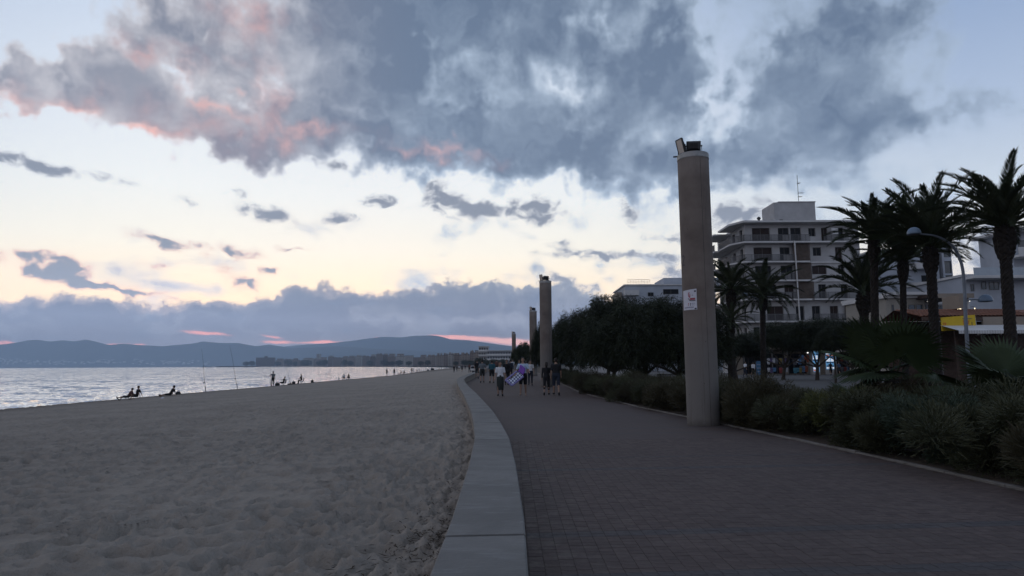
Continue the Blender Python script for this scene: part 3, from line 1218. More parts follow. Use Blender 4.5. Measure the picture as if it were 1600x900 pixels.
def cyl_stroke(R, pts, w):
    mb = MB()
    for (a0, z0), (a1, z1) in zip(pts[:-1], pts[1:]):
        n = 5
        dx, dz = math.radians(a1 - a0) * R, z1 - z0
        L = math.hypot(dx, dz) or 1e-6
        ox, oz = -dz / L * w / 2, dx / L * w / 2
        vs = []
        for i in range(n + 1):
            a = math.radians(a0 + (a1 - a0) * i / n)
            z = z0 + dz * i / n
            for s in (-1, 1):
                aa = a + s * ox / R
                vs.append((R * math.sin(aa), -R * math.cos(aa), z + s * oz))
        mb.add(vs, [(2 * i, 2 * i + 1, 2 * i + 3, 2 * i + 2) for i in range(n)])
    return mb


def build_column():
    c = thing('light_column', 'nearest and tallest round concrete light column, carrying a white flyer', 'column', (_b.x, _b.y, 0.0), math.atan2(-_b.x, _b.y))
    R = COL_R
    seam = math.radians(26)
    prof = [(R, -0.05), (R, 0.02)] + [(R, z) for z in np.linspace(0.4, COL_H - BAND_H - 0.012, 12)]
    make('shaft', MB().lathe(prof, 56), COL_CONC, c, True)
    make('seam', cyl_patch(R + 0.0025, 25.6, 27.0, 0.0, COL_H - BAND_H - 0.03, 2), SEAM_M, c)
    make('band', MB().lathe([(R - 0.004, COL_H - BAND_H - 0.012), (R - 0.004, COL_H - BAND_H), (R + 0.008, COL_H - BAND_H), (R + 0.008, COL_H - 0.01), (R + 0.002, COL_H)], 56), GREY_METAL, c, False)
    # pin holes
    for a, z in ((8, 1.02), (19, 2.05), (-52, 0.75), (-30, 4.9)):
        m = MB()
        aa = math.radians(a)
        m.tube([((R - 0.01) * math.sin(aa), -(R - 0.01) * math.cos(aa), z), ((R + 0.004) * math.sin(aa), -(R + 0.004) * math.cos(aa), z)], 0.011, 8)
        make('plug', m, SEAM_M, c)
    # dark floodlight
    def flood(px0, px1, rot, loc, size, name, face_mat):
        w, h, d = size
        M = Matrix.Translation(loc) @ rot
        body = MB()
        ring = []
        for y, k in ((-d / 2, 1.0), (d * 0.1, 1.0), (d / 2, 0.62)):
            ring += [(-w / 2 * k, y, -h / 2 * k), (w / 2 * k, y, -h / 2 * k), (w / 2 * k, y, h / 2 * k), (-w / 2 * k, y, h / 2 * k)]
        fs = [(0, 1, 2, 3), (11, 10, 9, 8)]
        for r in (0, 4):
            fs += [(r + i, r + 4 + i, r + 4 + (i + 1) % 4, r + (i + 1) % 4) for i in range(4)]
        body.add([M @ Vector(p) for p in ring], fs)
        for i in range(5):                                             # cooling fins on the back
            x = -w * 0.26 + w * 0.13 * i
            body.box(x - 0.004, x + 0.004, d * 0.2, d / 2 + 0.03, -h * 0.27, h * 0.27, M)
        o = make(name, body, DARK_METAL, c)
        fr = MB()
        t = 0.012
        for bx in ((-w / 2 - t, w / 2 + t, -h / 2 - t, -h / 2 + t), (-w / 2 - t, w / 2 + t, h / 2 - t, h / 2 + t),
                   (-w / 2 - t, -w / 2 + t, -h / 2 + t, h / 2 - t), (w / 2 - t, w / 2 + t, -h / 2 + t, h / 2 - t)):
            fr.box(bx[0], bx[1], -d / 2 - 0.014, -d / 2 + 0.01, bx[2], bx[3], M)
        make('rim', fr, DARK_METAL, o)
        make('glass', MB().box(-w / 2 + t, w / 2 - t, -d / 2 - 0.006, -d / 2 - 0.001, -h / 2 + t, h / 2 - t, M), face_mat, o)
        yk = MB()
        base = Vector((loc[0], loc[1], COL_H))
        for s in (-1, 1):
            a = M @ Vector((s * (w / 2 + 0.028), 0, 0))
            yk.tube([a + (M.to_3x3() @ Vector((-s * 0.03, 0, 0))), a, Vector((a.x, a.y, COL_H + 0.03)), base + Vector((0, 0, 0.03))], 0.010, 6)
            yk.ball(a, 0.022, 8, 6)
        yk.lathe([(0.035, 0.0), (0.035, 0.035)], 10, base)
        make('yoke', yk, DARK_METAL, o)
        return o
    flood(0, 0, Matrix.Rotation(math.radians(183), 4, 'Z') @ Matrix.Rotation(math.radians(-6), 4, 'X') @ Matrix.Rotation(math.radians(-3), 4, 'Y'),
          (0.03, -0.21, COL_H + 0.185), (0.34, 0.25, 0.15), 'floodlight', DARK_METAL)
    o = flood(0, 0, Matrix.Rotation(math.radians(-52), 4, 'Z') @ Matrix.Rotation(math.radians(14), 4, 'X'),
              (-0.275, -0.16, COL_H + 0.22), (0.24, 0.38, 0.07), 'floodlight', PANEL)
    o['label'] = 'tilted floodlight with a pale glass front'
    make('bracket', MB().box(-R - 0.10, -R + 0.12, -0.03, 0.05, COL_H + 0.004, COL_H + 0.02), DARK_METAL, c)
    return c, flood


column, _fl = build_column()
_base_parts = list(column.children)
others = [(853.5, 42.0, 'round concrete light column right behind the strolling dark-clad couple'),
          (833.5, 68.5, 'round concrete light column half hidden by foliage, third from the camera'),
          (803.0, 124.0, 'farthest slim light column rising in front of the distant hotel')]
for px, d, lab in others:
    p = U(px, 560, d)
    c = copy_tree(column)
    c.location = (p.x, d, float(rise(d)))
    c.rotation_euler = (0, 0, math.atan2(-p.x, d) + RNG.uniform(-0.2, 0.2))
    c['label'] = lab
    if d > 50:
        c.rotation_euler[2] += 0.3
    tag(c, group='light columns along the promenade')
tag(column, group='light columns along the promenade')

# flyer stuck on the nearest column
z0, z1 = U(1075, 485.5, COL_D).z, U(1075, 455.5, COL_D).z
fl = thing('flyer', 'white paper flyer with red print taped to the near concrete column', 'flyer', (_b.x, _b.y, 0.0), column.rotation_euler[2])
make('paper', cyl_patch(COL_R + 0.004, -67, -6, z0, z1, 14, 0.03), PAPER, fl)
RR = COL_R + 0.0052
hgt = z1 - z0
zz = lambda v: z0 + hgt * v
make('print_drawing', cyl_stroke(RR, [(-33, zz(0.90)), (-37, zz(0.80)), (-36, zz(0.68)), (-31, zz(0.63)), (-31, zz(0.80))], 0.024), PRINT_RED, fl)
make('print_frame', cyl_stroke(RR, [(-37, zz(0.60)), (-34, zz(0.50)), (-28, zz(0.46)), (-11, zz(0.46))], 0.020), PRINT_DARK, fl)
make('print_block', cyl_patch(RR, -31, -12, zz(0.50), zz(0.60), 5), PRINT_RED, fl)
make('print_dots', cyl_stroke(RR, [(-24, zz(0.72)), (-20, zz(0.76)), (-19, zz(0.70))], 0.014), PRINT_GREY, fl)
for k, a in enumerate((-39, -30, -23, -17)):
    make('print_letter', cyl_stroke(RR, [(a, zz(0.20)), (a, zz(0.34)), (a + 3.2, zz(0.31))], 0.014), PRINT_RED if k == 0 else PRINT_DARK if k == 1 else PRINT_GREY, fl)
make('print_line', cyl_patch(RR, -60, -18, zz(0.09), zz(0.155), 8), PRINT_GREY, fl)
for a, v in ((-12, 0.94), (-12, 0.05)):
    make('tape_corner', cyl_patch(RR + 0.001, a - 3, a + 4, zz(v - 0.035), zz(v + 0.035), 2), PRINT_DARK, fl)

# the painted figure 2
za, zb = U(1067, 416, COL_D).z, U(1067, 401, COL_D).z
q = lambda v: za + (zb - za) * v
g2 = thing('graffiti', 'small dark painted number 2 on the left side of the near column', 'graffiti', (_b.x, _b.y, 0.0), column.rotation_euler[2])
make('figure_stroke', cyl_stroke(COL_R + 0.003, [(-66, q(0.85)), (-62, q(1.0)), (-54, q(1.0)), (-51, q(0.84)), (-53, q(0.6)), (-66, q(0.04)), (-50, q(0.04))], 0.022), PRINT_DARK, g2)

# ================================================================== PLANTS
FROND_M = leaf_mat('palm_frond', (0.030, 0.042, 0.020), (0.050, 0.058, 0.028), 0.3)
FROND_DRY = leaf_mat('dry_frond', (0.13, 0.095, 0.055), (0.09, 0.065, 0.04), 0.3)
FAN_M = leaf_mat('fan_leaf', (0.026, 0.042, 0.018), (0.038, 0.055, 0.022), 0.25)
TAM_M = leaf_mat('tamarisk_foliage', (0.018, 0.024, 0.012), (0.034, 0.042, 0.021), 0.3)
SHRUB_M = [leaf_mat('shrub_grey_green', (0.046, 0.051, 0.026), (0.066, 0.069, 0.037), 0.2),
           leaf_mat('shrub_yellow_green', (0.075, 0.085, 0.026), (0.095, 0.10, 0.034), 0.15),
           leaf_mat('shrub_blue_green', (0.035, 0.052, 0.033), (0.048, 0.065, 0.043), 0.15),
           leaf_mat('shrub_olive', (0.045, 0.041, 0.022), (0.062, 0.055, 0.031), 0.2)]
BARK = mat('tree_bark', (0.060, 0.048, 0.038), 0.95, 0.4, 5.0, bump=0.8, bscale=18)
PALM_BARK = mat('palm_bark', (0.027, 0.022, 0.019), 0.95, 0.45, 7.0, bump=0.9, bscale=22)


def blades(P, D, L, Wd, droop=0.0, seg=2, up=None):
    """many thin bent leaves: roots P, directions D (n,3), lengths, widths -> verts, quads"""
    n = len(P)
    D = D / np.linalg.norm(D, axis=1, keepdims=True)
    r = NPR.normal(size=(n, 3))
    S = np.cross(D, r)
    S /= np.linalg.norm(S, axis=1, keepdims=True) + 1e-9
    rows = []
    for k in range(seg + 1):
        t = k / seg
        c = P + D * (L * t)[:, None]
        c[:, 2] -= droop * (t ** 2) * L
        w = Wd * (1.0 - 0.75 * t) * (0.6 + 0.8 * min(1, t * 3 + 0.3)) * 0.5
        rows.append(c - S * w[:, None])
        rows.append(c + S * w[:, None])
    V = np.stack(rows, 1).reshape(-1, 3)
    b = np.arange(n)[:, None] * (2 * (seg + 1))
    Q = []
    for k in range(seg):
        Q.append(np.stack([b[:, 0] + 2 * k, b[:, 0] + 2 * k + 1, b[:, 0] + 2 * k + 3, b[:, 0] + 2 * k + 2], -1))
    return V, np.concatenate(Q)


# ---- date palms
def frond_mesh(name, L=2.6, n=58, arch=0.8, leaf=0.46, seed=1):
    """pinnate frond growing from the origin along +X, arching down"""
    rs = np.random.default_rng(seed)
    t = np.linspace(0, 1, 15)
    ang = -arch * 1.25 * t ** 1.5
    pts = np.zeros((15, 3))
    for i in range(1, 15):
        pts[i] = pts[i - 1] + np.array([math.cos(ang[i]), 0, math.sin(ang[i])]) * L / 14
    mb = MB()
    mb.tube(pts, [0.034 - 0.029 * k for k in t], 4)
    for s in (-1, 1):
        for i in range(n):
            u = 0.14 + 0.86 * (i + rs.random() * 0.5) / n
            f = u * 14
            k = min(13, int(f))
            p = pts[k] + (pts[k + 1] - pts[k]) * (f - k)
            tan = (pts[k + 1] - pts[k]) / np.linalg.norm(pts[k + 1] - pts[k])
            upv = np.array([-tan[2], 0, tan[0]])
            sw = 0.85 + 0.6 * u + rs.normal() * 0.08
            d = tan * sw + np.array([0, s, 0]) * (1.0 - 0.35 * u) + upv * (0.42 + rs.normal() * 0.12)
            d /= np.linalg.norm(d)
            l = leaf * (0.45 + 0.75 * math.sin(math.pi * min(1, 0.12 + u * 0.86))) * rs.uniform(0.85, 1.1)
            w = 0.0135
            side = np.cross(d, upv)
            side /= np.linalg.norm(side) + 1e-9
            e = p + d * l + np.array([0, 0, -0.10 * l])
            m2 = p + d * l * 0.5
            mb.add([p - side * w * 0.4, p + side * w * 0.4, m2 + side * w, e, m2 - side * w], [(0, 1, 2, 3, 4)])
    return mb.mesh(name)


FRONDS = [frond_mesh('frond_a', 2.6, 64, 0.75, 0.34, 1), frond_mesh('frond_b', 2.5, 60, 0.95, 0.35, 2), frond_mesh('frond_c', 2.4, 60, 0.5, 0.34, 3)]
for f in FRONDS:
    f.materials.append(FROND_M)


def palm_trunk(H, r, seed, lean=(0, 0), bulb=1.7, bl=0.9):
    """trunk with leaf-base scars and the swollen trimmed head under the crown"""
    rs = random.Random(seed)
    n = 16
    rows = max(30, int(H / 0.085))
    vs, fs = [], []
    for i in range(rows + 1):
        t = i / rows
        z = H * t
        k = 1.25 - 0.25 * min(1, t * 5)
        hb = (H - z) / bl
        if hb < 1.25:
            k += (bulb - 1.0) * max(0.0, math.sin(math.pi * min(1, max(0, (1.25 - hb) / 1.45)))) ** 0.8
        for j in range(n):
            a = 2 * math.pi * j / n + (0.2 if i % 2 else 0)
            rr = r * k * (1 + 0.10 * (((i + j) % 2) * 2 - 1) * (1.0 if hb > 1.3 else 2.0) * rs.uniform(0.4, 1.0))
            vs.append((rr * math.cos(a) + lean[0] * t ** 1.6, rr * math.sin(a) + lean[1] * t ** 1.6, z))
    for i in range(rows):
        for j in range(n):
            fs.append((i * n + j, i * n + (j + 1) % n, (i + 1) * n + (j + 1) % n, (i + 1) * n + j))
    fs.append(tuple(range(rows * n, rows * n + n)))
    return MB().add(vs, fs)


def date_palm(label, px_t, py_head, px_b, d, py_top, width, n=46, r=0.20, bulb=1.6, low=-28, seed=0, bl=0.85):
    """px_t/py_head: head of the trunk; px_b: foot; py_top: top of the crown; width: crown width in photo pixels"""
    rs = random.Random(seed)
    n = int(n * 1.05)
    head = U(px_t, py_head, d)
    foot = U(px_b, 565, d)
    z0 = -0.04
    o = thing('date_palm', label, 'palm tree', (foot.x, d, z0), 0.0, 'date palms along the street')
    H = head.z - z0
    lean = (head.x - foot.x, 0.0)
    r *= 0.75
    make('trunk', palm_trunk(H, r, seed, lean, bulb, bl), PALM_BARK, o)
    top = U(px_t, py_top, d)
    half = width / 2000.0 * d
    up = top.z - head.z
    for k in range(n):
        u = (k + 0.5) / n
        el = math.radians(low + (80 - low) * u ** 1.05 + rs.uniform(-7, 7))
        az = k * 2.39996 + rs.uniform(-0.25, 0.25)
        f = FRONDS[0 if el > 0.9 else 1 if el < 0.35 else rs.choice((0, 1, 2))]
        reach = half * math.cos(el) + up * abs(math.sin(el)) if el > 0 else half * 0.92
        s = reach / (2.5 + 0.75 * max(0.0, math.sin(el)) ** 2) * rs.uniform(0.75, 1.08)
        fr = link('frond', f, None, o)
        fr.location = (lean[0] + 0.06 * math.cos(az), 0.06 * math.sin(az), H - 0.12 + 0.18 * u)
        fr.rotation_euler = (rs.uniform(-0.3, 0.3), -el - 0.12, az)
        fr.scale = (s, s, s)
    return o


# the row behind the planting on the right
date_palm('largest date palm with a thick bulbous head, at the right edge of the picture', 1569, 352, 1581, 21.5, 234, 160, 54, 0.225, 1.75, 6, 1, 0.95)
date_palm('tall date palm whose curved trunk passes in front of the yellow sign', 1453, 385, 1463, 25, 262, 150, 52, 0.225, 1.55, 2, 2)
date_palm('slender date palm squeezed between the two tallest crowns behind the street lamp', 1411, 405, 1413, 29, 285, 110, 38, 0.17, 1.7, 5, 3)
date_palm('tall date palm with arching fronds just right of the apartment block', 1366, 372, 1368, 27, 284, 125, 42, 0.20, 1.5, 4, 4)
date_palm('short date palm with a round stubby head low in front of the apartment block', 1350, 455, 1351, 33, 374, 125, 36, 0.27, 1.75, 4, 5, 0.95)
date_palm('date palm directly right of the near light column', 1142, 452, 1143, 38, 394, 108, 40, 0.24, 1.5, -20, 6)
date_palm('low young date palm tucked under the palm beside the near column', 1141, 500, 1141, 36.5, 462, 82, 26, 0.22, 1.5, -25, 8)
date_palm('date palm before the balconies, second from the near light column', 1192, 460, 1192, 41, 403, 116, 40, 0.22, 1.6, -22, 7)


# ---- fan palms in the bed
def fan_leaf(name, R=0.75, n=40, seed=1):
    rs = random.Random(seed)
    mb = MB()
    for i in range(n):
        a = math.radians(-132 + 264 * i / (n - 1)) + rs.uniform(-0.02, 0.02)
        L = R * (0.80 + 0.20 * math.cos(a * 0.62)) * rs.uniform(0.9, 1.05)
        dr = rs.uniform(0.02, 0.10)
        c, s = math.cos(a), math.sin(a)
        w0, w1 = 0.012, 0.034 * R / 0.75
        P = lambda r, q, z: (r * c - q * s, r * s + q * c, z)
        f = 0.6
        zz = 0.10 * (1 - c)
        mb.add([P(0.02, -w0, 0), P(0.02, w0, 0), P(L * f, w1, -zz * 0.5), P(L, 0.0, -zz - dr * R), P(L * f, -w1, -zz * 0.5)], [(0, 1, 2), (0, 2, 4), (4, 2, 3)])
        mb.add([P(0.02, 0, 0.0), P(L * f, 0, 0.022 - zz * 0.5), P(L, 0, -zz - dr * R + 0.003), P(L * f, w1, -zz * 0.5)], [(0, 1, 3), (1, 2, 3)])
    return mb


FAN = fan_leaf('fan', 0.74, 46).mesh('fan_leaf')
FAN.materials.append(FAN_M)
FAN_D = fan_leaf('fan', 0.66, 30, 5).mesh('dead_fan_leaf')
FAN_D.materials.append(FROND_DRY)


def fan_palm(label, px, d, z_head, leaves, seed, dead=8):
    rs = random.Random(seed)
    p = U(px, 600, d)
    o = thing('fan_palm', label, 'palm', (p.x, d, 0.02), 0.0)
    tr = MB()
    pts = [(0.02 * math.sin(k), 0.02 * math.cos(k * 1.7), z_head * k / 8) for k in range(9)]
    tr.tube(pts, [0.16 + 0.03 * (k % 2) for k in range(9)], 12)
    make('trunk', tr, PALM_BARK, o)
    pet_m = FAN_M

    def leaf(az, el, L, tilt, me, nm, s=1.0):
        base = Vector((0, 0, z_head - 0.05))
        dr = Vector((math.cos(az) * math.cos(el), math.sin(az) * math.cos(el), math.sin(el)))
        tip = base + dr * L - Vector((0, 0, 0.10 * L * L))
        lf = link(nm, me, None, o)
        lf.location = tip
        x = (dr - Vector((0, 0, tilt))).normalized()
        y = Vector((0, 0, 1)).cross(x)
        y = y.normalized() if y.length > 0.05 else Vector((1, 0, 0))
        zax = x.cross(y)
        roll = Matrix.Rotation(rs.uniform(-0.4, 0.4), 3, x)
        R3 = roll @ Matrix((x, y, zax)).transposed()
        lf.rotation_euler = R3.to_euler()
        lf.scale = (s, s, s)
        pt = MB().tube([base, base + dr * L * 0.5 - Vector((0, 0, 0.02 * L)), tip], [0.016, 0.012, 0.009], 5)
        make('leaf_stalk', pt, FROND_DRY if 'dead' in nm else FAN_M, o)
    for az, el, L, tilt, s in leaves:
        leaf(math.radians(az), math.radians(el), L, tilt, FAN, 'leaf', s)
    for k in range(dead):
        az = rs.uniform(0, 6.283)
        leaf(az, math.radians(rs.uniform(-35, -5)), rs.uniform(0.45, 0.7), 0.9, FAN_D, 'dead_leaf', rs.uniform(0.7, 1.0))
    return o


fan_palm('fan palm with big spiky leaves and dead drooping ones, left of the tall trunks', 1396, 13.6, 1.15,
         [(-95, 48, 0.85, 0.1, 1.15), (150, 40, 0.8, 0.4, 1.1), (20, 35, 0.8, 0.5, 1.05), (-150, 20, 0.75, 0.6, 1.0), (-40, 15, 0.8, 0.7, 1.0),
          (80, 60, 0.8, 0.3, 1.1), (-100, 75, 0.75, 0.0, 1.05), (190, 5, 0.7, 0.7, 0.9), (110, 25, 0.8, 0.6, 1.0), (0, 65, 0.8, 0.2, 1.0), (175, 65, 0.85, 0.2, 1.1)], 3, 10)
fan_palm('fan palm with broad leaves spreading low at the right edge of the picture', 1600, 11.6, 0.72,
         [(-100, 35, 0.75, 0.2, 1.1), (165, 22, 0.75, 0.35, 1.2), (-160, 8, 0.7, 0.5, 1.1), (60, 45, 0.8, 0.4, 1.1), (100, 65, 0.8, 0.2, 1.1), (-60, 60, 0.8, 0.1, 1.1),
          (10, 30, 0.8, 0.5, 1.0), (140, 55, 0.8, 0.2, 1.1), (-20, 15, 0.7, 0.6, 1.0), (200, 45, 0.7, 0.3, 1.0)], 4, 9)
fan_palm('small fan palm half buried in shrubs right of the near light column', 1330, 15.5, 0.35,
         [(-95, 40, 0.5, 0.3, 0.7), (170, 30, 0.5, 0.4, 0.75), (30, 40, 0.5, 0.3, 0.7), (90, 55, 0.5, 0.3, 0.7), (-150, 10, 0.5, 0.6, 0.65), (-30, 20, 0.5, 0.6, 0.65)], 5, 6)


# ---- tamarisk trees
def crown_mesh(name, seed, lobes, n_spray, spray_n, L=0.34):
    """feathery crown: drooping sprays over and through a set of lobes; returns mesh"""
    rs = np.random.default_rng(seed)
    lob = np.array(lobes)
    extra = []
    for _ in range(16):                                   # small tufts that break up the outline
        b = lob[rs.integers(0, len(lob))]
        v = rs.normal(size=3)
        v[2] = abs(v[2])
        v /= np.linalg.norm(v)
        r = rs.uniform(0.25, 0.5) * b[3]
        extra.append([*(b[:3] + v * b[3:6] * 0.95), r * 0.8, r * 0.8, r])
    lob = np.concatenate([lob, np.array(extra)])
    vol = lob[:, 3] * lob[:, 4] * lob[:, 5]
    pick = rs.choice(len(lob), n_spray, p=vol / vol.sum())
    d = rs.normal(size=(n_spray, 3))
    d /= np.linalg.norm(d, axis=1, keepdims=True)
    rad = rs.random(n_spray) ** 0.42
    c = lob[pick, :3] + d * lob[pick, 3:6] * (rad * (0.9 + 0.25 * rs.random(n_spray)))[:, None]
    dirs = d * np.array([1, 1, 0.75]) + rs.normal(size=(n_spray, 3)) * 0.35 + np.array([0, 0, 0.12])
    P = np.repeat(c, spray_n, 0) + rs.normal(size=(n_spray * spray_n, 3)) * 0.13
    D = np.repeat(dirs, spray_n, 0) + rs.normal(size=(n_spray * spray_n, 3)) * 0.5
    Ls = L * rs.uniform(0.5, 1.3, n_spray * spray_n)
    Wd = L * 0.14 * rs.uniform(0.6, 1.2, n_spray * spray_n)
    V, Q = blades(P, D, Ls, Wd, 0.45, 2)
    me = np_mesh(name, V, Q)
    me.materials.append(TAM_M)
    return me


LOBES = [
    [(-1.6, 0, 2.6, 1.5, 1.4, 1.2), (0.2, 0.2, 3.4, 1.7, 1.5, 1.3), (1.7, -0.1, 2.8, 1.5, 1.4, 1.3), (0.9, 0.6, 4.0, 1.0, 1.0, 0.75), (-0.8, -0.5, 3.9, 0.9, 0.9, 0.7), (-2.5, 0.3, 2.0, 0.9, 0.9, 0.8), (2.6, 0, 1.9, 1.0, 0.9, 0.9), (0, -0.8, 2.2, 1.6, 1.0, 1.0)],
    [(-1.3, 0.2, 2.9, 1.6, 1.5, 1.3), (0.9, -0.2, 3.3, 1.6, 1.4, 1.3), (2.1, 0.3, 2.4, 1.2, 1.2, 1.1), (-0.2, 0.3, 4.1, 1.1, 1.0, 0.8), (-2.4, 0, 2.1, 1.0, 1.0, 1.0), (1.5, 0, 4.0, 0.7, 0.8, 0.6), (0.3, -0.9, 2.0, 1.7, 0.9, 0.9)],
    [(-1.0, 0, 2.5, 1.4, 1.3, 1.3), (0.8, 0.1, 2.9, 1.4, 1.3, 1.2), (0, 0.2, 3.8, 1.1, 1.1, 0.8), (1.9, 0, 2.1, 0.9, 1.0, 0.9), (-1.9, 0.2, 1.9, 0.9, 0.9, 0.8)],
]
CROWNS = [crown_mesh('crown_a', 1, LOBES[0], 2400, 16, 0.24), crown_mesh('crown_b', 2, LOBES[1], 2400, 16, 0.24), crown_mesh('crown_c', 3, LOBES[2], 1900, 17, 0.24)]


def tam_trunk(seed, lobes, r=0.14):
    rs = random.Random(seed)
    mb = MB()
    lean = rs.uniform(-0.6, 0.6)
    fork = Vector((lean * 0.6, 0.05, 1.05))
    mb.tube([(0, 0, -0.08), (lean * 0.15, 0.02, 0.35), (lean * 0.38, 0.03, 0.75), fork], [r * 1.35, r * 1.1, r, r * 0.9], 9)
    for l in lobes[:6]:
        c = Vector(l[:3])
        mid = fork.lerp(c, 0.5) + Vector((rs.uniform(-0.2, 0.2), rs.uniform(-0.2, 0.2), -0.12))
        mb.tube([fork - Vector((0, 0, 0.06)), mid, c, c + (c - mid) * 0.55], [r * 0.6, r * 0.42, r * 0.25, r * 0.08], 6)
    return mb


TRUNKS = [tam_trunk(i + 5, LOBES[i]).mesh('trunk_%d' % i) for i in range(3)]
for t in TRUNKS:
    t.materials.append(BARK)


def tamarisk(label, px, d, py_top, k, sx=1.0, group='feathery dark trees', name='tamarisk_tree', rot=None, lift=0.0):
    p = U(px, 560, d)
    ztop = U(px, py_top, d).z
    base = float(rise(d)) - 0.02 if p.x < 15 else -0.05
    s = (ztop - base) / (4.75 if k < 2 else 4.55)
    o = thing(name, label, 'tree', (p.x, d, base), RNG.uniform(-0.4, 0.4) if rot is None else rot, group)
    for nm, me in (('trunk', TRUNKS[k]), ('crown', CROWNS[k])):
        c = link(nm, me, None, o)
        c.scale = (s * sx, s * sx, s)
        if lift:
            k2 = (ztop - base - lift) / (ztop - base)
            if nm == 'crown':
                c.scale = (s * sx, s * sx, s * k2)
                c.location = (0, 0, lift)
    return o


tamarisk('bushy dark tree whose foliage overlaps the second light column', 948, 43.0, 468, 1, 0.62, rot=0.1, lift=0.2)
tamarisk('broad dark tree right of the strolling couple, in front of the white fence', 955, 36.0, 468, 1, 0.74, rot=0.0, lift=0.2)
tamarisk('dense dark tree below the white hotel, middle of the grove', 1006, 33.0, 468, 0, 0.95, rot=0.0, lift=0.15)
tamarisk('dense dark tree touching the left side of the near light column', 1056, 31.5, 470, 1, 0.95, rot=0.2, lift=0.15)
tamarisk('dark tree close behind the second light column', 893, 50.0, 488, 2, 0.72)
tamarisk('dark tree half covering the third light column', 851, 54.0, 500, 2, 0.40)
tamarisk('small distant tree left of the third light column', 818, 100.0, 535, 2, 0.75)
tamarisk('dark round street tree in front of the apartment block shops, leftmost of three', 1222, 62.0, 505, 1, 0.95, lift=1.9)
tamarisk('dark street tree above the lit blue shop displays', 1275, 60.0, 498, 0, 0.9, lift=1.9)
tamarisk('dark street tree left of the fan palm, below the short palm', 1328, 58.0, 500, 1, 0.8, lift=1.9)
tamarisk('low dark tree directly right of the near column at street level', 1150, 55.0, 522, 2, 1.15, lift=1.2)
tamarisk('dark street tree behind the yellow sign terrace', 1405, 62.0, 512, 2, 1.1)


# ---- shrubs along the kerb
def shrub_mesh(name, seed, n, R, H, L, wd, spiky=0.5):
    rs = np.random.default_rng(seed)
    nl = 9
    lobes = np.stack([rs.uniform(-0.6, 0.6, nl) * R, rs.uniform(-0.6, 0.6, nl) * R, rs.uniform(0.12, 0.70, nl) * H], 1)
    lr = rs.uniform(0.30, 0.48, nl)
    k = rs.integers(0, nl, n)
    d = rs.normal(size=(n, 3))
    d[:, 2] = np.abs(d[:, 2]) * 0.9 - 0.4
    d /= np.linalg.norm(d, axis=1, keepdims=True)
    P = lobes[k] + d * (lr[k] * rs.random(n) ** 0.5)[:, None] * np.array([R, R, H]) * 0.95
    P[:, 2] = np.maximum(P[:, 2], 0.02)
    D = d * np.array([1, 1, 0.8]) + rs.normal(size=(n, 3)) * 0.35 + np.array([0, 0, spiky])
    V, Q = blades(P, D, L * rs.uniform(0.5, 1.3, n), wd * rs.uniform(0.6, 1.3, n), 0.12, 2)
    return np_mesh(name, V, Q)


SHRUBS = []
for i, (n, L, wd, sp) in enumerate([(17000, 0.095, 0.010, 0.45), (17000, 0.085, 0.010, 0.30), (15000, 0.12, 0.009, 0.6), (17000, 0.075, 0.011, 0.25)]):
    for mi in range(4):
        pass
    SHRUBS.append((n, L, wd, sp))
SHRUB_ME = {}


def shrub(label, x, y, s, k, mi, group='shrubs in the planted strip'):
    if (k, mi) not in SHRUB_ME:
        n, L, wd, sp = SHRUBS[k]
        if ('v', k) not in SHRUB_ME:
            SHRUB_ME[('v', k)] = shrub_mesh('shrub_leaves', 20 + k, n, 0.86, 0.92, L, wd, sp)
            SHRUB_ME[('v', k)].materials.append(SHRUB_M[0])
        SHRUB_ME[(k, mi)] = SHRUB_ME[('v', k)]
    o = thing('shrub', label, 'shrub', (x, y, float(rise(y)) + 0.0), RNG.uniform(0, 6.28), group)
    c = link('foliage', SHRUB_ME[(k, mi)], None, o)
    c.material_slots[0].link = 'OBJECT'
    c.material_slots[0].material = SHRUB_M[mi]
    c.scale = (s, s, s * RNG.uniform(0.92, 1.08))
    if SHRUB_ME.get('stem') is None:
        m = MB()
        for q in range(7):
            a = q * 0.9
            m.tube([(0, 0, -0.04), (0.12 * math.cos(a), 0.12 * math.sin(a), 0.3), (0.34 * math.cos(a), 0.34 * math.sin(a), 0.62)], [0.014, 0.010, 0.004], 5)
        SHRUB_ME['stem'] = m.mesh('shrub_stem')
        SHRUB_ME['stem'].materials.append(BARK)
    st = link('stem', SHRUB_ME['stem'], None, o)
    st.scale = (s, s, s)
    return o


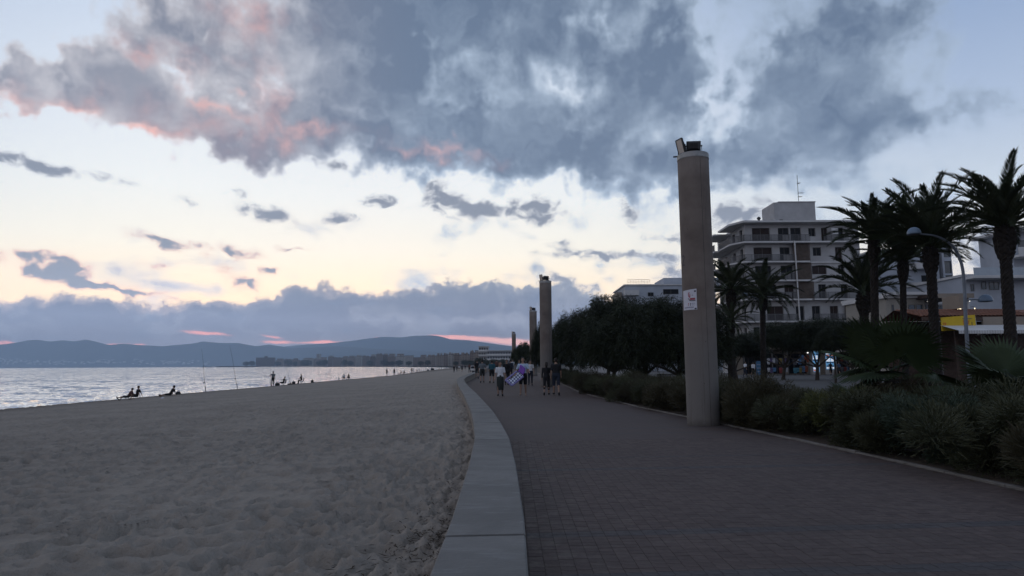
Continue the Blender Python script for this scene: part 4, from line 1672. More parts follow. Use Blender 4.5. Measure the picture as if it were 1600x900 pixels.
SHARED = {0: 'wispy grey-green shrub in the front row along the promenade kerb', 1: 'wispy grey-green shrub behind the front row of the planted strip',
          2: 'wispy shrub in the thin far part of the planted strip under the trees'}
y = 5.6
row = 0
front = []
first_row = []
while y < 60:
    step = 0.80 + 0.012 * y
    x = kerb_x(y) + 0.66 + RNG.uniform(-0.14, 0.14)
    far = y > 24
    lab, mi, k = SHARED[2 if far else 0], (0 if RNG.random() < 0.65 else 3), row % 4
    if 12.6 < y < 13.5:
        lab, mi, k = 'yellowish green shrub close to the right side of the near light column', 1, 3
        x = kerb_x(y) + 0.95
    if 9.2 < y < 10.2:
        lab, mi, k = 'bluish green dense low shrub in the middle of the front row', 2, 3
    so = shrub(lab, x, y, RNG.uniform(0.98, 1.30) * (1.0 if y < 36 else 0.85), k, mi)
    if not far and lab == SHARED[0]:
        first_row.append((y, so))
    if y < 34:
        shrub(SHARED[2 if far else 1], x + 1.25 + RNG.uniform(-0.1, 0.2), y + 0.45, RNG.uniform(1.0, 1.25) * (1.0 if y < 14 or y > 20 else 0.88), (row + 1) % 4, 0 if RNG.random() < 0.7 else 3)
    if y < 13:
        shrub(SHARED[1], x + 2.5 + RNG.uniform(-0.2, 0.2), y + 0.2, RNG.uniform(1.05, 1.35), (row + 2) % 4, 0 if RNG.random() < 0.6 else 3)
    y += step
    row += 1

ORD = ['first', 'second', 'third', 'fourth', 'fifth', 'sixth', 'seventh', 'eighth', 'ninth', 'tenth', 'eleventh', 'twelfth', 'thirteenth', 'fourteenth', 'fifteenth', 'sixteenth', 'seventeenth', 'eighteenth', 'nineteenth', 'twentieth', 'last but one', 'last']
near_side = sorted([t for t in first_row if t[0] < COL_D], key=lambda t: -t[0])
far_side = sorted([t for t in first_row if t[0] >= COL_D], key=lambda t: t[0])
for lst, where in ((near_side, 'right of the near light column'), (far_side, 'left of the near light column')):
    for i, (yy, so) in enumerate(lst):
        so['label'] = '%s wispy grey-green front-row shrub along the kerb, counted %s' % (ORD[min(i, 21)], where.replace('right of', 'rightwards from').replace('left of', 'leftwards from'))

# fallen leaves and litter along the kerb
mb = MB()
for _ in range(260):
    yy = RNG.uniform(6.5, 30)
    xx = kerb_x(yy) + RNG.choice((-1, 1, 1)) * abs(RNG.gauss(0.05, 0.16)) 
    a, l, w = RNG.uniform(0, 6.28), RNG.uniform(0.02, 0.06), RNG.uniform(0.006, 0.015)
    z = 0.008 if xx < kerb_x(yy) else 0.065
    c, s = math.cos(a), math.sin(a)
    mb.add([(xx - l * c, yy - l * s, z), (xx + w * s, yy - w * c, z + 0.01), (xx + l * c, yy + l * s, z + 0.004), (xx - w * s, yy + w * c, z + 0.008)], [(0, 1, 2, 3)])
tag(make('leaf_litter', mb, FROND_DRY), 'dry fallen leaves scattered along the kerb', kind='stuff')

# dry seaweed on the sand by the wall
WEED = mat('dry_seaweed', (0.045, 0.032, 0.022), 0.95, 0.4, 20)
mb = MB()
for _ in range(900):
    cl = RNG.choice(((5.05, 0.30, 0.16, 0.28), (4.35, 0.55, 0.3, 0.5), (3.7, 0.35, 0.3, 0.5), (6.6, 0.25, 0.15, 0.7), (5.2, 0.30, 0.16, 0.25)))
    yy = RNG.gauss(cl[0], cl[3])
    xx = wall_x(yy) - WALL_W - abs(RNG.gauss(cl[1] * 0.6, cl[2]))
    a, l, w = RNG.uniform(0, 6.28), RNG.uniform(0.012, 0.05), RNG.uniform(0.003, 0.007)
    z = sand_z(xx, yy) + RNG.uniform(0.012, 0.055)
    c, s = math.cos(a), math.sin(a)
    mb.add([(xx - l * c, yy - l * s, z), (xx + w * s, yy - w * c, z + 0.008), (xx + l * c, yy + l * s, z + RNG.uniform(-0.01, 0.02)), (xx - w * s, yy + w * c, z + 0.006)], [(0, 1, 2, 3)])
tag(make('dry_seaweed', mb, WEED), 'dark dry seaweed scraps on the sand beside the wall', kind='stuff')

# ================================================================== BUILDINGS
WHITE = mat('white_render', (0.42, 0.412, 0.41), 0.85, 0.14, 0.5, bump=0.1, bscale=8, coords='World')
WHITE_B = mat('cool_white_render', (0.40, 0.425, 0.47), 0.85, 0.10, 0.4, coords='World')
CREAM = mat('cream_render', (0.30, 0.275, 0.24), 0.85, 0.12, 0.5, coords='World')
BEIGE = mat('beige_render', (0.26, 0.22, 0.18), 0.85, 0.15, 0.5, coords='World')
SLAB_M = mat('slab_edge_white', (0.55, 0.54, 0.53), 0.8, 0.1, 0.8, coords='World')
SOFFIT = mat('soffit', (0.38, 0.37, 0.37), 0.85, 0.1, 1.0, coords='World')
GLASS_D = mat('dark_glass', (0.010, 0.011, 0.014), 0.3, 0.2, 1.0, spec=0.12)
GLASS_B = mat('blue_glass', (0.03, 0.045, 0.06), 0.08, 0.2, 1.0, spec=0.6)
SHUTTER = mat('brown_shutter', (0.032, 0.019, 0.016), 0.7, 0.25, 8.0)
FRAME_M = mat('window_frame', (0.13, 0.125, 0.12), 0.6, 0.1, 4.0)
RAIL_M = mat('rail_grey', (0.12, 0.12, 0.125), 0.5, 0.15, 4.0)
LATTICE = mat('lattice_block', (0.12, 0.094, 0.078), 0.9, 0.2, 2.0)
TILE_M = mat('roof_tile', (0.20, 0.085, 0.05), 0.85, 0.35, 3.0, rnd=0.15)
WOOD_D = mat('dark_wood', (0.07, 0.045, 0.035), 0.8, 0.3, 5.0)


def facade(name, parent, o, u, n, x0, x1, z0, z1, holes, m, depth=0.25):
    """wall in the plane through o spanned by u and z, outward normal n, with real openings (x0, x1, z0, z1)"""
    o, u, n = Vector(o), Vector(u), Vector(n)
    xs = sorted(set([x0, x1] + [h[0] for h in holes] + [h[1] for h in holes]))
    zs = sorted(set([z0, z1] + [h[2] for h in holes] + [h[3] for h in holes]))
    P = lambda x, z, k=0.0: o + u * x + Vector((0, 0, z)) - n * k
    mb = MB()
    flip = u.cross(Vector((0, 0, 1))).dot(n) < 0

    def quad(a, b, c, d):
        mb.add([a, b, c, d], [(3, 2, 1, 0) if flip else (0, 1, 2, 3)])
    for i in range(len(xs) - 1):
        for j in range(len(zs) - 1):
            cx, cz = (xs[i] + xs[i + 1]) / 2, (zs[j] + zs[j + 1]) / 2
            if any(h[0] < cx < h[1] and h[2] < cz < h[3] for h in holes):
                continue
            quad(P(xs[i], zs[j]), P(xs[i + 1], zs[j]), P(xs[i + 1], zs[j + 1]), P(xs[i], zs[j + 1]))
    for a, b, c, d in [h[:4] for h in holes]:
        quad(P(a, c), P(a, d), P(a, d, depth), P(a, c, depth))
        quad(P(b, d), P(b, c), P(b, c, depth), P(b, d, depth))
        quad(P(a, d), P(b, d), P(b, d, depth), P(a, d, depth))
        quad(P(b, c), P(a, c), P(a, c, depth), P(b, c, depth))
    make_w(name, mb, m, parent)
    return P


def window(parent, P, a, b, c, d, depth, pane=GLASS_D, frame=FRAME_M, mull=1, name='window', t=0.05):
    """a window or glazed door at the back of its opening: frame with a pane as its child"""
    mb = MB()

    def bar(x0, x1, z0, z1):
        q = [P(x0, z0, depth - 0.06), P(x1, z0, depth - 0.06), P(x1, z1, depth - 0.06), P(x0, z1, depth - 0.06),
             P(x0, z0, depth), P(x1, z0, depth), P(x1, z1, depth), P(x0, z1, depth)]
        mb.add(q, [(0, 1, 2, 3), (0, 4, 5, 1), (1, 5, 6, 2), (2, 6, 7, 3), (3, 7, 4, 0)])
    bar(a, a + t, c, d)
    bar(b - t, b, c, d)
    bar(a + t, b - t, d - t, d)
    bar(a + t, b - t, c, c + t)
    for k in range(mull):
        x = a + (b - a) * (k + 1) / (mull + 1)
        bar(x - t / 2, x + t / 2, c + t, d - t)
    w = make_w(name, mb, frame, parent)
    e = depth - 0.02
    g = MB().add([P(a + t * 0.5, c + t * 0.5, e), P(b - t * 0.5, c + t * 0.5, e), P(b - t * 0.5, d - t * 0.5, e), P(a + t * 0.5, d - t * 0.5, e)], [(0, 1, 2, 3)])
    make_w('pane', g, pane, w)
    return w


def railing(parent, pts, z, h=1.0, gap=0.13, m=None, panel=False):
    """balcony rail along world points"""
    mb = MB()
    for p, q in zip(pts[:-1], pts[1:]):
        p, q = Vector((*p, z)), Vector((*q, z))
        L = (q - p).length
        mb.tube([p + Vector((0, 0, h)), q + Vector((0, 0, h))], 0.035, 5)
        mb.tube([p + Vector((0, 0, 0.1)), q + Vector((0, 0, 0.1))], 0.025, 5)
        n = max(2, int(L / gap))
        for i in range(n + 1):
            c = p.lerp(q, i / n)
            w = 0.022 if i % 8 else 0.035
            mb.box(c.x - w, c.x + w, c.y - w, c.y + w, z, z + h)
    return make_w('railing', mb, m or RAIL_M, parent)


def block(name, parent, x0, x1, y0, y1, z0, z1, m):
    return make_w(name, MB().box(x0, x1, y0, y1, z0, z1), m, parent)


# ---- the apartment block
def build_apartments():
    D = 97.0
    X = lambda px, py=440: U(px, py, D).x
    Zp = lambda py: U(1220, py, D).z
    xc, x1 = X(1167), X(1347)
    Z = [0.0, 4.75] + [Zp(p) for p in (502, 468, 438.5, 409.5, 379)] + [Zp(348)]
    a = thing('apartment_block', 'white six-storey apartment block with balconies behind the date palms', 'building', (xc, D, -0.05))
    holes = []
    spec = []

    def op(f, p0, p1, h0, h1, kind):
        holes.append((X(p0) - xc, X(p1) - xc, Z[f] + h0, Z[f] + h1))
        spec.append((*holes[-1], kind))
    for f, lst in ((6, [(1179, 1207, 'd'), (1220, 1237, 'd'), (1239.5, 1256, 'd'), (1288, 1298, 'd'), (1310, 1323, 'd'), (1268, 1279, 'w')]),
                   (5, [(1180, 1209, 'd'), (1221, 1237, 'd'), (1273, 1286, 'w'), (1308, 1319, 'd')]),
                   (4, [(1181, 1206, 'd'), (1221, 1240, 'd'), (1270, 1293, 'w'), (1311, 1321, 'w')]),
                   (3, [(1193, 1213, 'd'), (1225, 1240, 'd'), (1278, 1290, 'd'), (1313, 1324, 'd')]),
                   (2, [(1196, 1222, 'd'), (1241, 1254, 'd'), (1266, 1279, 'd'), (1294, 1307, 'd')]),
                   (1, [(1174, 1186, 'w'), (1200, 1222, 'd'), (1240, 1258, 'd'), (1272, 1290, 'd'), (1300, 1320, 'd')])):
        for p0, p1, k in lst:
            if k == 'd':
                op(f, p0, p1, 0.12, 2.3, k)
            else:
                op(f, p0, p1, 0.95, 2.25, k)
    P = facade('front_wall', a, (xc, D, 0), (1, 0, 0), (0, -1, 0), 0.0, x1 - xc, -0.1, Z[7], holes, WHITE, 0.3)
    for i, (q0, q1, z0, z1, k) in enumerate(spec):
        window(a, P, q0, q1, z0, z1, 0.3, SHUTTER if (i % 3 == 0) else GLASS_D, FRAME_M, 1, 'glazed_door' if k == 'd' else 'window')
    # side wall facing the sea
    sh, ss = [], []
    for f in range(1, 7):
        for y0, y1, k in ((1.0, 2.3, 'd'), (4.2, 5.6, 'w'), (8.2, 9.6, 'd')):
            h = (y0, y1, Z[f] + (0.12 if k == 'd' else 0.95), Z[f] + 2.25)
            sh.append(h)
            ss.append((*h, k))
    P2 = facade('side_wall', a, (xc, D, 0), (0, 1, 0), (-1, 0, 0), 0.0, 13.0, -0.1, Z[7], sh, WHITE, 0.3)
    for q0, q1, z0, z1, k in ss:
        window(a, P2, q0, q1, z0, z1, 0.3, SHUTTER if k == 'w' else GLASS_D, FRAME_M, 1, 'glazed_door' if k == 'd' else 'window')
    block('back_wall', a, xc + 0.35, x1 - 0.01, D + 0.4, D + 13, -0.1, Z[7] - 0.02, WHITE)
    # slabs, wrapping round the seaward corner, with stepped balconies on the side
    for f in range(2, 8):
        roof = f == 7
        z = Z[f]
        t = 0.24
        fx = X(1262) if f < 6 else x1
        ov = 1.5 if roof else 1.25
        pts = [(xc - 2.0, D - ov), (x1 if roof else fx, D - ov), (x1 if roof else fx, D + 0.02), (xc + 0.02, D + 0.02), (xc + 0.02, D + 6.4), (xc - 2.0, D + 6.4)]
        # chamfered corner
        pts = [(xc - 0.6, D - ov), pts[1], pts[2], pts[3], pts[4], (xc - 2.0, D + 6.4), (xc - 2.0, D + 1.2)]
        n = len(pts)
        vs = [(x, y, z - t) for x, y in pts] + [(x, y, z + (0.06 if roof else 0.0)) for x, y in pts]
        fs = [tuple(range(n - 1, -1, -1)), tuple(range(n, 2 * n))] + [(i, (i + 1) % n, n + (i + 1) % n, n + i) for i in range(n)]
        make_w('roof_slab' if roof else 'balcony_slab', MB().add(vs, fs), SLAB_M, a)
        z2 = z - (0.45 if roof else 0.12)
        block('roof_slab' if roof else 'balcony_slab', a, xc - 2.7, xc + 0.03, D + 6.45, D + 12.4, z2 - t, z2, SLAB_M)
        if not roof:
            railing(a, [(xc - 0.6, D - ov + 0.06), (min(fx, X(1240) if f in (2, 3, 4, 5) else X(1264)), D - ov + 0.06)], z)
            railing(a, [(xc - 0.6, D - ov + 0.06), (xc - 1.94, D + 1.2), (xc - 1.94, D + 6.3)], z)
            railing(a, [(xc - 2.64, D + 6.5), (xc - 2.64, D + 12.3)], z2)
            block('parapet_panel', a, X(1222), X(1231), D - ov + 0.10, D - ov + 0.22, z + 0.02, z + 0.95, WHITE)
    # slab lines across the plain right-hand part
    for f in (2, 3, 4, 5):
        block('string_course', a, X(1262) + 0.01, x1, D - 0.22, D - 0.002, Z[f] - 0.2, Z[f] + 0.02, SLAB_M)
    # right-hand balconies
    for f, p0, p1 in ((6, 1287, 1324), (3, 1266, 1345), (2, 1264, 1312)):
        if f != 6:
            block('balcony_slab', a, X(p0), X(p1), D - 1.2, D - 0.23, Z[f] - 0.2, Z[f], SLAB_M)
        railing(a, [(X(p0), D - 1.15), (X(p1), D - 1.15)], Z[f])
    block('parapet_panel', a, X(1299), X(1309), D - 1.1, D - 1.0, Z[6] + 0.3, Z[6] + 2.0, SLAB_M)
    # pierced block screens
    for f, p0, p1 in ((5, 1240, 1265), (4, 1242, 1266), (3, 1243, 1268), (2, 1316, 1346)):
        xa, xb = X(p0), X(p1)
        za, zb = Z[f] + 0.02, Z[f + 1] - 0.25
        mb = MB()
        nx, nz = 14, 14
        for i in range(nx + 1):
            x = xa + (xb - xa) * i / nx
            mb.box(x - 0.045, x + 0.045, D - 0.62, D - 0.50, za, zb)
        for j in range(nz + 1):
            zc = za + (zb - za) * j / nz
            mb.box(xa, xb, D - 0.615, D - 0.505, zc - 0.045, zc + 0.045)
        make_w('block_screen', mb, LATTICE, a)
        block('screen_backing', a, xa, xb, D - 0.30, D - 0.25, za, zb, LATTICE)
    # white pipe down the front
    make_w('downpipe', MB().tube([(X(1239), D - 1.36, Z[6]), (X(1240), D - 1.36, Z[2])], 0.11, 6), SLAB_M, a)
    # small house on the roof
    h0, h1 = X(1226, 320), X(1293, 320)
    zt = U(1260, 316, D + 4).z
    hb = MB()
    hb.box(h0, h1, D + 4, D + 9, Z[7] + 0.061, zt)
    hb.box(X(1233, 320), h1 + 0.1, D + 3.9, D + 9.1, zt, zt + 0.14)
    hb.box(h0 - 0.05, h0 + 1.1, D + 3.6, D + 3.99, Z[7] + 0.06, Z[7] + 1.5)
    make_w('stair_house', hb, WHITE, a)
    block('stair_house_window', a, X(1233, 335), X(1238, 335), D + 3.52, D + 3.58, Z[7] + 0.7, Z[7] + 1.3, GLASS_D)
    ax, at = U(1247, 300, D + 5).x, U(1247, 274, D + 5).z
    an = MB().tube([(ax, D + 5, zt), (ax, D + 5, at)], 0.045, 5)
    for zz, w in ((0.72, 0.35), (0.38, 0.8), (0.25, 0.55)):
        z = zt + (at - zt) * zz
        an.tube([(ax - 0.1, D + 5, z), (ax + w, D + 5, z)], 0.025, 4)
        for k in range(5):
            an.tube([(ax + w * k / 4, D + 4.6, z), (ax + w * k / 4, D + 5.4, z)], 0.018, 4)
    make_w('antenna', an, RAIL_M, a)
    cx = X(1187, 345)
    ch = MB().lathe([(0.18, 0), (0.18, 0.55), (0.3, 0.6), (0.3, 0.75), (0.12, 0.95)], 10, (cx, D + 0.3, Z[7] + 0.06))
    make_w('chimney', ch, DARK_METAL, a)
    # warm lamp inside a balcony
    return a, Z, X


apt, AZ, AX = build_apartments()


# ---- generic block with a grid of windows, in photo coordinates
def far_block(name, label, px0, px1, py_top, d, depth, m, rows=(), cols=0, z0=-0.05, group=None, cat='building', roof=None, win=GLASS_D, slabs=False, fh=3.1, wz=(0.9, 2.3)):
    x0, x1 = U(px0, 500, d).x, U(px1, 500, d).x
    zt = U((px0 + px1) / 2, py_top, d).z
    o = thing(name, label, cat, (x0, d, z0), 0.0, group)
    holes = []
    nf = int((zt - z0) / fh)
    if cols:
        for f in range(nf):
            zb = zt - (f + 1) * fh
            if zb < z0:
                break
            for c in range(cols):
                w = (x1 - x0) / cols
                holes.append((w * (c + 0.22), w * (c + 0.78), zb + wz[0], zb + wz[1]))
    P = facade('front_wall', o, (x0, d, 0), (1, 0, 0), (0, -1, 0), 0, x1 - x0, z0, zt, holes, m, 0.3)
    for h in holes:
        window(o, P, *h, 0.3, win, FRAME_M, 1)
    block('rear_wall', o, x0 + 0.01, x1 - 0.01, d + 0.32, d + depth, z0, zt - 0.01, m)
    block('side_return', o, x0, x0 + 0.3, d + 0.001, d + 0.318, z0, zt - 0.005, m)
    if slabs:
        for f in range(1, nf + 1):
            zb = zt - f * fh
            if zb > z0 + 1:
                block('balcony_slab', o, x0 - 0.1, x1 + 0.1, d - 1.3, d - 0.002, zb - 0.2, zb, SLAB_M)
                block('balcony_front', o, x0 - 0.1, x1 + 0.1, d - 1.3, d - 1.2, zb + 0.02, zb + 1.0, SLAB_M)
    block('roof', o, x0 - 0.3, x1 + 0.3, d - (1.4 if slabs else 0.3), d + depth + 0.3, zt + 0.002, zt + 0.3, SLAB_M if roof is None else roof)
    return o, x0, x1, zt


# pale building behind the palm row
D2 = 112.0
o, x0, x1, zt = far_block('hotel_wing', 'plain bluish white building with rounded balconies behind the palm row', 1375, 1474, 392, D2, 14, WHITE_B)
for k in range(4):
    z = zt - 3.4 * (k + 1)
    cx = U(1441, 430, D2).x
    vs = []
    n = 14
    for zz in (z, z + 0.22, z + 1.05):
        for i in range(n + 1):
            t = math.pi * i / n
            vs.append((cx - 2.4 * math.cos(t), D2 - 0.002 - 1.9 * math.sin(t), zz))
    fs = [tuple(range(n, -1, -1)), tuple(range(n + 1, 2 * n + 2))]
    for r in (0, n + 1):
        fs += [(r + i, r + i + 1, r + n + 2 + i, r + n + 1 + i) for i in range(n)]
    make_w('round_balcony', MB().add(vs, fs), SLAB_M, o)
    block('balcony_door', o, cx - 0.2, cx + 1.2, D2 - 0.05, D2 - 0.004, z + 0.23, z + 2.4, GLASS_D)
    xa = U(1467, 430, D2).x
for pxw, pyw in ((1386, 403), (1394, 402), (1383, 466)):
    p = U(pxw, pyw, D2)
    block('slot_window', o, p.x - 0.22, p.x + 0.22, D2 - 0.06, D2 - 0.003, p.z - 0.9, p.z + 0.9, GLASS_D)
# its right-hand shaft with stacked corner windows
xa, xb = U(1474, 430, D2).x, U(1489, 430, D2).x
P = None
holes = []
for py0, py1 in ((389, 402), (408, 427), (430, 446), (449, 458)):
    holes.append((0.35, xb - xa - 0.1, U(1480, py1, D2).z, U(1480, py0, D2).z))
P = facade('shaft_wall', o, (xa + 0.01, D2, 0), (1, 0, 0), (0, -1, 0), 0, xb - xa, 0, zt + 1.2, holes, WHITE_B, 0.25)
for h in holes:
    window(o, P, *h, 0.25, GLASS_B, DARK_METAL, 0)
block('shaft', o, xa + 0.02, xb, D2 + 0.3, D2 + 14, 0, zt + 1.19, WHITE_B)

# low cream building in front of it
D3 = 74.0
o, x0, x1, zt = far_block('low_villa', 'low cream flat-roofed house with wide windows below the palm trunks', 1386, 1447, 466, D3, 9, CREAM)
for p0, p1 in ((1419, 1429), (1431, 1441), (1393, 1396)):
    xa, xb = U(p0, 480, D3).x, U(p1, 480, D3).x
    P = lambda x, z, k=0.0: Vector((x, D3 - 0.10 + k, z))
    window(o, P, xa, xb, U(1420, 489, D3).z, U(1420, 476, D3).z, 0.06, GLASS_B, FRAME_M, 0)
zr = U(1420, 462, D3).z
block('flat_roof', o, U(1383, 470, D3).x, U(1452, 470, D3).x, D3 - 1.0, D3 + 10, zt + 0.31, zt + 0.65, SLAB_M)
o2, x0, x1, zt2 = far_block('terrace_house', 'white terrace house with a long brown canopy right of the cream house', 1449, 1512, 476, 78.0, 8, WHITE_B)
xa, xb = U(1449, 470, 72).x, U(1516, 470, 72).x
zc = U(1480, 468, 72).z
block('canopy', o2, xa, xb, 71.5, 78.5, zc + 0.2, zc + 0.55, WOOD_D)
block('canopy_edge', o2, xa, xb, 71.3, 71.495, zc + 0.12, zc + 0.62, BEIGE)
for px in (1452, 1475, 1498, 1513):
    x = U(px, 480, 72).x
    make_w('post', MB().tube([(x, 72, 0), (x, 72, zc + 0.2)], 0.12, 8), SLAB_M, o2)
for p0, p1 in ((1453, 1459), (1463, 1475), (1480, 1495)):
    P = lambda x, z, k=0.0: Vector((x, 78.0 - 0.10 + k, z))
    window(o2, P, U(p0, 480, 78).x, U(p1, 480, 78).x, U(1460, 492, 78).z, U(1460, 478, 78).z, 0.06, GLASS_B, FRAME_M, 1)

# modern white building at the right edge
D4 = 82.0
o, x0, x1, zt = far_block('modern_block', 'modern white terraced building with glass rails at the right edge', 1512, 1640, 432, D4, 12, WHITE_B)
P = lambda x, z, k=0.0: Vector((x, D4 - 0.10 + k, z))
for p0, p1, q0, q1 in ((1533, 1540, 440, 452), (1545, 1560, 441, 453), (1516, 1521, 444, 455), (1566, 1576, 441, 453)):
    window(o, P, U(p0, 445, D4).x, U(p1, 445, D4).x, U(1540, q1, D4).z, U(1540, q0, D4).z, 0.06, GLASS_B, FRAME_M, 1 if p1 - p0 > 8 else 0)
xb = U(1512, 450, D4).x
zl = U(1520, 437, D4).z
block('terrace_slab', o, xb - 0.8, xb + 16, D4 - 2.4, D4 - 0.12, zl - 0.1, zl + 0.25, SLAB_M)
gl = MB().box(xb - 0.7, xb + 15.8, D4 - 2.3, D4 - 2.27, zl + 0.25, zl + 1.25)
make_w('glass_rail', gl, mat('rail_glass', (0.30, 0.36, 0.42), 0.1, 0.1, 1.0, spec=0.6), o)
xu = U(1583, 400, D4 + 6).x
zu = U(1590, 363, D4 + 6).z
block('upper_storey', o, xu, xu + 14, D4 + 6, D4 + 12.3, zt + 0.31, zu, WHITE_B)
block('upper_roof', o, xu - 1.2, xu + 14, D4 + 4, D4 + 12.6, zu + 0.002, zu + 0.35, SLAB_M)
zm = U(1590, 398, D4 + 4).z
block('upper_balcony', o, xu - 1.0, xu + 14, D4 + 3.6, D4 + 5.99, zm - 0.3, zm, SLAB_M)
block('upper_balcony_front', o, xu - 1.0, xu + 14, D4 + 3.6, D4 + 3.75, zm + 0.01, zm + 1.0, SLAB_M)
block('upper_window', o, xu + 0.8, xu + 3.0, D4 + 5.92, D4 + 5.995, zm + 0.05, zm + 2.4, GLASS_B)

# hotel behind the grove
D5 = 150.0
o, x0, x1, zt = far_block('white_hotel', 'pale hotel with roof rails peeping over the dark trees', 978, 1120, 446, D5, 16, WHITE_B)
P = lambda x, z, k=0.0: Vector((x, D5 - 0.10 + k, z))
for p0, p1, q0, q1 in ((981, 992, 453, 461), (1012, 1021, 457, 463), (1036, 1060, 452, 460)):
    window(o, P, U(p0, 455, D5).x, U(p1, 455, D5).x, U(1000, q1, D5).z, U(1000, q0, D5).z, 0.06, GLASS_D, FRAME_M, 1)
zb = U(985, 461, D5).z
xq = U(974, 455, D5).x
block('corner_balcony', o, xq, xq + 3.4, D5 - 1.8, D5 - 0.002, zb - 0.2, zb + 1.0, SLAB_M)
xu, zu = U(1037, 440, D5 + 5).x, U(1060, 434, D5 + 5).z
block('upper_storey', o, xu, xu + 14, D5 + 5, D5 + 15, zt + 0.31, zu, WHITE_B)
block('upper_window', o, U(1052, 441, D5).x, U(1064, 441, D5).x, D5 + 4.9, D5 + 4.99, U(1060, 443, D5).z, U(1060, 440, D5).z, GLASS_D)
rl = MB()
xa, xb = U(982, 440, D5).x, U(1017, 440, D5).x
for k in range(9):
    x = xa + (xb - xa) * k / 8
    rl.tube([(x, D5 + 1, zt + 0.3), (x, D5 + 1, zt + 1.6)], 0.04, 4)
for z in (1.0, 1.6):
    rl.tube([(xa, D5 + 1, zt + z), (xb, D5 + 1, zt + z)], 0.04, 4)
make_w('roof_rail', rl, SLAB_M, o)
block('annex', o, U(966, 460, D5).x, U(974, 460, D5).x, D5 + 2, D5 + 9, 0, U(968, 455, D5).z, BEIGE)
far_block('pale_flats', 'pale flats with small windows seen low between the near column and the palms', 1113, 1150, 476, 170, 12, WHITE_B, cols=5)

# ---- distant seafront hotel
D6 = 420.0
far_block('slab_hotel', 'long grey hotel with banded balcony floors far down the promenade', 761, 826, 548, D6, 18, WHITE_B, cols=16, slabs=True, fh=3.0)
far_block('tower_hotel', 'narrow white hotel tower left of the long banded hotel', 748, 763, 541.5, D6 + 20, 14, WHITE, cols=4, slabs=True, fh=3.2)
far_block('beach_pavilion', 'low beige flat-roofed pavilion at the foot of the banded hotel', 796, 826, 561, 300, 8, BEIGE, cols=6, fh=3.0)


# ---- town along the bay
def town_material(name, c):
    m = bpy.data.materials.new(name)
    m.use_nodes = True
    t = NT(m.node_tree)
    b = t.n['Principled BSDF']
    tc = t.n.new('ShaderNodeTexCoord')
    x, y, z = t.sep(tc.outputs['Object'])
    br = t.n.new('ShaderNodeTexBrick')
    br.offset = 0.0
    t.put(br.inputs['Vector'], t.xyz(t.m('ADD', x, y), z, 0.0))
    br.inputs['Brick Width'].default_value = 4.5
    br.inputs['Row Height'].default_value = 3.2
    br.inputs['Mortar Size'].default_value = 0.8
    br.inputs['Scale'].default_value = 1.0
    br.inputs['Color1'].default_value = (*[v * 0.45 for v in c], 1)
    br.inputs['Color2'].default_value = (*[v * 0.62 for v in c], 1)
    br.inputs['Mortar'].default_value = (*c, 1)
    t.put(b.inputs['Base Color'], br.outputs['Color'])
    b.inputs['Roughness'].default_value = 0.8
    return m


TOWN = [town_material('town_wall_%d' % i, c) for i, c in enumerate([(0.22, 0.165, 0.135), (0.38, 0.345, 0.31), (0.13, 0.095, 0.08), (0.28, 0.225, 0.185)])]


TOWN_SLAB = mat('town_slab', (0.22, 0.20, 0.18), 0.9, 0.1, 0.1)


def town_block(label, px0, px1, py_top, d, mi, parts=1, group='buildings of the town across the bay', top=None):
    x0, x1 = U(px0, 560, d).x, U(px1, 560, d).x
    z = U(px0, py_top, d).z
    o = thing('town_building', label, 'building', ((x0 + x1) / 2, d, -0.06), 0.0, group)
    w = (x1 - x0) / 2
    mb = MB().box(-w, w, 0, 22, 0, z)
    make('walls', mb, TOWN[mi], o)
    make('roof', MB().box(-w - 0.6, w + 0.6, -0.6, 22.6, z + 0.01, z + 0.9), TOWN[2], o)
    if top:
        k = MB()
        for f0, f1, h in top:
            k.box(-w + 2 * w * f0, -w + 2 * w * f1, 4, 14, z + 0.91, z + 0.9 + h)
        make('roof_structure', k, TOWN[mi], o)
    k = MB()
    n = max(2, int(z / 3.2))
    for f in range(1, n):
        k.box(-w + 0.3, w - 0.3, -1.2, -0.01, f * z / n - 0.15, f * z / n + 0.15)
    make('balcony_slabs', k, TOWN_SLAB, o)
    return o


town_block('brown blocky hotel standing alone on the point across the bay', 400, 428, 559, 3350, 2, top=[(0.45, 0.6, 7)])
town_block('slim tower above the roofs of the town across the bay', 494.5, 499.5, 553.5, 3000, 1)
town_block('white stepped building by the dark trees where the beach ends', 705, 722, 555, 1150, 1, top=[(0.2, 0.6, 3)])
tr = random.Random(5)
px = 431.0
cntr = [0, 0, 0, 0]
bk_n = 0
while px < 746:
    w = tr.uniform(6, 17)
    # coast distance
    d = float(np.interp(px, [400, 480, 560, 600, 650, 690, 716, 746], [3500, 2950, 2350, 2000, 1560, 1220, 980, 760])) + 40
    base = float(np.interp(px, [430, 460, 490, 540, 580, 640, 690, 720, 746], [566, 564, 560.5, 557.5, 555.5, 556.5, 557, 554, 551]))
    if px < 470:
        base = 563.5
    mi = tr.choice((0, 0, 1, 2, 3, 3))
    cntr[mi] += 1
    town_block(ORD[min(cntr[mi], 22) - 1] + ' ' + ('beige', 'pale', 'brown', 'sandy')[mi] + ' apartment block from the left in the seafront row across the bay', px, px + w * 0.93, base + tr.uniform(-2.2, 3.0), d + tr.uniform(0, 60), mi,
               top=[(0.1, 0.4, tr.uniform(2, 5)), (0.6, 0.8, tr.uniform(2, 4))] if tr.random() < 0.6 else None)
    if tr.random() < 0.8:
        d2 = d + tr.uniform(150, 320)
        bk_n += 1
        town_block('%s block from the left rising behind the seafront row across the bay' % ORD[min(bk_n, 22) - 1], px + 2, px + w * 0.8, base - tr.uniform(0.5, 3.5), d2, tr.choice((0, 1, 3)), group='second row of the town across the bay')
    px += w

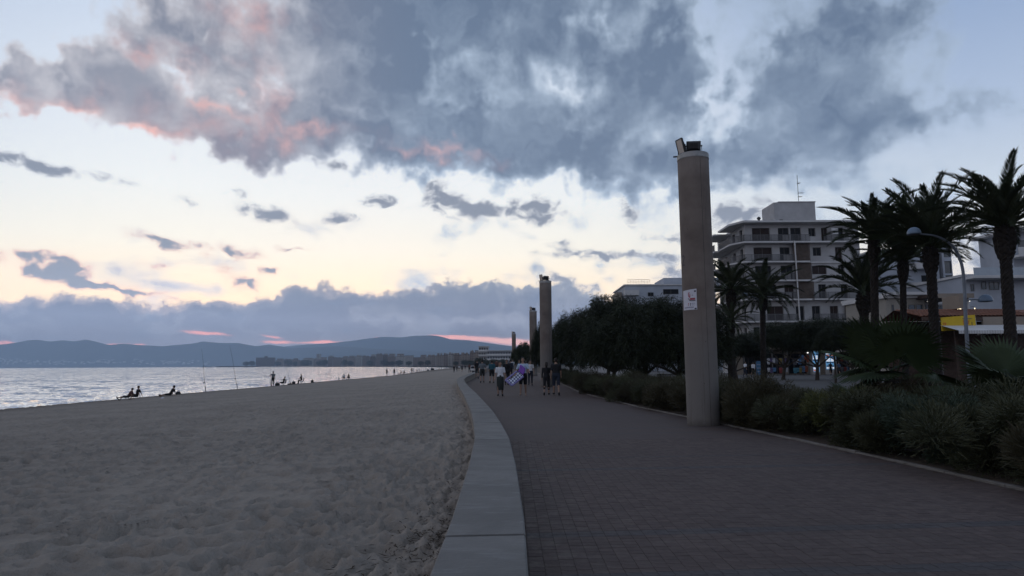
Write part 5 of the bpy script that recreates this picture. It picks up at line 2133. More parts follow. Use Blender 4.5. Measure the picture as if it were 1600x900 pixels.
# trees on the far shore
FAR_TREE = leaf_mat('far_foliage', (0.030, 0.038, 0.025), (0.045, 0.05, 0.03), 0.2)
TRE = crown_mesh('far_crown', 9, [(0, 0, 5.0, 3.5, 3.5, 2.4), (2, 0, 6.2, 2.2, 2.2, 1.8), (-2, 0, 5.8, 2.3, 2.3, 1.8), (0.5, 0, 7.2, 1.8, 1.8, 1.4)], 260, 6, 1.5)
V = np.zeros(len(TRE.vertices) * 3, dtype=np.float32)
TRE.materials.clear()
TRE.materials.append(FAR_TREE)
_tt = MB().tube([(0, 0, 0), (0.2, 0, 2.5), (0, 0, 5.5)], [0.45, 0.35, 0.2], 6).mesh('far_trunk')
_tt.materials.append(BARK)
spots = [(385, 565, 3400), (394, 564, 3390), (434, 565, 3300), (451, 562, 3200), (462, 565, 3150)]
for k in range(22):
    q = tr.uniform(470, 745)
    d = float(np.interp(q, [400, 480, 560, 600, 650, 690, 716, 746], [3500, 2950, 2350, 2000, 1560, 1220, 980, 760])) + 12
    spots.append((q, 563.5 + tr.uniform(-1.2, 1.5), d))
for q in (748, 752, 757, 770, 776, 786, 815, 822):
    spots.append((q, 560 + tr.uniform(-2, 3), tr.uniform(330, 390)))
for q, top, d in spots:
    p = U(q, 566, d)
    s = (U(q, top, d).z + 0.06) / 8.4
    t = thing('shoreline_tree', 'small dark tree among the far buildings round the bay', 'tree', (p.x, d, -0.06), tr.uniform(0, 6), 'trees of the far shore')
    for nm, me in (('trunk', _tt), ('crown', TRE)):
        c = link(nm, me, None, t)
        c.scale = (s * 1.25, s * 1.25, s)
# breakwater
bwm = MB()
for k in range(60):
    q = 318 + 85 * k / 60
    p = U(q, 570, 3560)
    s = tr.uniform(3.5, 6.5) if q > 340 else tr.uniform(1.5, 3.2)
    if 330 < q < 340:
        continue
    bwm.box(p.x - 7, p.x + 7, 3555 + tr.uniform(-3, 3), 3572, -2.4, SEA_Z + s)
tag(make('breakwater', bwm, BARK), 'low dark rock breakwater running out from the far point', 'breakwater')

# ================================================================== STREET THINGS
LAMP_M = mat('lamp_pole_grey', (0.16, 0.18, 0.21), 0.45, 0.15, 3.0, metal=0.3)
DOME_M = mat('lamp_dome_blue_grey', (0.16, 0.22, 0.30), 0.35, 0.1, 3.0)
WARM_L = mat('warm_lamp', (0.9, 0.8, 0.6), 0.5, 0.0, 1.0, emit=(1.0, 0.80, 0.50), es=2.2)
COOL_L = mat('cool_lamp', (0.9, 0.9, 0.9), 0.5, 0.0, 1.0, emit=(1.0, 0.95, 0.85), es=1.6)


def curve_pts(pts, n=6):
    out = []
    P = [Vector(p) for p in pts]
    for i in range(len(P) - 1):
        p0, p1, p2, p3 = P[max(i - 1, 0)], P[i], P[i + 1], P[min(i + 2, len(P) - 1)]
        for k in range(n):
            t = k / n
            out.append(0.5 * ((2 * p1) + (p2 - p0) * t + (2 * p0 - 5 * p1 + 4 * p2 - p3) * t * t + (3 * p1 - p0 - 3 * p2 + p3) * t ** 3))
    out.append(P[-1])
    return out


def street_lamp(label, pts, d, head, r=0.075, low=None):
    foot = U(pts[0][0], pts[0][1], d)
    o = thing('street_lamp', label, 'street lamp', (foot.x, d, -0.05), 0.0, 'curved street lamps')
    wp = [Vector((foot.x, d, -0.05))] + [U(px, py, d) for px, py in pts[1:]]
    n = len(wp)
    cp = curve_pts(wp)
    make_w('pole', MB().tube(cp, [r * (1.15 - 0.6 * i / len(cp)) for i in range(len(cp))], 10), LAMP_M, o, True)
    make_w('foot_collar', MB().lathe([(r * 2.0, 0.0), (r * 2.0, 0.5), (r * 1.3, 0.62)], 12, (foot.x, d, -0.05)), LAMP_M, o)

    def dome(px, py, w):
        c = U(px, py, d)
        R = w / 2000.0 * d
        h = make_w('lamp_head', MB().lathe([(R * 0.96, -0.03), (R, 0.0), (R * 0.96, R * 0.35), (R * 0.75, R * 0.72), (R * 0.42, R * 0.95), (R * 0.12, R * 1.02)], 20, c), DOME_M, o, True)
        make_w('diffuser', MB().lathe([(R * 0.15, -R * 0.22), (R * 0.6, -R * 0.17), (R * 0.85, -0.035)], 20, c), FRAME_M, h, True)
        return c
    dome(*head)
    if low:
        arm, hd = low
        make_w('side_arm', MB().tube(curve_pts([U(px, py, d) for px, py in arm]), r * 0.45, 8), LAMP_M, o, True)
        dome(*hd)
    return o


street_lamp('big street lamp with a curved arm reaching left between the tall palms', [(1511, 562), (1509, 500), (1507, 450), (1503, 415), (1493, 391), (1478, 376), (1458, 368), (1438, 366)], 23.0, (1428, 365, 20),
            0.056, ([(1508, 471), (1520, 468), (1533, 469)], (1540, 470, 20)))
street_lamp('slim street lamp with a curved arm beside the palm before the balconies', [(1189.5, 565), (1189, 520), (1188.5, 482), (1185, 471), (1178, 464.5), (1168, 461)], 54.0, (1163.5, 462, 9), 0.09)


# ---- shops below the apartment block
def letters(parent, x0, x1, z0, z1, y, n, m, rs, name='sign_mark'):
    """short worn marks standing for the small unreadable print"""
    w = (x1 - x0) / n
    for i in range(n):
        mb = MB()
        a = x0 + w * i + w * 0.12
        b = a + w * 0.72
        t = (z1 - z0) * 0.22
        mb.box(a, a + w * 0.2, y - 0.012, y, z0, z1)
        mb.box(a + w * 0.21, b, y - 0.012, y, z1 - t, z1)
        if rs.random() < 0.6:
            mb.box(a + w * 0.21, b, y - 0.012, y, (z0 + z1) / 2 - t / 2, (z0 + z1) / 2 + t / 2)
        if rs.random() < 0.5:
            mb.box(b - w * 0.2, b, y - 0.012, y, z0, z1 - t - 0.001)
        make_w(name, mb, m, parent)


DSP = mat('display_blue_lit', (0.2, 0.45, 0.7), 0.4, 0.3, 1.2, emit=(0.16, 0.42, 0.75), es=0.42)
DSP_W = mat('display_white_lit', (0.8, 0.8, 0.8), 0.4, 0.2, 3.0, emit=(0.85, 0.9, 1.0), es=0.62)
DSP_R = mat('display_red_lit', (0.7, 0.2, 0.15), 0.4, 0.2, 3.0, emit=(0.8, 0.30, 0.25), es=0.40)
DSP_N = mat('display_navy', (0.03, 0.07, 0.15), 0.4, 0.3, 3.0, emit=(0.04, 0.12, 0.25), es=0.3)
YSHOP = 90.0
rs = random.Random(3)


def display(label, px0, px1, py0, py1):
    a, b = U(px0, py1, YSHOP), U(px1, py0, YSHOP)
    o = thing('display_case', label, 'display', (a.x, YSHOP, -0.05))
    z0, z1 = max(a.z, 0.02), b.z
    c = MB()
    c.box(a.x - 0.06, a.x, YSHOP - 0.05, YSHOP + 0.7, -0.05, z1 + 0.08)
    c.box(b.x, b.x + 0.06, YSHOP - 0.05, YSHOP + 0.7, -0.05, z1 + 0.08)
    c.box(a.x, b.x, YSHOP - 0.05, YSHOP + 0.7, z1, z1 + 0.08)
    c.box(a.x, b.x, YSHOP - 0.05, YSHOP + 0.7, -0.05, z0 + 0.25)
    make_w('cabinet', c, SLAB_M, o)
    make_w('lit_panel', MB().box(a.x + 0.001, b.x - 0.001, YSHOP + 0.02, YSHOP + 0.1, z0 + 0.251, z1 - 0.001), DSP, o)
    n = 9
    for k in range(n):
        zz = z0 + 0.35 + (z1 - z0 - 0.6) * k / n
        m = (DSP_W, DSP_N, DSP_R, DSP_W, DSP_W, DSP_N, DSP, DSP_N, DSP_W)[(k + px0) % 9]
        for q in range(2):
            xx = a.x + (b.x - a.x) * (0.08 + 0.46 * q)
            make_w('picture', MB().box(xx, xx + (b.x - a.x) * rs.uniform(0.22, 0.4), YSHOP - 0.01, YSHOP + 0.018, zz, zz + (z1 - z0) * 0.075), m, o)
    return o


display('tall narrow lit blue display case at the shop front, left one', 1271, 1279, 549, 584)
display('wide lit blue display case at the shop front, right one behind the tree trunk', 1291, 1305, 548, 580)
sp = thing('shop_arcade', 'dark ground-floor shop arcade with awning under the apartment block', 'shop', (AX(1160), YSHOP + 1.2, -0.05))
P = facade('shop_wall', sp, (U(1150, 570, YSHOP + 1.2).x, YSHOP + 1.2, 0), (1, 0, 0), (0, -1, 0), 0, 26, -0.05, 4.2,
           [(1.0 + 3.2 * k, 3.7 + 3.2 * k, 0.05, 2.9) for k in range(7)], BEIGE, 0.4)
for k in range(7):
    window(sp, P, 1.0 + 3.2 * k, 3.7 + 3.2 * k, 0.05, 2.9, 0.4, GLASS_D, WOOD_D, 2, 'shop_window')
xs = U(1150, 570, YSHOP).x
block('awning', sp, xs, xs + 26, YSHOP - 1.4, YSHOP + 1.19, 3.32, 3.45, WOOD_D)
block('pillar', sp, U(1281, 570, YSHOP).x, U(1289, 570, YSHOP).x, YSHOP + 0.1, YSHOP + 0.8, -0.05, 3.3, BEIGE)
for px in (1151, 1157, 1170, 1215, 1240):
    x = U(px, 570, YSHOP - 3).x
    make_w('awning_post', MB().tube([(x, YSHOP - 1.3, -0.05), (x, YSHOP - 1.3, 3.31)], 0.07, 6), FRAME_M, sp)
for px, py, r, m in ((1299, 538, 0.20, WARM_L), (1203, 543, 0.12, COOL_L), (1312, 543, 0.10, COOL_L), (1283, 547, 0.10, COOL_L), (1262, 551, 0.10, COOL_L)):
    p = U(px, py, YSHOP - 1.6)
    lm = thing('shop_lamp', {1299: 'warm orange lamp glowing above the right lit display', 1203: 'small white lamp hanging under the dark trees at left', 1312: 'small white lamp near the stall parasol',
                             1283: 'small white lamp above the pillar between the displays', 1262: 'small white lamp left of the tall narrow display'}[px], 'lamp', (p.x, p.y, p.z))
    make('bulb', MB().ball((0, 0, 0), r, 10, 7), m, lm, True)
    make('lamp_cap', MB().lathe([(r * 1.3, r * 0.55), (r * 0.6, r * 1.1), (r * 0.15, r * 1.3)], 10), DARK_METAL, lm)
    make('hanger', MB().tube([(0, 0, r * 1.25), (0, 0, 0.9)], 0.015, 5), DARK_METAL, lm)

# goods in front of the shops
GOODS = {k: mat('goods_' + k, c, 0.5, 0.25, 3.0) for k, c in dict(blue=(0.06, 0.14, 0.26), teal=(0.04, 0.14, 0.19), orange=(0.20, 0.05, 0.02), white=(0.35, 0.35, 0.37), purple=(0.07, 0.05, 0.11), yellow=(0.16, 0.12, 0.03), red=(0.18, 0.03, 0.025), grey=(0.07, 0.07, 0.08)).items()}


def rack(label, px, d, h, cols, seed):
    """stand with hanging beach things"""
    p = U(px, 570, d)
    q = random.Random(seed)
    o = thing('goods_rack', label, 'rack', (p.x, d, -0.05))
    f = MB()
    for s in (-0.55, 0.55):
        f.tube([(s, 0, 0), (s, 0, h)], 0.03, 6)
        f.tube([(s, -0.3, 0.03), (s, 0.3, 0.03)], 0.03, 6)
    for z in (h * 0.45, h):
        f.tube([(-0.55, 0, z), (0.55, 0, z)], 0.025, 6)
    make('frame', f, DARK_METAL, o)
    for i, c in enumerate(cols):
        x = -0.5 + 1.0 * (i % 4) / 3
        z = h * (0.98 if i < 4 else 0.44)
        w, l = q.uniform(0.16, 0.26), q.uniform(0.45, 0.75) * h * 0.5
        vs = []
        for r in range(5):
            t = r / 4
            ww = w * (0.55 + 0.6 * math.sin(math.pi * (0.2 + 0.7 * t)))
            for s, y in ((-1, -0.05), (0, -0.12), (1, -0.05)):
                vs.append((x + s * ww, y - 0.03 * math.sin(9 * t + i), z - l * t))
        fs = [(r * 3 + k, r * 3 + k + 1, r * 3 + k + 4, r * 3 + k + 3) for r in range(4) for k in range(2)]
        m = MB().add(vs, fs)
        m.add([(a, b + 0.1, c2) for a, b, c2 in vs], [tuple(reversed(f2)) for f2 in fs])
        make('hanging_item', m, GOODS[c], o)
    return o


rack('rack of pale and purple beach goods beside the blue sign board', 1207, 84, 2.3, ['white', 'purple', 'white', 'grey', 'white', 'purple', 'blue'], 1)
rack('rack with teal and white inflatables in the middle of the shop front', 1248, 85, 2.2, ['grey', 'white', 'blue', 'grey', 'teal', 'teal', 'yellow'], 2)
rack('rack with a hanging orange towel left of the lit displays', 1257, 87, 2.7, ['grey', 'blue', 'orange', 'orange', 'grey', 'blue', 'orange'], 3)
rack('rack of mixed souvenirs under the stall parasol', 1322, 84, 2.4, ['red', 'grey', 'purple', 'white', 'grey', 'red', 'blue', 'purple'], 4)
rack('rack of dark goods under the trees left of the orange towel', 1226, 86, 2.3, ['yellow', 'grey', 'purple', 'grey', 'red', 'grey', 'white'], 5)

p = U(1187, 570, 76)
bd = thing('sign_board', 'blue standing sign board beside two people in white tops', 'sign', (p.x, 76, -0.05))
make('panel', MB().box(-0.42, 0.42, -0.03, 0.03, 0.15, 1.85), GOODS['blue'], bd)
fm = MB()
for s in (-0.45, 0.45):
    fm.tube([(s, 0, 0), (s, 0, 1.9)], 0.03, 6)
make('frame', fm, FRAME_M, bd)
for k in range(7):
    make('print_line', MB().box(-0.33, 0.33 - 0.1 * (k % 3), -0.036, -0.031, 0.4 + 0.2 * k, 0.46 + 0.2 * k), GOODS['white'] if k % 2 else GOODS['teal'], bd)

p = U(1322, 549, 83)
pr = thing('stall_parasol', 'beige square parasol over the souvenir stall right of the lit displays', 'parasol', (p.x, 83, -0.05))
w, zt = 1.35, U(1322, 543, 83).z
make('canopy', MB().add([(-w, -w, zt - 0.55), (w, -w, zt - 0.55), (w, w, zt - 0.55), (-w, w, zt - 0.55), (0, 0, zt)], [(0, 1, 4), (1, 2, 4), (2, 3, 4), (3, 0, 4)]), CREAM, pr)
make('pole', MB().tube([(0, 0, 0), (0, 0, zt)], 0.03, 8), FRAME_M, pr)
make('base', MB().lathe([(0.3, 0.0), (0.3, 0.06), (0.06, 0.1)], 14), DARK_METAL, pr)

# bare tree trunk before the right display
p = U(1306, 600, 50)
bt = thing('street_tree', 'thin dark tree trunk standing before the right lit display', 'tree', (p.x, 50, -0.05))
make('trunk', MB().tube([(0, 0, 0), (0.05, 0, 1.3), (0.0, 0, 2.4), (0.2, 0, 3.4)], [0.10, 0.085, 0.075, 0.06], 8), BARK, bt)
make('limb', MB().tube([(0.0, 0, 2.3), (0.35, 0.1, 2.9), (0.6, 0.1, 3.6)], [0.05, 0.04, 0.02], 6), BARK, bt)
c = link('crown', CROWNS[2], None, bt)
c.location = (0.1, 0, 1.7)
c.scale = (0.55, 0.55, 0.62)


# ---- restaurant terrace with tiled roof and yellow sign
def build_restaurant():
    D = 46.0
    X = lambda px: U(px, 500, D).x
    Zq = lambda py: U(1520, py, D).z
    x0, x1 = X(1424), X(1690)
    r = thing('restaurant_terrace', 'low restaurant terrace with red tiled roof behind the tall palm trunks', 'building', (x0, D, -0.05))
    ze, zr = Zq(496), Zq(480)
    # roof of curved tiles in columns
    n = int((x1 - x0) / 0.27)
    tile = MB()
    seg = 6
    L = 0.5
    vs = []
    for j in (0, 1):
        for i in range(seg + 1):
            t = math.pi * i / seg
            vs.append((-0.125 * math.cos(t), L * 1.12 * j, 0.07 * math.sin(t) + 0.02 * (1 - j)))
    tile.add(vs, [(i, i + 1, seg + 2 + i, seg + 1 + i) for i in range(seg)])
    me = tile.mesh('roof_tile')
    me.materials.append(TILE_M)
    slope = math.atan2(zr - ze, 3.2)
    roof = make_w('roof', MB().add([(x0, D - 1.2, ze - 0.03), (x1, D - 1.2, ze - 0.03), (x1, D + 2.0, zr - 0.03), (x0, D + 2.0, zr - 0.03), (x1, D + 4.0, ze), (x0, D + 4.0, ze)],
                                   [(0, 1, 2, 3), (3, 2, 4, 5)]), TILE_M, r)
    cnt = 0
    Ls = 3.25 / math.cos(slope)
    for i in range(n):
        px = 1424 + i
        x = x0 + 0.14 + i * 0.27
        for k in range(6):
            if cnt >= 299 or x > X(1602):
                continue
            cnt += 1
            t = link('tile', me, None, roof)
            s = k * Ls / 6.5
            t.location = (x - r.location.x, D - 1.22 + s * math.cos(slope) - r.location.y, ze + s * math.sin(slope) + 0.05)
            t.rotation_euler = (slope, 0, RNG.uniform(-0.02, 0.02))
    block('fascia', r, X(1515), x1, D - 1.3, D - 1.15, ze - 0.75, ze - 0.05, BEIGE)
    block('beam', r, x0, X(1514.5), D - 1.3, D - 1.15, ze - 0.3, ze - 0.05, WOOD_D)
    for px in (1447, 1473, 1514, 1546, 1580):
        block('post', r, X(px) - 0.09, X(px) + 0.09, D - 1.28, D - 1.16, -0.05, ze - 0.76, FRAME_M if px in (1447, 1514) else WOOD_D)
    block('back_wall', r, x0, x1, D + 3.0, D + 3.2, -0.05, ze - 0.1, WOOD_D)
    block('counter', r, X(1470), X(1600), D + 0.4, D + 1.0, -0.05, 1.1, WOOD_D)
    # awning under the fascia
    aw = MB()
    xa, xb = X(1448), X(1600)
    za = Zq(517)
    aw.add([(xa, D - 1.31, za + 0.35), (xb, D - 1.31, za + 0.35), (xb, D - 3.2, za - 0.12), (xa, D - 3.2, za - 0.12)], [(0, 1, 2, 3)])
    ns = 40
    for i in range(ns):
        a, b = xa + (xb - xa) * i / ns, xa + (xb - xa) * (i + 0.92) / ns
        aw.add([(a, D - 3.2, za - 0.12), (b, D - 3.2, za - 0.12), (b, D - 3.21, za - 0.34), (a, D - 3.21, za - 0.34)], [(0, 1, 2, 3)])
    make_w('awning', aw, SLAB_M, r)
    # bottles and pictures along the top shelf
    for k in range(16):
        x = X(1518) + k * 0.26
        block('shelf_item', r, x, x + RNG.uniform(0.08, 0.2), D - 0.6, D - 0.45, ze - 1.3, ze - 1.3 + RNG.uniform(0.15, 0.4), RNG.choice((FRAME_M, SLAB_M, WOOD_D, GOODS['grey'])))
    block('shelf', r, X(1515), X(1600), D - 0.7, D - 0.4, ze - 1.36, ze - 1.31, WOOD_D)
    block('end_wall', r, X(1517), X(1523), D + 1.0, D + 2.9, zr + 0.02, zr + 1.0, BEIGE)
    return r, X, Zq, ze, D


rest, RX, RZ, RZE, RD = build_restaurant()
# the yellow sign
ys_ = thing('yellow_sign', 'yellow sign board with red and black lettering on the terrace roof edge', 'sign', (RX(1474), RD - 1.6, RZ(520)))
sx0, sx1, sy = RX(1449), RX(1500.5), RD - 1.5
zb, zt = RZ(517.5), RZ(495.5)
YEL = mat('sign_yellow', (0.62, 0.42, 0.02), 0.5, 0.08, 2.0)
make_w('board', MB().add([(sx0, sy, zb - 0.05), (sx1, sy, zb + 0.06), (sx1, sy, zt + 0.06), (sx0, sy, zt - 0.12), (sx0, sy + 0.08, zb - 0.05), (sx1, sy + 0.08, zb + 0.06), (sx1, sy + 0.08, zt + 0.06), (sx0, sy + 0.08, zt - 0.12)],
                         [(0, 1, 2, 3), (7, 6, 5, 4), (0, 4, 5, 1), (1, 5, 6, 2), (2, 6, 7, 3), (3, 7, 4, 0)]), YEL, ys_)
make_w('end_panel', MB().add([(sx1 + 0.01, sy, zb + 0.06), (sx1 + 0.5, sy + 0.6, zb - 0.1), (sx1 + 0.5, sy + 0.6, zb + 0.3), (sx1 + 0.01, sy, zt + 0.06)], [(0, 1, 2, 3)]), SLAB_M, ys_)
sr = random.Random(2)
SIGN_RED = mat('sign_red', (0.5, 0.07, 0.03), 0.5, 0.1, 2.0)
letters(ys_, RX(1481), RX(1491.5), RZ(508.5), RZ(503), sy - 0.001, 5, SIGN_RED, sr)
letters(ys_, RX(1482), RX(1493), RZ(513.5), RZ(510), sy - 0.001, 6, PRINT_DARK, sr)
letters(ys_, RX(1481), RX(1496), RZ(501), RZ(499.3), sy - 0.001, 9, FRAME_M, sr)
letters(ys_, RX(1451), RX(1456), RZ(511), RZ(506), sy - 0.001, 2, SIGN_RED, sr)
make_w('sign_mark', MB().box(RX(1494.3), RX(1495.2), sy - 0.012, sy, RZ(511), RZ(505)), PRINT_DARK, ys_)
for px, py, w, h, m, lab in ((1499, 483.5, 0.36, 0.20, WARM_L, 'bright warm lamp glowing above the tiled roof'), (1449.5, 471, 0.07, 0.07, COOL_L, 'small white lamp beside the tall palm trunk'),
                             (1515, 470, 0.07, 0.12, COOL_L, 'pair of small white lamps under the lower lamp arm'), (1523, 482, 0.05, 0.11, WARM_L, 'small warm lamp right of the lamp pole')):
    p = U(px, py, 52)
    lm = thing('terrace_lamp', lab, 'lamp', (p.x, p.y, p.z))
    make('bulb', MB().ball((0, 0, 0), (w / 2, h / 2, h / 2), 10, 7), m, lm, True)
    make('mount', MB().tube([(0, 0, h / 2), (0, 0.1, h / 2 + 0.12), (0, 0.5, h / 2 + 0.12)], 0.015, 5), DARK_METAL, lm)

# wall lantern post on the right roof terrace
# ---- white fence behind the grove
fx0, fx1, fy = U(884, 575, 62).x, U(1000, 575, 62).x, 62.0
fe = thing('white_fence', 'low white slatted fence seen under the dark trees', 'fence', (fx0, fy, 0.0))
zf0, zf1 = U(940, 585, fy).z, U(940, 571.5, fy).z
make_w('rail', MB().box(fx0, fx1, fy + 0.031, fy + 0.08, zf1 - 0.18, zf1 - 0.1), SLAB_M, fe)
make_w('rail', MB().box(fx0, fx1, fy + 0.031, fy + 0.08, 0.2, 0.28), SLAB_M, fe)
nf = 56
pm = MB().box(-0.052, 0.052, 0.0, 0.03, 0.0, zf1).mesh('picket')
pm.materials.append(SLAB_M)
for k in range(nf):
    c = link('picket', pm, None, fe)
    c.location = ((fx1 - fx0) * (k + 0.5) / nf, 0, RNG.uniform(-0.02, 0.02))
# bench under the trees
p = U(1050, 580, 36)
be = thing('bench', 'grey slatted bench under the trees left of the near column', 'bench', (p.x, 36, 0.05), 0.2)
for k in range(4):
    make('seat_slat', MB().box(-0.8, 0.8, -0.22 + 0.115 * k, -0.12 + 0.115 * k, 0.42, 0.46), FRAME_M, be)
for k in range(3):
    make('back_slat', MB().box(-0.8, 0.8, 0.24, 0.27, 0.55 + 0.13 * k, 0.65 + 0.13 * k), FRAME_M, be)
for s in (-0.6, 0.6):
    make('leg', MB().box(s - 0.03, s + 0.03, -0.2, -0.14, -0.05, 0.419), DARK_METAL, be)
    make('leg', MB().box(s - 0.03, s + 0.03, 0.175, 0.235, -0.05, 0.90), DARK_METAL, be)

# ---- small white cart parked on the sand by the far wall
cy = 150.0
p = U(741, 580, cy)
zc = sand_z(p.x - 1.0, cy) if p.x < wall_x(cy) - 1 else 0.3
cx = min(p.x, wall_x(cy) - 1.6)
ct = thing('beach_cart', 'small white beach cart with dark windscreen standing by the far end of the wall', 'cart', (cx, cy, sand_z(cx, cy)))
make('body', MB().add([(-0.9, -1.2, 0.25), (0.9, -1.2, 0.25), (0.9, 1.2, 0.25), (-0.9, 1.2, 0.25), (-0.9, -1.2, 0.62), (0.9, -1.2, 0.62), (0.75, -0.6, 1.3), (-0.75, -0.6, 1.3), (0.75, 1.1, 1.3), (-0.75, 1.1, 1.3), (0.9, 1.2, 0.62), (-0.9, 1.2, 0.62)],
                  [(3, 2, 1, 0), (0, 1, 5, 4), (4, 5, 6, 7), (7, 6, 8, 9), (9, 8, 10, 11), (11, 10, 2, 3), (0, 4, 11, 3), (4, 7, 9, 11), (1, 2, 10, 5), (5, 10, 8, 6)]), SLAB_M, ct)
make('windscreen', MB().add([(-0.76, -1.14, 0.70), (0.76, -1.14, 0.70), (0.66, -0.68, 1.24), (-0.66, -0.68, 1.24)], [(0, 1, 2, 3)]), GLASS_D, ct)
for sx in (-0.85, 0.85):
    for sy in (-0.75, 0.75):
        make('wheel', MB().tube([(sx - 0.09, sy, 0.28), (sx + 0.09, sy, 0.28)], 0.28, 14), DARK_METAL, ct)
p = U(741, 583, 118)
bx = thing('beach_box', 'low black box on the sand beside the wall below the cart', 'box', (min(p.x, wall_x(118) - 1.0), 118, sand_z(p.x - 0.5, 118)))
make('body', MB().bbox(-0.4, 0.4, -0.25, 0.25, 0.0, 0.36, 0.04), DARK_METAL, bx)
make('lid', MB().bbox(-0.43, 0.43, -0.28, 0.28, 0.362, 0.44, 0.03), DARK_METAL, bx)

# ================================================================== PEOPLE
SKIN = mat('skin', (0.30, 0.19, 0.14), 0.6, 0.12, 6.0)
SKIN_D = mat('skin_tanned', (0.20, 0.12, 0.085), 0.6, 0.12, 6.0)
HAIR = mat('dark_hair', (0.022, 0.016, 0.013), 0.6, 0.3, 30.0)
HAIR_B = mat('brown_hair', (0.06, 0.04, 0.028), 0.6, 0.3, 30.0)
CLOTH = {k: mat('cloth_' + k, c, 0.85, 0.18, 5.0, bump=0.3, bscale=14) for k, c in dict(
    white=(0.62, 0.63, 0.66), black=(0.014, 0.014, 0.016), navy=(0.022, 0.028, 0.045), teal=(0.025, 0.09, 0.12), dark=(0.03, 0.032, 0.032),
    grey=(0.16, 0.17, 0.18), pale=(0.38, 0.40, 0.42), blue=(0.07, 0.13, 0.24), skirt=(0.030, 0.036, 0.036), light_blue=(0.40, 0.50, 0.62), rust=(0.10, 0.05, 0.045)).items()}
EYE = mat('eye_dark', (0.015, 0.012, 0.01), 0.3, 0.0, 1.0)


def striped(name, a, b, freq):
    m = bpy.data.materials.new(name)
    m.use_nodes = True
    t = NT(m.node_tree)
    z = t.sep(t.n.new('ShaderNodeTexCoord').outputs['Object'])[2]
    s = t.m('GREATER_THAN', t.m('FRACT', t.m('MULTIPLY', z, freq)), 0.62)
    t.put(t.n['Principled BSDF'].inputs['Base Color'], t.mix(s, a, b))
    t.n['Principled BSDF'].inputs['Roughness'].default_value = 0.85
    return m


CLOTH['stripes'] = striped('cloth_stripes', (0.035, 0.045, 0.055), (0.26, 0.29, 0.31), 10.5)


def remesh(o, v):
    r = o.modifiers.new('surface', 'REMESH')
    r.mode = 'VOXEL'
    r.voxel_size = v
    r.use_smooth_shade = True
    s = o.modifiers.new('smooth', 'SMOOTH')
    s.factor = 0.5
    s.iterations = 2


def V3(*a):
    return Vector(a)


def skeleton(pose):
    """joints of a 1.75 m figure facing -Y, hip at the origin of the pose, then set on the ground"""
    g = lambda k, d: pose.get(k, d)
    R = math.radians
    lean = R(g('lean', 3))
    tw = g('bend', 0.0)
    up = V3(0, -math.sin(lean), math.cos(lean))
    fw = V3(0, -math.cos(lean), -math.sin(lean))
    J = {}
    hip = V3(0, 0, 0)
    J['hip'] = hip
    J['waist'] = hip + up * 0.16
    J['chest'] = hip + up * 0.36
    J['neck'] = hip + up * 0.545
    J['collar'] = hip + up * 0.50
    hl = R(g('head', 0))
    hu = V3(0, -math.sin(lean * 0.4 + hl), math.cos(lean * 0.4 + hl))
    J['head'] = J['neck'] + hu * 0.145
    J['hu'] = hu
    for s, n in ((-1, 'l'), (1, 'r')):
        h = hip + V3(s * 0.092, 0, -0.03)
        f, k = R(g('thigh_' + n, 0)), R(g('knee_' + n, 3))
        ab = R(g('spread_' + n, 2))
        d1 = V3(s * math.sin(ab), -math.sin(f) * math.cos(ab), -math.cos(f) * math.cos(ab))
        kn = h + d1 * 0.42
        f2 = f - k
        d2 = V3(s * math.sin(ab) * 0.4, -math.sin(f2), -math.cos(f2)).normalized()
        an = kn + d2 * 0.41
        ft = R(g('foot_' + n, 0)) + f2
        d3 = V3(s * 0.12, -math.cos(ft), -0.12 + math.sin(-ft) * -1.0).normalized() if g('seated', 0) == 0 else V3(s * 0.1, d2.z * 1.0, -d2.y).normalized()
        if g('seated', 0) and d3.dot(V3(0, -1, 0.3)) < 0:
            d3 = -d3
        J['hip_' + n], J['knee_' + n], J['ank_' + n], J['toe_' + n] = h, kn, an, an + d3 * 0.155 + V3(0, 0, -0.045)
        sh = J['collar'] + V3(s * 0.185, 0, 0) + up * -0.045
        a, ab2, el = R(g('arm_' + n, 5)), R(g('out_' + n, 9)), R(g('elbow_' + n, 18))
        e1 = (-up * math.cos(a) * math.cos(ab2) + fw * math.sin(a) * math.cos(ab2) + V3(s * math.sin(ab2), 0, 0)).normalized()
        eb = sh + e1 * 0.285
        inn = R(g('in_' + n, 0))
        a2 = a + el
        e2 = (-up * math.cos(a2) + fw * math.sin(a2) + V3(s * math.sin(ab2) * 0.5 - s * math.sin(inn), 0, 0)).normalized()
        wr = eb + e2 * 0.25
        J['sh_' + n], J['el_' + n], J['wr_' + n], J['hd_' + n] = sh, eb, wr, e2
    z = min(J['ank_l'].z - 0.085, J['ank_r'].z - 0.085, J['toe_l'].z - 0.035, J['toe_r'].z - 0.035)
    if g('seated', 0):
        z = min(z, -0.125) if g('seated', 0) == 1 else z
    off = V3(0, 0, -z)
    for k in list(J):
        if k not in ('hu', 'hd_l', 'hd_r'):
            J[k] = J[k] + off
    J['up'], J['fw'] = up, fw
    return J


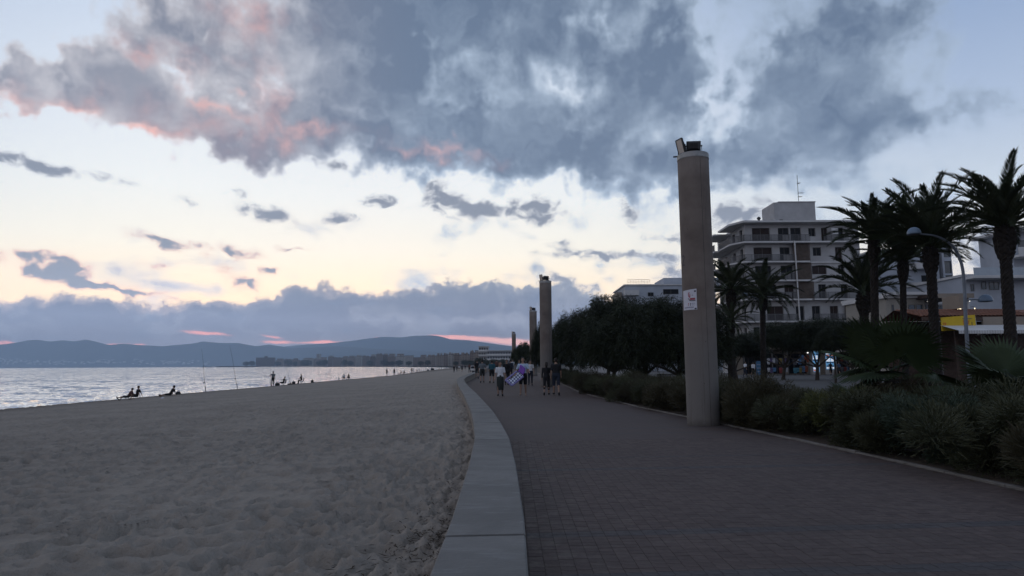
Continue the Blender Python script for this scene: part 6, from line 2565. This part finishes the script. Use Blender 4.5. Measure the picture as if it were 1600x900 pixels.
def torso(mb, J, k=1.0, z0=-0.10, z1=1.0, female=False, flat=0.66):
    """lofted trunk from the seat to the shoulders"""
    up = J['up']
    base = J['hip']
    rings = [(-0.11, 0.125), (-0.06, 0.158), (0.02, 0.165), (0.09, 0.152 if not female else 0.142), (0.16, 0.142 if not female else 0.126), (0.25, 0.158 if not female else 0.142),
             (0.34, 0.176 if not female else 0.155), (0.42, 0.182 if not female else 0.162), (0.475, 0.160 if not female else 0.145), (0.515, 0.095), (0.545, 0.066)]
    rings = [r for r in rings if z0 - 0.001 <= r[0] <= z1 + 0.001]
    n = 18
    vs = []
    for h, w in rings:
        for i in range(n):
            a = 2 * math.pi * i / n
            vs.append(base + up * h + V3(1, 0, 0) * (w * k * math.cos(a)) + J['fw'] * (w * k * flat * math.sin(a) * (1.0 if h < 0.5 else 1.2)))
    fs = [tuple(range(n - 1, -1, -1)), tuple(range((len(rings) - 1) * n, len(rings) * n))]
    for r in range(len(rings) - 1):
        fs += [(r * n + i, r * n + (i + 1) % n, (r + 1) * n + (i + 1) % n, (r + 1) * n + i) for i in range(n)]
    mb.add(vs, fs)


def limb(mb, pts, rad, n=12):
    """tapered limb with rounded ends"""
    P, Rr = [], []
    for i in range(len(pts) - 1):
        for k in range(4):
            t = k / 4
            P.append(pts[i].lerp(pts[i + 1], t))
            Rr.append(rad[i] + (rad[i + 1] - rad[i]) * t)
    P.append(pts[-1])
    Rr.append(rad[-1])
    mb.tube(P, Rr, n)
    for p, r in zip(pts, rad):
        mb.ball(p, r, 10, 7)


def person(label, px, d, pose, top='white', sleeves=0.5, bottom=('shorts', 'black'), hair='short', face=0.0, h=1.72, female=False, skin=None, loc=None, voxel=0.016, hair_m=None, group=None, shoes='black', coarse=False):
    skin = skin or SKIN
    J = skeleton(pose)
    if loc is None:
        p = U(px, 560, d)
        loc = (p.x, d, float(rise(d)))
    o = thing('person', label, 'person', loc, face, group)
    sc_ = h / 1.75
    fx = 0.88 if female else 1.0
    mb = MB()
    torso(mb, J, 1.0, female=female)
    mb.tube([J['neck'] - J['up'] * 0.06, J['neck'] + J['hu'] * 0.05], [0.062 * fx, 0.056 * fx], 12)
    # head: skull, jaw, nose, ears
    H, hu = J['head'], J['hu']
    hf = V3(0, -hu.z, hu.y).normalized()
    if hf.y > 0:
        hf = -hf
    mb.ball(H + hu * 0.02, (0.076, 0.094, 0.098), 16, 12)
    mb.ball(H - hu * 0.055 + hf * 0.022, (0.056, 0.066, 0.062), 14, 10)
    mb.add([H + hf * 0.088 + hu * 0.01, H + hf * 0.115 - hu * 0.035, H + hf * 0.085 - hu * 0.045 + V3(0.02, 0, 0), H + hf * 0.085 - hu * 0.045 - V3(0.02, 0, 0)], [(0, 2, 1), (0, 1, 3), (1, 2, 3), (0, 3, 2)])
    for s in (-1, 1):
        mb.ball(H + V3(s * 0.080, 0, 0) - hu * 0.012 - hf * 0.008, (0.014, 0.022, 0.034), 8, 6)
    for n, s in (('l', -1), ('r', 1)):
        limb(mb, [J['hip_' + n], J['knee_' + n], J['ank_' + n]], [0.088, 0.056, 0.038])
        kn, an = J['knee_' + n], J['ank_' + n]
        mb.ball(kn.lerp(an, 0.3) + V3(0, 0.012, 0), (0.054, 0.056, 0.085), 10, 7)
        an2, to = J['ank_' + n], J['toe_' + n]
        limb(mb, [an2 + V3(0, 0, -0.03), to], [0.040, 0.032], 10)
        limb(mb, [J['sh_' + n], J['el_' + n], J['wr_' + n]], [0.054 * fx, 0.039 * fx, 0.027 * fx])
        # hand: palm, four fingers curling, thumb from the side of the palm
        w, hd = J['wr_' + n], J['hd_' + n]
        sd = hd.cross(J['fw']).normalized() if abs(hd.dot(J['fw'])) < 0.9 else V3(1, 0, 0)
        nr = sd.cross(hd).normalized()
        fwd = J['fw'] - hd * J['fw'].dot(hd)
        fwd = fwd.normalized() if fwd.length > 0.05 else nr
        inw = V3(-s, 0, 0)
        mb.tube([w, w + hd * 0.045, w + hd * 0.09], [0.027, 0.036, 0.034], 10, flat=0.6)
        for q, L in ((-1.5, 0.062), (-0.5, 0.076), (0.5, 0.080), (1.5, 0.070)):
            b0 = w + hd * 0.082 + fwd * (q * 0.019)
            mb.tube([b0, b0 + hd * L * 0.5 + inw * 0.006, b0 + hd * L * 0.92 + inw * 0.024], [0.0095, 0.009, 0.007], 6)
        t0 = w + hd * 0.032 + fwd * 0.028
        mb.tube([t0, t0 + hd * 0.028 + fwd * 0.026, t0 + hd * 0.055 + fwd * 0.03 + inw * 0.01], [0.012, 0.011, 0.008], 6)
    body = make('body', mb, skin, o)
    body.scale = (sc_, sc_, sc_)
    remesh(body, voxel * (1.6 if coarse else 0.8))

    def wear(name, m, material, v=None):
        c = make(name, m, material, o)
        c.scale = (sc_, sc_, sc_)
        remesh(c, (v or voxel) * (1.6 if coarse else 1.0))
        return c
    # shirt
    m = MB()
    torso(m, J, 1.10, z0=-0.06 if bottom[0] != 'skirt' else 0.02, z1=0.515, female=female, flat=0.70)
    for n in 'lr':
        a, b, c = J['sh_' + n], J['el_' + n], J['wr_' + n]
        if sleeves <= 1:
            limb(m, [a, a.lerp(b, max(0.15, sleeves * 1.3))], [0.066 * fx, 0.058 * fx])
        else:
            limb(m, [a, b, b.lerp(c, 0.9)], [0.066 * fx, 0.052 * fx, 0.042 * fx])
    wear('shirt', m, CLOTH[top])
    # lower garment
    kind, col = bottom
    m = MB()
    if kind == 'skirt':
        up, fwv = J['up'], J['fw']
        n = 18
        vs = []
        kl, kr = J['knee_l'], J['knee_r']
        al, ar = J['ank_l'], J['ank_r']
        cen = [J['hip'] + up * 0.13, J['hip'], (J['hip'] + (kl + kr) / 2) / 2, (kl + kr) / 2, (kl + kr) / 2 * 0.45 + (al + ar) / 2 * 0.55]
        dy = abs(kl.y - kr.y) * 0.5
        for i, (c, wx, wy) in enumerate(zip(cen, (0.135, 0.182, 0.19, 0.185, 0.18), (0.10, 0.13, 0.135 + dy * 0.4, 0.12 + dy * 0.6, 0.12 + dy * 0.7))):
            for q in range(n):
                a = 2 * math.pi * q / n
                rp = 1 + (0.05 * math.sin(6 * a) if i > 1 else 0)
                vs.append(c + V3(wx * rp * math.cos(a), wy * rp * math.sin(a), 0))
        fs = [tuple(range(n)), tuple(range(5 * n - 1, 4 * n - 1, -1))]
        for r in range(4):
            fs += [(r * n + q, (r + 1) * n + q, (r + 1) * n + (q + 1) % n, r * n + (q + 1) % n) for q in range(n)]
        m.add(vs, fs)
        wear('skirt', m, CLOTH[col])
    else:
        torso(m, J, 1.13, z0=-0.11, z1=0.09, female=female, flat=0.72)
        f = {'shorts': 0.85, 'long_shorts': 1.15, 'trousers': 2.0, 'capri': 1.6}[kind]
        for n in 'lr':
            a, b, c = J['hip_' + n], J['knee_' + n], J['ank_' + n]
            if f <= 1:
                limb(m, [a, a.lerp(b, f)], [0.104, 0.085])
            else:
                limb(m, [a, b, b.lerp(c, (f - 1) * 0.93)], [0.102, 0.072, 0.066 if kind == 'long_shorts' else 0.054])
        wear('trousers' if f > 1.2 else 'shorts', m, CLOTH[col])
    # shoes
    if shoes:
        for n in 'lr':
            m = MB()
            limb(m, [J['ank_' + n] + V3(0, 0.025, -0.045), J['ank_' + n].lerp(J['toe_' + n], 0.6) + V3(0, 0, -0.015), J['toe_' + n]], [0.046, 0.045, 0.038], 10)
            c = make('shoe', m, CLOTH[shoes] if shoes in CLOTH else SKIN, o, True)
            c.scale = (sc_, sc_, sc_)
    # hair
    m = MB()
    m.ball(H + hu * 0.040 - hf * 0.016, (0.086, 0.100, 0.088), 16, 12)
    if hair == 'long':
        m.tube([H + hu * 0.03 - hf * 0.045, H - hu * 0.06 - hf * 0.065, H - hu * 0.17 - hf * 0.075], [0.082, 0.080, 0.055], 12)
    elif hair == 'bun':
        m.ball(H - hu * 0.01 - hf * 0.11, 0.045, 10, 8)
    else:
        m.ball(H - hu * 0.02 - hf * 0.045, (0.076, 0.058, 0.060), 12, 9)
    c = make('hair', m, hair_m or HAIR, o, True)
    c.scale = (sc_, sc_, sc_)
    m = MB()
    for s in (-1, 1):
        m.ball(H + V3(s * 0.030, 0, 0) + hf * 0.080 + hu * 0.012, 0.011, 8, 6)
    c = make('eyes', m, EYE, o, True)
    c.scale = (sc_, sc_, sc_)
    return o, J, sc_


PI = math.pi
walk_a = dict(thigh_l=22, knee_l=8, thigh_r=-16, knee_r=22, arm_l=-18, arm_r=20, elbow_l=12, elbow_r=25, lean=4)
walk_b = dict(thigh_l=-14, knee_l=26, thigh_r=20, knee_r=8, arm_l=20, arm_r=-16, elbow_l=22, elbow_r=14, lean=4)
stroll = dict(thigh_l=10, knee_l=6, thigh_r=-8, knee_r=14, arm_l=-6, arm_r=8, elbow_l=14, elbow_r=18, lean=3)

GP = 'people strolling on the promenade'
dw = G(781.5, 619, 0).y
person('woman in white tee and long dark skirt walking towards the camera', 781.5, dw, dict(stroll, thigh_l=6, thigh_r=-5, arm_l=2, arm_r=4, out_l=12, out_r=12), 'white', 0.55, ('skirt', 'skirt'), 'bun', 0.05, 1.64, True, group=GP, hair_m=HAIR)
man, JM, sm = person('man in white tee and black shorts carrying a purple inflatable mattress', 817, dw - 0.2, dict(stroll, thigh_l=12, thigh_r=-6, arm_l=10, elbow_l=45, out_l=22, arm_r=24, elbow_r=52, out_r=16), 'light_blue', 0.5, ('shorts', 'black'), 'short', -0.05, 1.83, group=GP, shoes=None)
CLOTH_M = CLOTH['white']
person('woman in black with shoulder-length hair walking away beside a man', 853.5, 32.3, dict(walk_a, arm_l=-4, arm_r=6, thigh_l=10, thigh_r=-8), 'black', 1.6, ('capri', 'black'), 'long', PI - 0.1, 1.62, True, group=GP)
person('man in dark tee and shorts walking away beside the woman in black', 868.5, 32.0, dict(walk_b, arm_l=6, arm_r=-4, thigh_l=-6, knee_l=20, thigh_r=12), 'black', 0.6, ('long_shorts', 'navy'), 'short', PI, 1.80, group=GP)
person('person in striped shirt and dark shorts walking away along the wall', 753.5, 49.5, dict(stroll, out_l=14, out_r=14), 'stripes', 0.7, ('shorts', 'dark'), 'short', PI + 0.05, 1.74, group=GP)
person('person in teal shirt and black shorts walking away beside the striped shirt', 768.5, 49.0, dict(walk_a, thigh_l=8, thigh_r=-8), 'teal', 0.8, ('shorts', 'black'), 'short', PI - 0.1, 1.70, group=GP)
person('person in black half hidden behind the woman in white tee', 791.5, 45.0, stroll, 'black', 1.6, ('trousers', 'black'), 'short', 0.2, 1.74, group=GP)
person('person in dark clothes just left of the striped shirt', 745.5, 60.0, walk_b, 'black', 0.6, ('shorts', 'dark'), 'short', PI, 1.76, group=GP, coarse=True)
person('person in white top partly hidden behind the man with the mattress', 828.5, 44.0, stroll, 'white', 0.5, ('trousers', 'navy'), 'short', 0.0, 1.68, True, group=GP)
person('dark clad person between the woman in white and the man with the mattress', 797.5, 58.0, walk_a, 'navy', 1.6, ('trousers', 'black'), 'short', PI, 1.75, group=GP, coarse=True)
person('distant person in dark jacket left of the second light column', 811, 62.0, stroll, 'dark', 1.6, ('trousers', 'black'), 'short', 0.3, 1.70, group=GP, coarse=True)
person('distant person in rust top right behind the striped shirt', 776, 75.0, stroll, 'rust', 0.6, ('trousers', 'dark'), 'short', PI, 1.70, group=GP, coarse=True)
person('pale dressed stroller far down the promenade beyond the group', 801, 84.0, walk_b, 'pale', 0.6, ('trousers', 'grey'), 'short', 0.0, 1.70, group=GP, coarse=True)

# inflatable mattress under the man's arm
def build_mattress():
    lil = mat('inflatable_purple', (0.20, 0.075, 0.42), 0.35, 0.1, 3.0)
    m2 = bpy.data.materials.new('inflatable_print')
    m2.use_nodes = True
    t = NT(m2.node_tree)
    x, y, z = t.sep(t.n.new('ShaderNodeTexCoord').outputs['Object'])
    vo = t.n.new('ShaderNodeTexVoronoi')
    vo.inputs['Scale'].default_value = 6.0
    vo.inputs['Randomness'].default_value = 0.0
    t.put(vo.inputs['Vector'], t.xyz(t.m('ADD', x, z), t.m('SUBTRACT', x, z), 0.0))
    spot = t.m('LESS_THAN', vo.outputs['Distance'], 0.42)
    t.put(t.n['Principled BSDF'].inputs['Base Color'], t.mix(spot, (0.035, 0.05, 0.16), (0.62, 0.66, 0.76)))
    t.n['Principled BSDF'].inputs['Roughness'].default_value = 0.35
    a = math.radians(50)
    o = thing('inflatable_mattress', 'inflatable beach mattress, purple with white-dotted blue print, under the man\'s arm', 'mattress', (man.location.x, man.location.y, man.location.z))
    Wd = 0.46
    # bent round the arm: the printed end slants down to the left, the pillow stands up against the chest
    side = Vector((0.66, -0.52, -0.54)).normalized()

    def T(u, v, w):
        n = 12
        p = Vector((-0.20, -0.30, 0.98))
        st = u / n
        for k in range(n):
            a = math.radians(52 + 34 * (st * (k + 0.5)) / 0.5)
            p = p + Vector((math.cos(a), 0.05, math.sin(a))) * st
        a = math.radians(52 + 34 * u / 0.5)
        nz = Vector((math.cos(a), 0.05, math.sin(a))).cross(side).normalized()
        return p + side * v + nz * w

    def pad(u0, u1, v0, v1, r, n=6):
        mb = MB()
        k = n
        wv = (v1 - v0) / k
        for i in range(k):
            v = v0 + wv * (i + 0.5)
            pts = [T(u0 + (u1 - u0) * q / 8, v, 0.02 * math.sin(3 * q / 8)) for q in range(9)]
            mb.tube(pts, [wv * 0.40] + [wv * 0.56] * 7 + [wv * 0.40], 10)
        return mb
    make('printed_pad', pad(-0.56, 0.14, -Wd / 2 + 0.05, Wd / 2 - 0.05, 0.05), m2, o, True)
    make('purple_pillow', pad(0.15, 0.50, -Wd / 2 + 0.06, Wd / 2 - 0.06, 0.05, 4), lil, o, True)
    rim = MB()
    pts = [T(0.12, -Wd / 2, 0), T(-0.54, -Wd / 2, 0), T(-0.61, -Wd / 2 + 0.08, 0), T(-0.61, Wd / 2 - 0.08, 0), T(-0.54, Wd / 2, 0), T(0.12, Wd / 2, 0)]
    rim.tube(curve_pts(pts, 5), 0.042, 10)
    make('rim_tube', rim, mat('inflatable_blue_rim', (0.22, 0.20, 0.42), 0.35, 0.1, 3.0), o, True)


build_mattress()

# ---- people by the shops
GS = 'people outside the shops'
person('person in white top and dark trousers standing left of the blue sign board', 1164, 76, stroll, 'white', 0.6, ('trousers', 'navy'), 'short', 1.9, 1.78, loc=(U(1164, 570, 76).x, 76, -0.05), group=GS, coarse=True)
person('person in white shirt right beside the blue sign board', 1176.5, 77, walk_a, 'white', 1.5, ('shorts', 'black'), 'short', 2.3, 1.76, loc=(U(1176.5, 570, 77).x, 77, -0.05), group=GS, coarse=True)
person('person in a black dress silhouetted against the right lit display', 1297.5, 84, stroll, 'black', 0.3, ('skirt', 'black'), 'long', PI, 1.70, True, loc=(U(1297.5, 570, 84).x, 84, -0.05), group=GS, coarse=True)
person('person in blue shirt right of the dark tree trunk by the displays', 1311, 82, stroll, 'blue', 0.6, ('shorts', 'dark'), 'short', PI + 0.4, 1.72, loc=(U(1311, 570, 82).x, 82, -0.05), group=GS, coarse=True)
person('person in pale top passing under the trees behind the white fence', 999, 70, walk_a, 'pale', 0.5, ('trousers', 'grey'), 'short', 1.2, 1.68, loc=(U(999, 570, 70).x, 70, -0.05), group=GS, coarse=True)

# ---- people on the beach
GB = 'people on the beach by the water'
sit_ground = dict(seated=1, thigh_l=118, knee_l=112, thigh_r=112, knee_r=104, lean=16, arm_l=50, arm_r=50, elbow_l=40, elbow_r=40, spread_l=6, spread_r=6)
recline = dict(seated=1, thigh_l=96, knee_l=52, thigh_r=90, knee_r=12, lean=-32, arm_l=-40, arm_r=-44, elbow_l=4, elbow_r=4, head=18)
sit_chair = dict(seated=2, thigh_l=82, knee_l=84, thigh_r=86, knee_r=80, lean=-8, arm_l=35, arm_r=35, elbow_l=45, elbow_r=45)


def on_sand(px, py=590, inland=0.9):
    """the spot on the crest of the beach seen in the direction px"""
    lo, hi = 20.0, 880.0
    for _ in range(40):
        d = 0.5 * (lo + hi)
        if U(px, 580, d).x > float(interp(d, SHORE)) + inland:
            lo = d
        else:
            hi = d
    x = U(px, 580, d).x
    return Vector((x, d, sand_z(x, d) - 0.01))


def beach_person(label, px, py, pose, top, bottom, face, h=1.72, hair='short', female=False, **kw):
    p = on_sand(px, py, 2.6 if 'seated' in pose and px < 300 else 0.9)
    p.z -= 0.04 if 'seated' in pose else 0.0
    return person(label, px, p.y, pose, top, kw.pop('sleeves', 0.5), bottom, hair, face, h, female, loc=(p.x, p.y, p.z), group=GB, coarse=True, voxel=0.018, **kw), p


beach_person('person lounging on the sand with knees drawn up, left of the nearest pair', 203, 624.5, recline, 'rust', ('shorts', 'dark'), -1.35, 1.5, skin=SKIN_D)
beach_person('person sitting upright on the sand, right of the nearest pair', 216, 623.5, dict(recline, lean=-14, thigh_l=112, knee_l=95), 'black', ('shorts', 'black'), -1.45, 1.62)
beach_person('person reclining alone on the sand with legs towards the water', 268, 616, dict(recline, thigh_l=92, knee_l=20), 'black', ('shorts', 'black'), -1.5)
beach_person('angler standing at the water edge with a hand on the hip', 427, 601, dict(thigh_l=3, thigh_r=-3, knee_l=2, knee_r=2, out_r=48, arm_r=-12, elbow_r=60, in_r=85, arm_l=3, lean=0), 'grey', ('trousers', 'black'), -2.6, 1.84)
(p1, _, _), c1p = beach_person('angler leaning back in a low folding chair next to the standing angler', 443.5, 599.5, dict(sit_chair, lean=-16, thigh_l=95, thigh_r=92, knee_l=50, knee_r=55, arm_l=40, arm_r=42), 'dark', ('shorts', 'black'), -1.5)
(p2, _, _), c2p = beach_person('angler sitting forward on a folding chair, right of the tackle box', 471.5, 598, dict(sit_chair, lean=6, arm_l=40, arm_r=40), 'black', ('trousers', 'black'), -1.5)
beach_person('person in pale top sitting on the sand, left of the seated couple', 538.5, 593, dict(sit_ground, lean=22), 'pale', ('shorts', 'dark'), -2.4)
beach_person('person in black sitting on the sand, right of the seated couple', 546, 592.5, dict(sit_ground, lean=26), 'black', ('shorts', 'black'), -2.2, hair='long', female=True)
for lab, px, py, pose, top, bot, f in (
        ('first lone standing figure right of the seated couple on the beach', 604.5, 586.5, stroll, 'black', ('shorts', 'black'), -2.2),
        ('figure standing at the water just right of the first lone figure', 616, 584.5, stroll, 'black', ('shorts', 'black'), -2.8),
        ('figure sitting on a blanket in the middle of the beach line', 626.5, 583.2, dict(recline, lean=-6), 'black', ('shorts', 'black'), -1.6),
        ('small seated figure right of the blanket sitter', 632.5, 582.8, sit_ground, 'dark', ('shorts', 'black'), -1.8),
        ('left figure of the pair standing close together by the water', 643.0, 581.2, stroll, 'black', ('shorts', 'dark'), -2.0),
        ('right figure of the pair standing close together by the water', 645.3, 581.0, walk_a, 'black', ('shorts', 'black'), -1.6),
        ('crouching figure right of the standing pair', 652, 580.4, sit_ground, 'black', ('shorts', 'black'), -1.4),
        ('child standing beside the crouching figure', 655.2, 580.2, walk_b, 'dark', ('shorts', 'black'), 1.2),
        ('upright figure near the end of the visible water line', 689.5, 576.8, stroll, 'black', ('trousers', 'black'), -2.5),
        ('small seated figure left of the last upright figure', 686.5, 577.0, sit_ground, 'black', ('shorts', 'black'), -2.5),
        ('seated figure right of the last upright figure', 697, 576.2, sit_ground, 'dark', ('shorts', 'black'), -2.0)):
    beach_person(lab, px, py, pose, top, bot, f, 1.15 if 'child' in lab else 1.75)
for lab, px, d, pose, top, bot, f in (
        ('dark walker where the sand meets the far promenade, leftmost', 709.5, 150, walk_a, 'black', ('trousers', 'black'), 0.4),
        ('second dark walker on the far sand', 714, 175, walk_b, 'dark', ('trousers', 'black'), -0.4),
        ('walker in the middle of the far sand group', 722, 165, walk_a, 'navy', ('shorts', 'black'), PI),
        ('walker in a white top on the far sand', 717.2, 210, stroll, 'white', ('shorts', 'black'), 1.0),
        ('farther dark walker beside the far wall', 727, 220, walk_b, 'black', ('shorts', 'grey'), PI),
        ('walker in brownish top on the sand left of the cart', 733.5, 128, stroll, 'rust', ('trousers', 'dark'), PI)):
    p = U(px, 575, d)
    x = min(p.x, wall_x(d) - 0.9)
    person(lab, px, d, pose, top, 0.6, bot, 'short', f, 1.74, loc=(x, d, sand_z(x, d)), coarse=True, voxel=0.02, group='walkers on the far sand')


# ---- fishing gear
def folding_chair(label, loc, face, seat_h):
    o = thing('folding_chair', label, 'chair', loc, face)
    make('seat', MB().box(-0.24, 0.24, -0.26, 0.22, seat_h - 0.03, seat_h), CLOTH['navy'], o)
    make('backrest', MB().box(-0.24, 0.24, -0.012, 0.012, 0.02, 0.5, Matrix.Translation((0, 0.24, seat_h)) @ Matrix.Rotation(math.radians(-14), 4, 'X')), CLOTH['navy'], o)
    for sx in (-0.24, 0.24):
        make('leg', MB().tube([(sx, -0.25, 0), (sx, 0.22, seat_h - 0.035)], 0.013, 6), RAIL_M, o)
        make('leg', MB().tube([(sx * 0.92, 0.25, 0), (sx * 0.92, -0.22, seat_h - 0.035)], 0.013, 6), RAIL_M, o)


folding_chair('low dark folding chair under the leaning angler', (p1.location.x, p1.location.y, p1.location.z), -1.5, 0.30)
folding_chair('dark folding chair under the forward-sitting angler', (p2.location.x, p2.location.y, p2.location.z), -1.5, 0.36)


def fishing_rod(label, foot, tip, reel=0.18):
    p = on_sand(*foot)
    q = U(tip[0], tip[1], p.y)
    o = thing('fishing_rod', label, 'fishing rod', tuple(p), 0.0, 'fishing rods planted in the beach')
    pts = [Vector((0, 0, -0.1)), (q - p) * 0.35, (q - p) * 0.7 + Vector((0.03, 0, 0)), q - p]
    make('blank', MB().tube(curve_pts(pts, 4), [0.020 - 0.014 * k / 12 for k in range(13)], 6), DARK_METAL, o)
    make('sand_spike', MB().tube([(0.03, 0, -0.2), Vector((0.03, 0, 0)) + (q - p) * 0.14], 0.026, 6), RAIL_M, o)
    c = (q - p) * reel
    r = MB()
    r.tube([c + Vector((-0.03, -0.05, 0)), c + Vector((-0.03, -0.13, 0))], 0.055, 10)
    r.ball(c + Vector((-0.03, -0.04, 0)), 0.05, 8, 6)
    make('reel', r, DARK_METAL, o)


fishing_rod('tall fishing rod planted in the sand, leftmost of all', (323, 611), (315, 545), 0.22)
fishing_rod('tall fishing rod leaning left, second from the left', (372.5, 606), (359, 540), 0.24)
fishing_rod('upright fishing rod directly behind the standing angler', (424, 601.5), (422.5, 572), 0.2)
fishing_rod('fishing rod leaning left between the two chairs', (455.5, 599.5), (447, 573), 0.2)
fishing_rod('thin upright fishing rod left of the seated couple', (530, 594), (529.5, 571), 0.15)


def soft_bag(label, px, py, w, h, cat='bag', name='bag'):
    p = on_sand(px, py)
    o = thing(name, label, cat, tuple(p), RNG.uniform(-0.5, 0.5))
    prof = [(0, 0.92), (0.25, 1.0), (0.6, 0.92), (0.85, 0.7), (1.0, 0.35)]
    vs, n = [], 14
    for t, k in prof:
        for i in range(n):
            a = 2 * math.pi * i / n
            e = 1 + 0.10 * math.sin(3 * a + 4 * t)
            vs.append((w / 2 * k * e * math.cos(a), w * 0.33 * k * e * math.sin(a), h * t - 0.02))
    fs = [tuple(range(n - 1, -1, -1)), tuple(range(4 * n, 5 * n))]
    for r in range(4):
        fs += [(r * n + i, r * n + (i + 1) % n, (r + 1) * n + (i + 1) % n, (r + 1) * n + i) for i in range(n)]
    make('body', MB().add(vs, fs), CLOTH['dark'], o, True)
    make('handle', MB().tube(curve_pts([(-w * 0.22, 0, h * 0.9), (-w * 0.12, 0, h * 1.18), (w * 0.12, 0, h * 1.18), (w * 0.22, 0, h * 0.9)]), 0.018, 6), CLOTH['black'], o)


soft_bag('dark tackle bag on the sand between the two seated anglers', 459.5, 598.8, 0.55, 0.42)
soft_bag('long low dark bag on the sand beside the tackle bag', 454, 599.6, 0.75, 0.2)
soft_bag('rounded dark rucksack alone on the sand right of the anglers', 488.5, 597, 0.52, 0.44)
soft_bag('dark bag on the sand right of the lone recliner', 280.5, 614.8, 0.5, 0.3)
soft_bag('dark bag at the feet of the angler in the low chair', 434, 600.3, 0.6, 0.4)
soft_bag('dark bundle on the beach among the far figures, left one', 668.5, 578.8, 1.0, 0.6)
soft_bag('large dark bundle on the beach beside the far figures, right one', 675.5, 578.2, 1.9, 1.1)

# scrap of paper on the sand
p = on_sand(256, 632, 5.0)
tag(make('paper_scrap', MB().add([(-0.12, -0.06, 0.02), (0.1, -0.08, 0.03), (0.14, 0.07, 0.06), (-0.02, 0.05, 0.10), (-0.13, 0.08, 0.03)], [(0, 1, 3), (1, 2, 3), (0, 3, 4)]), PAPER, loc=tuple(p)),
    'crumpled white paper scrap on the sand below the lone recliner', 'litter')
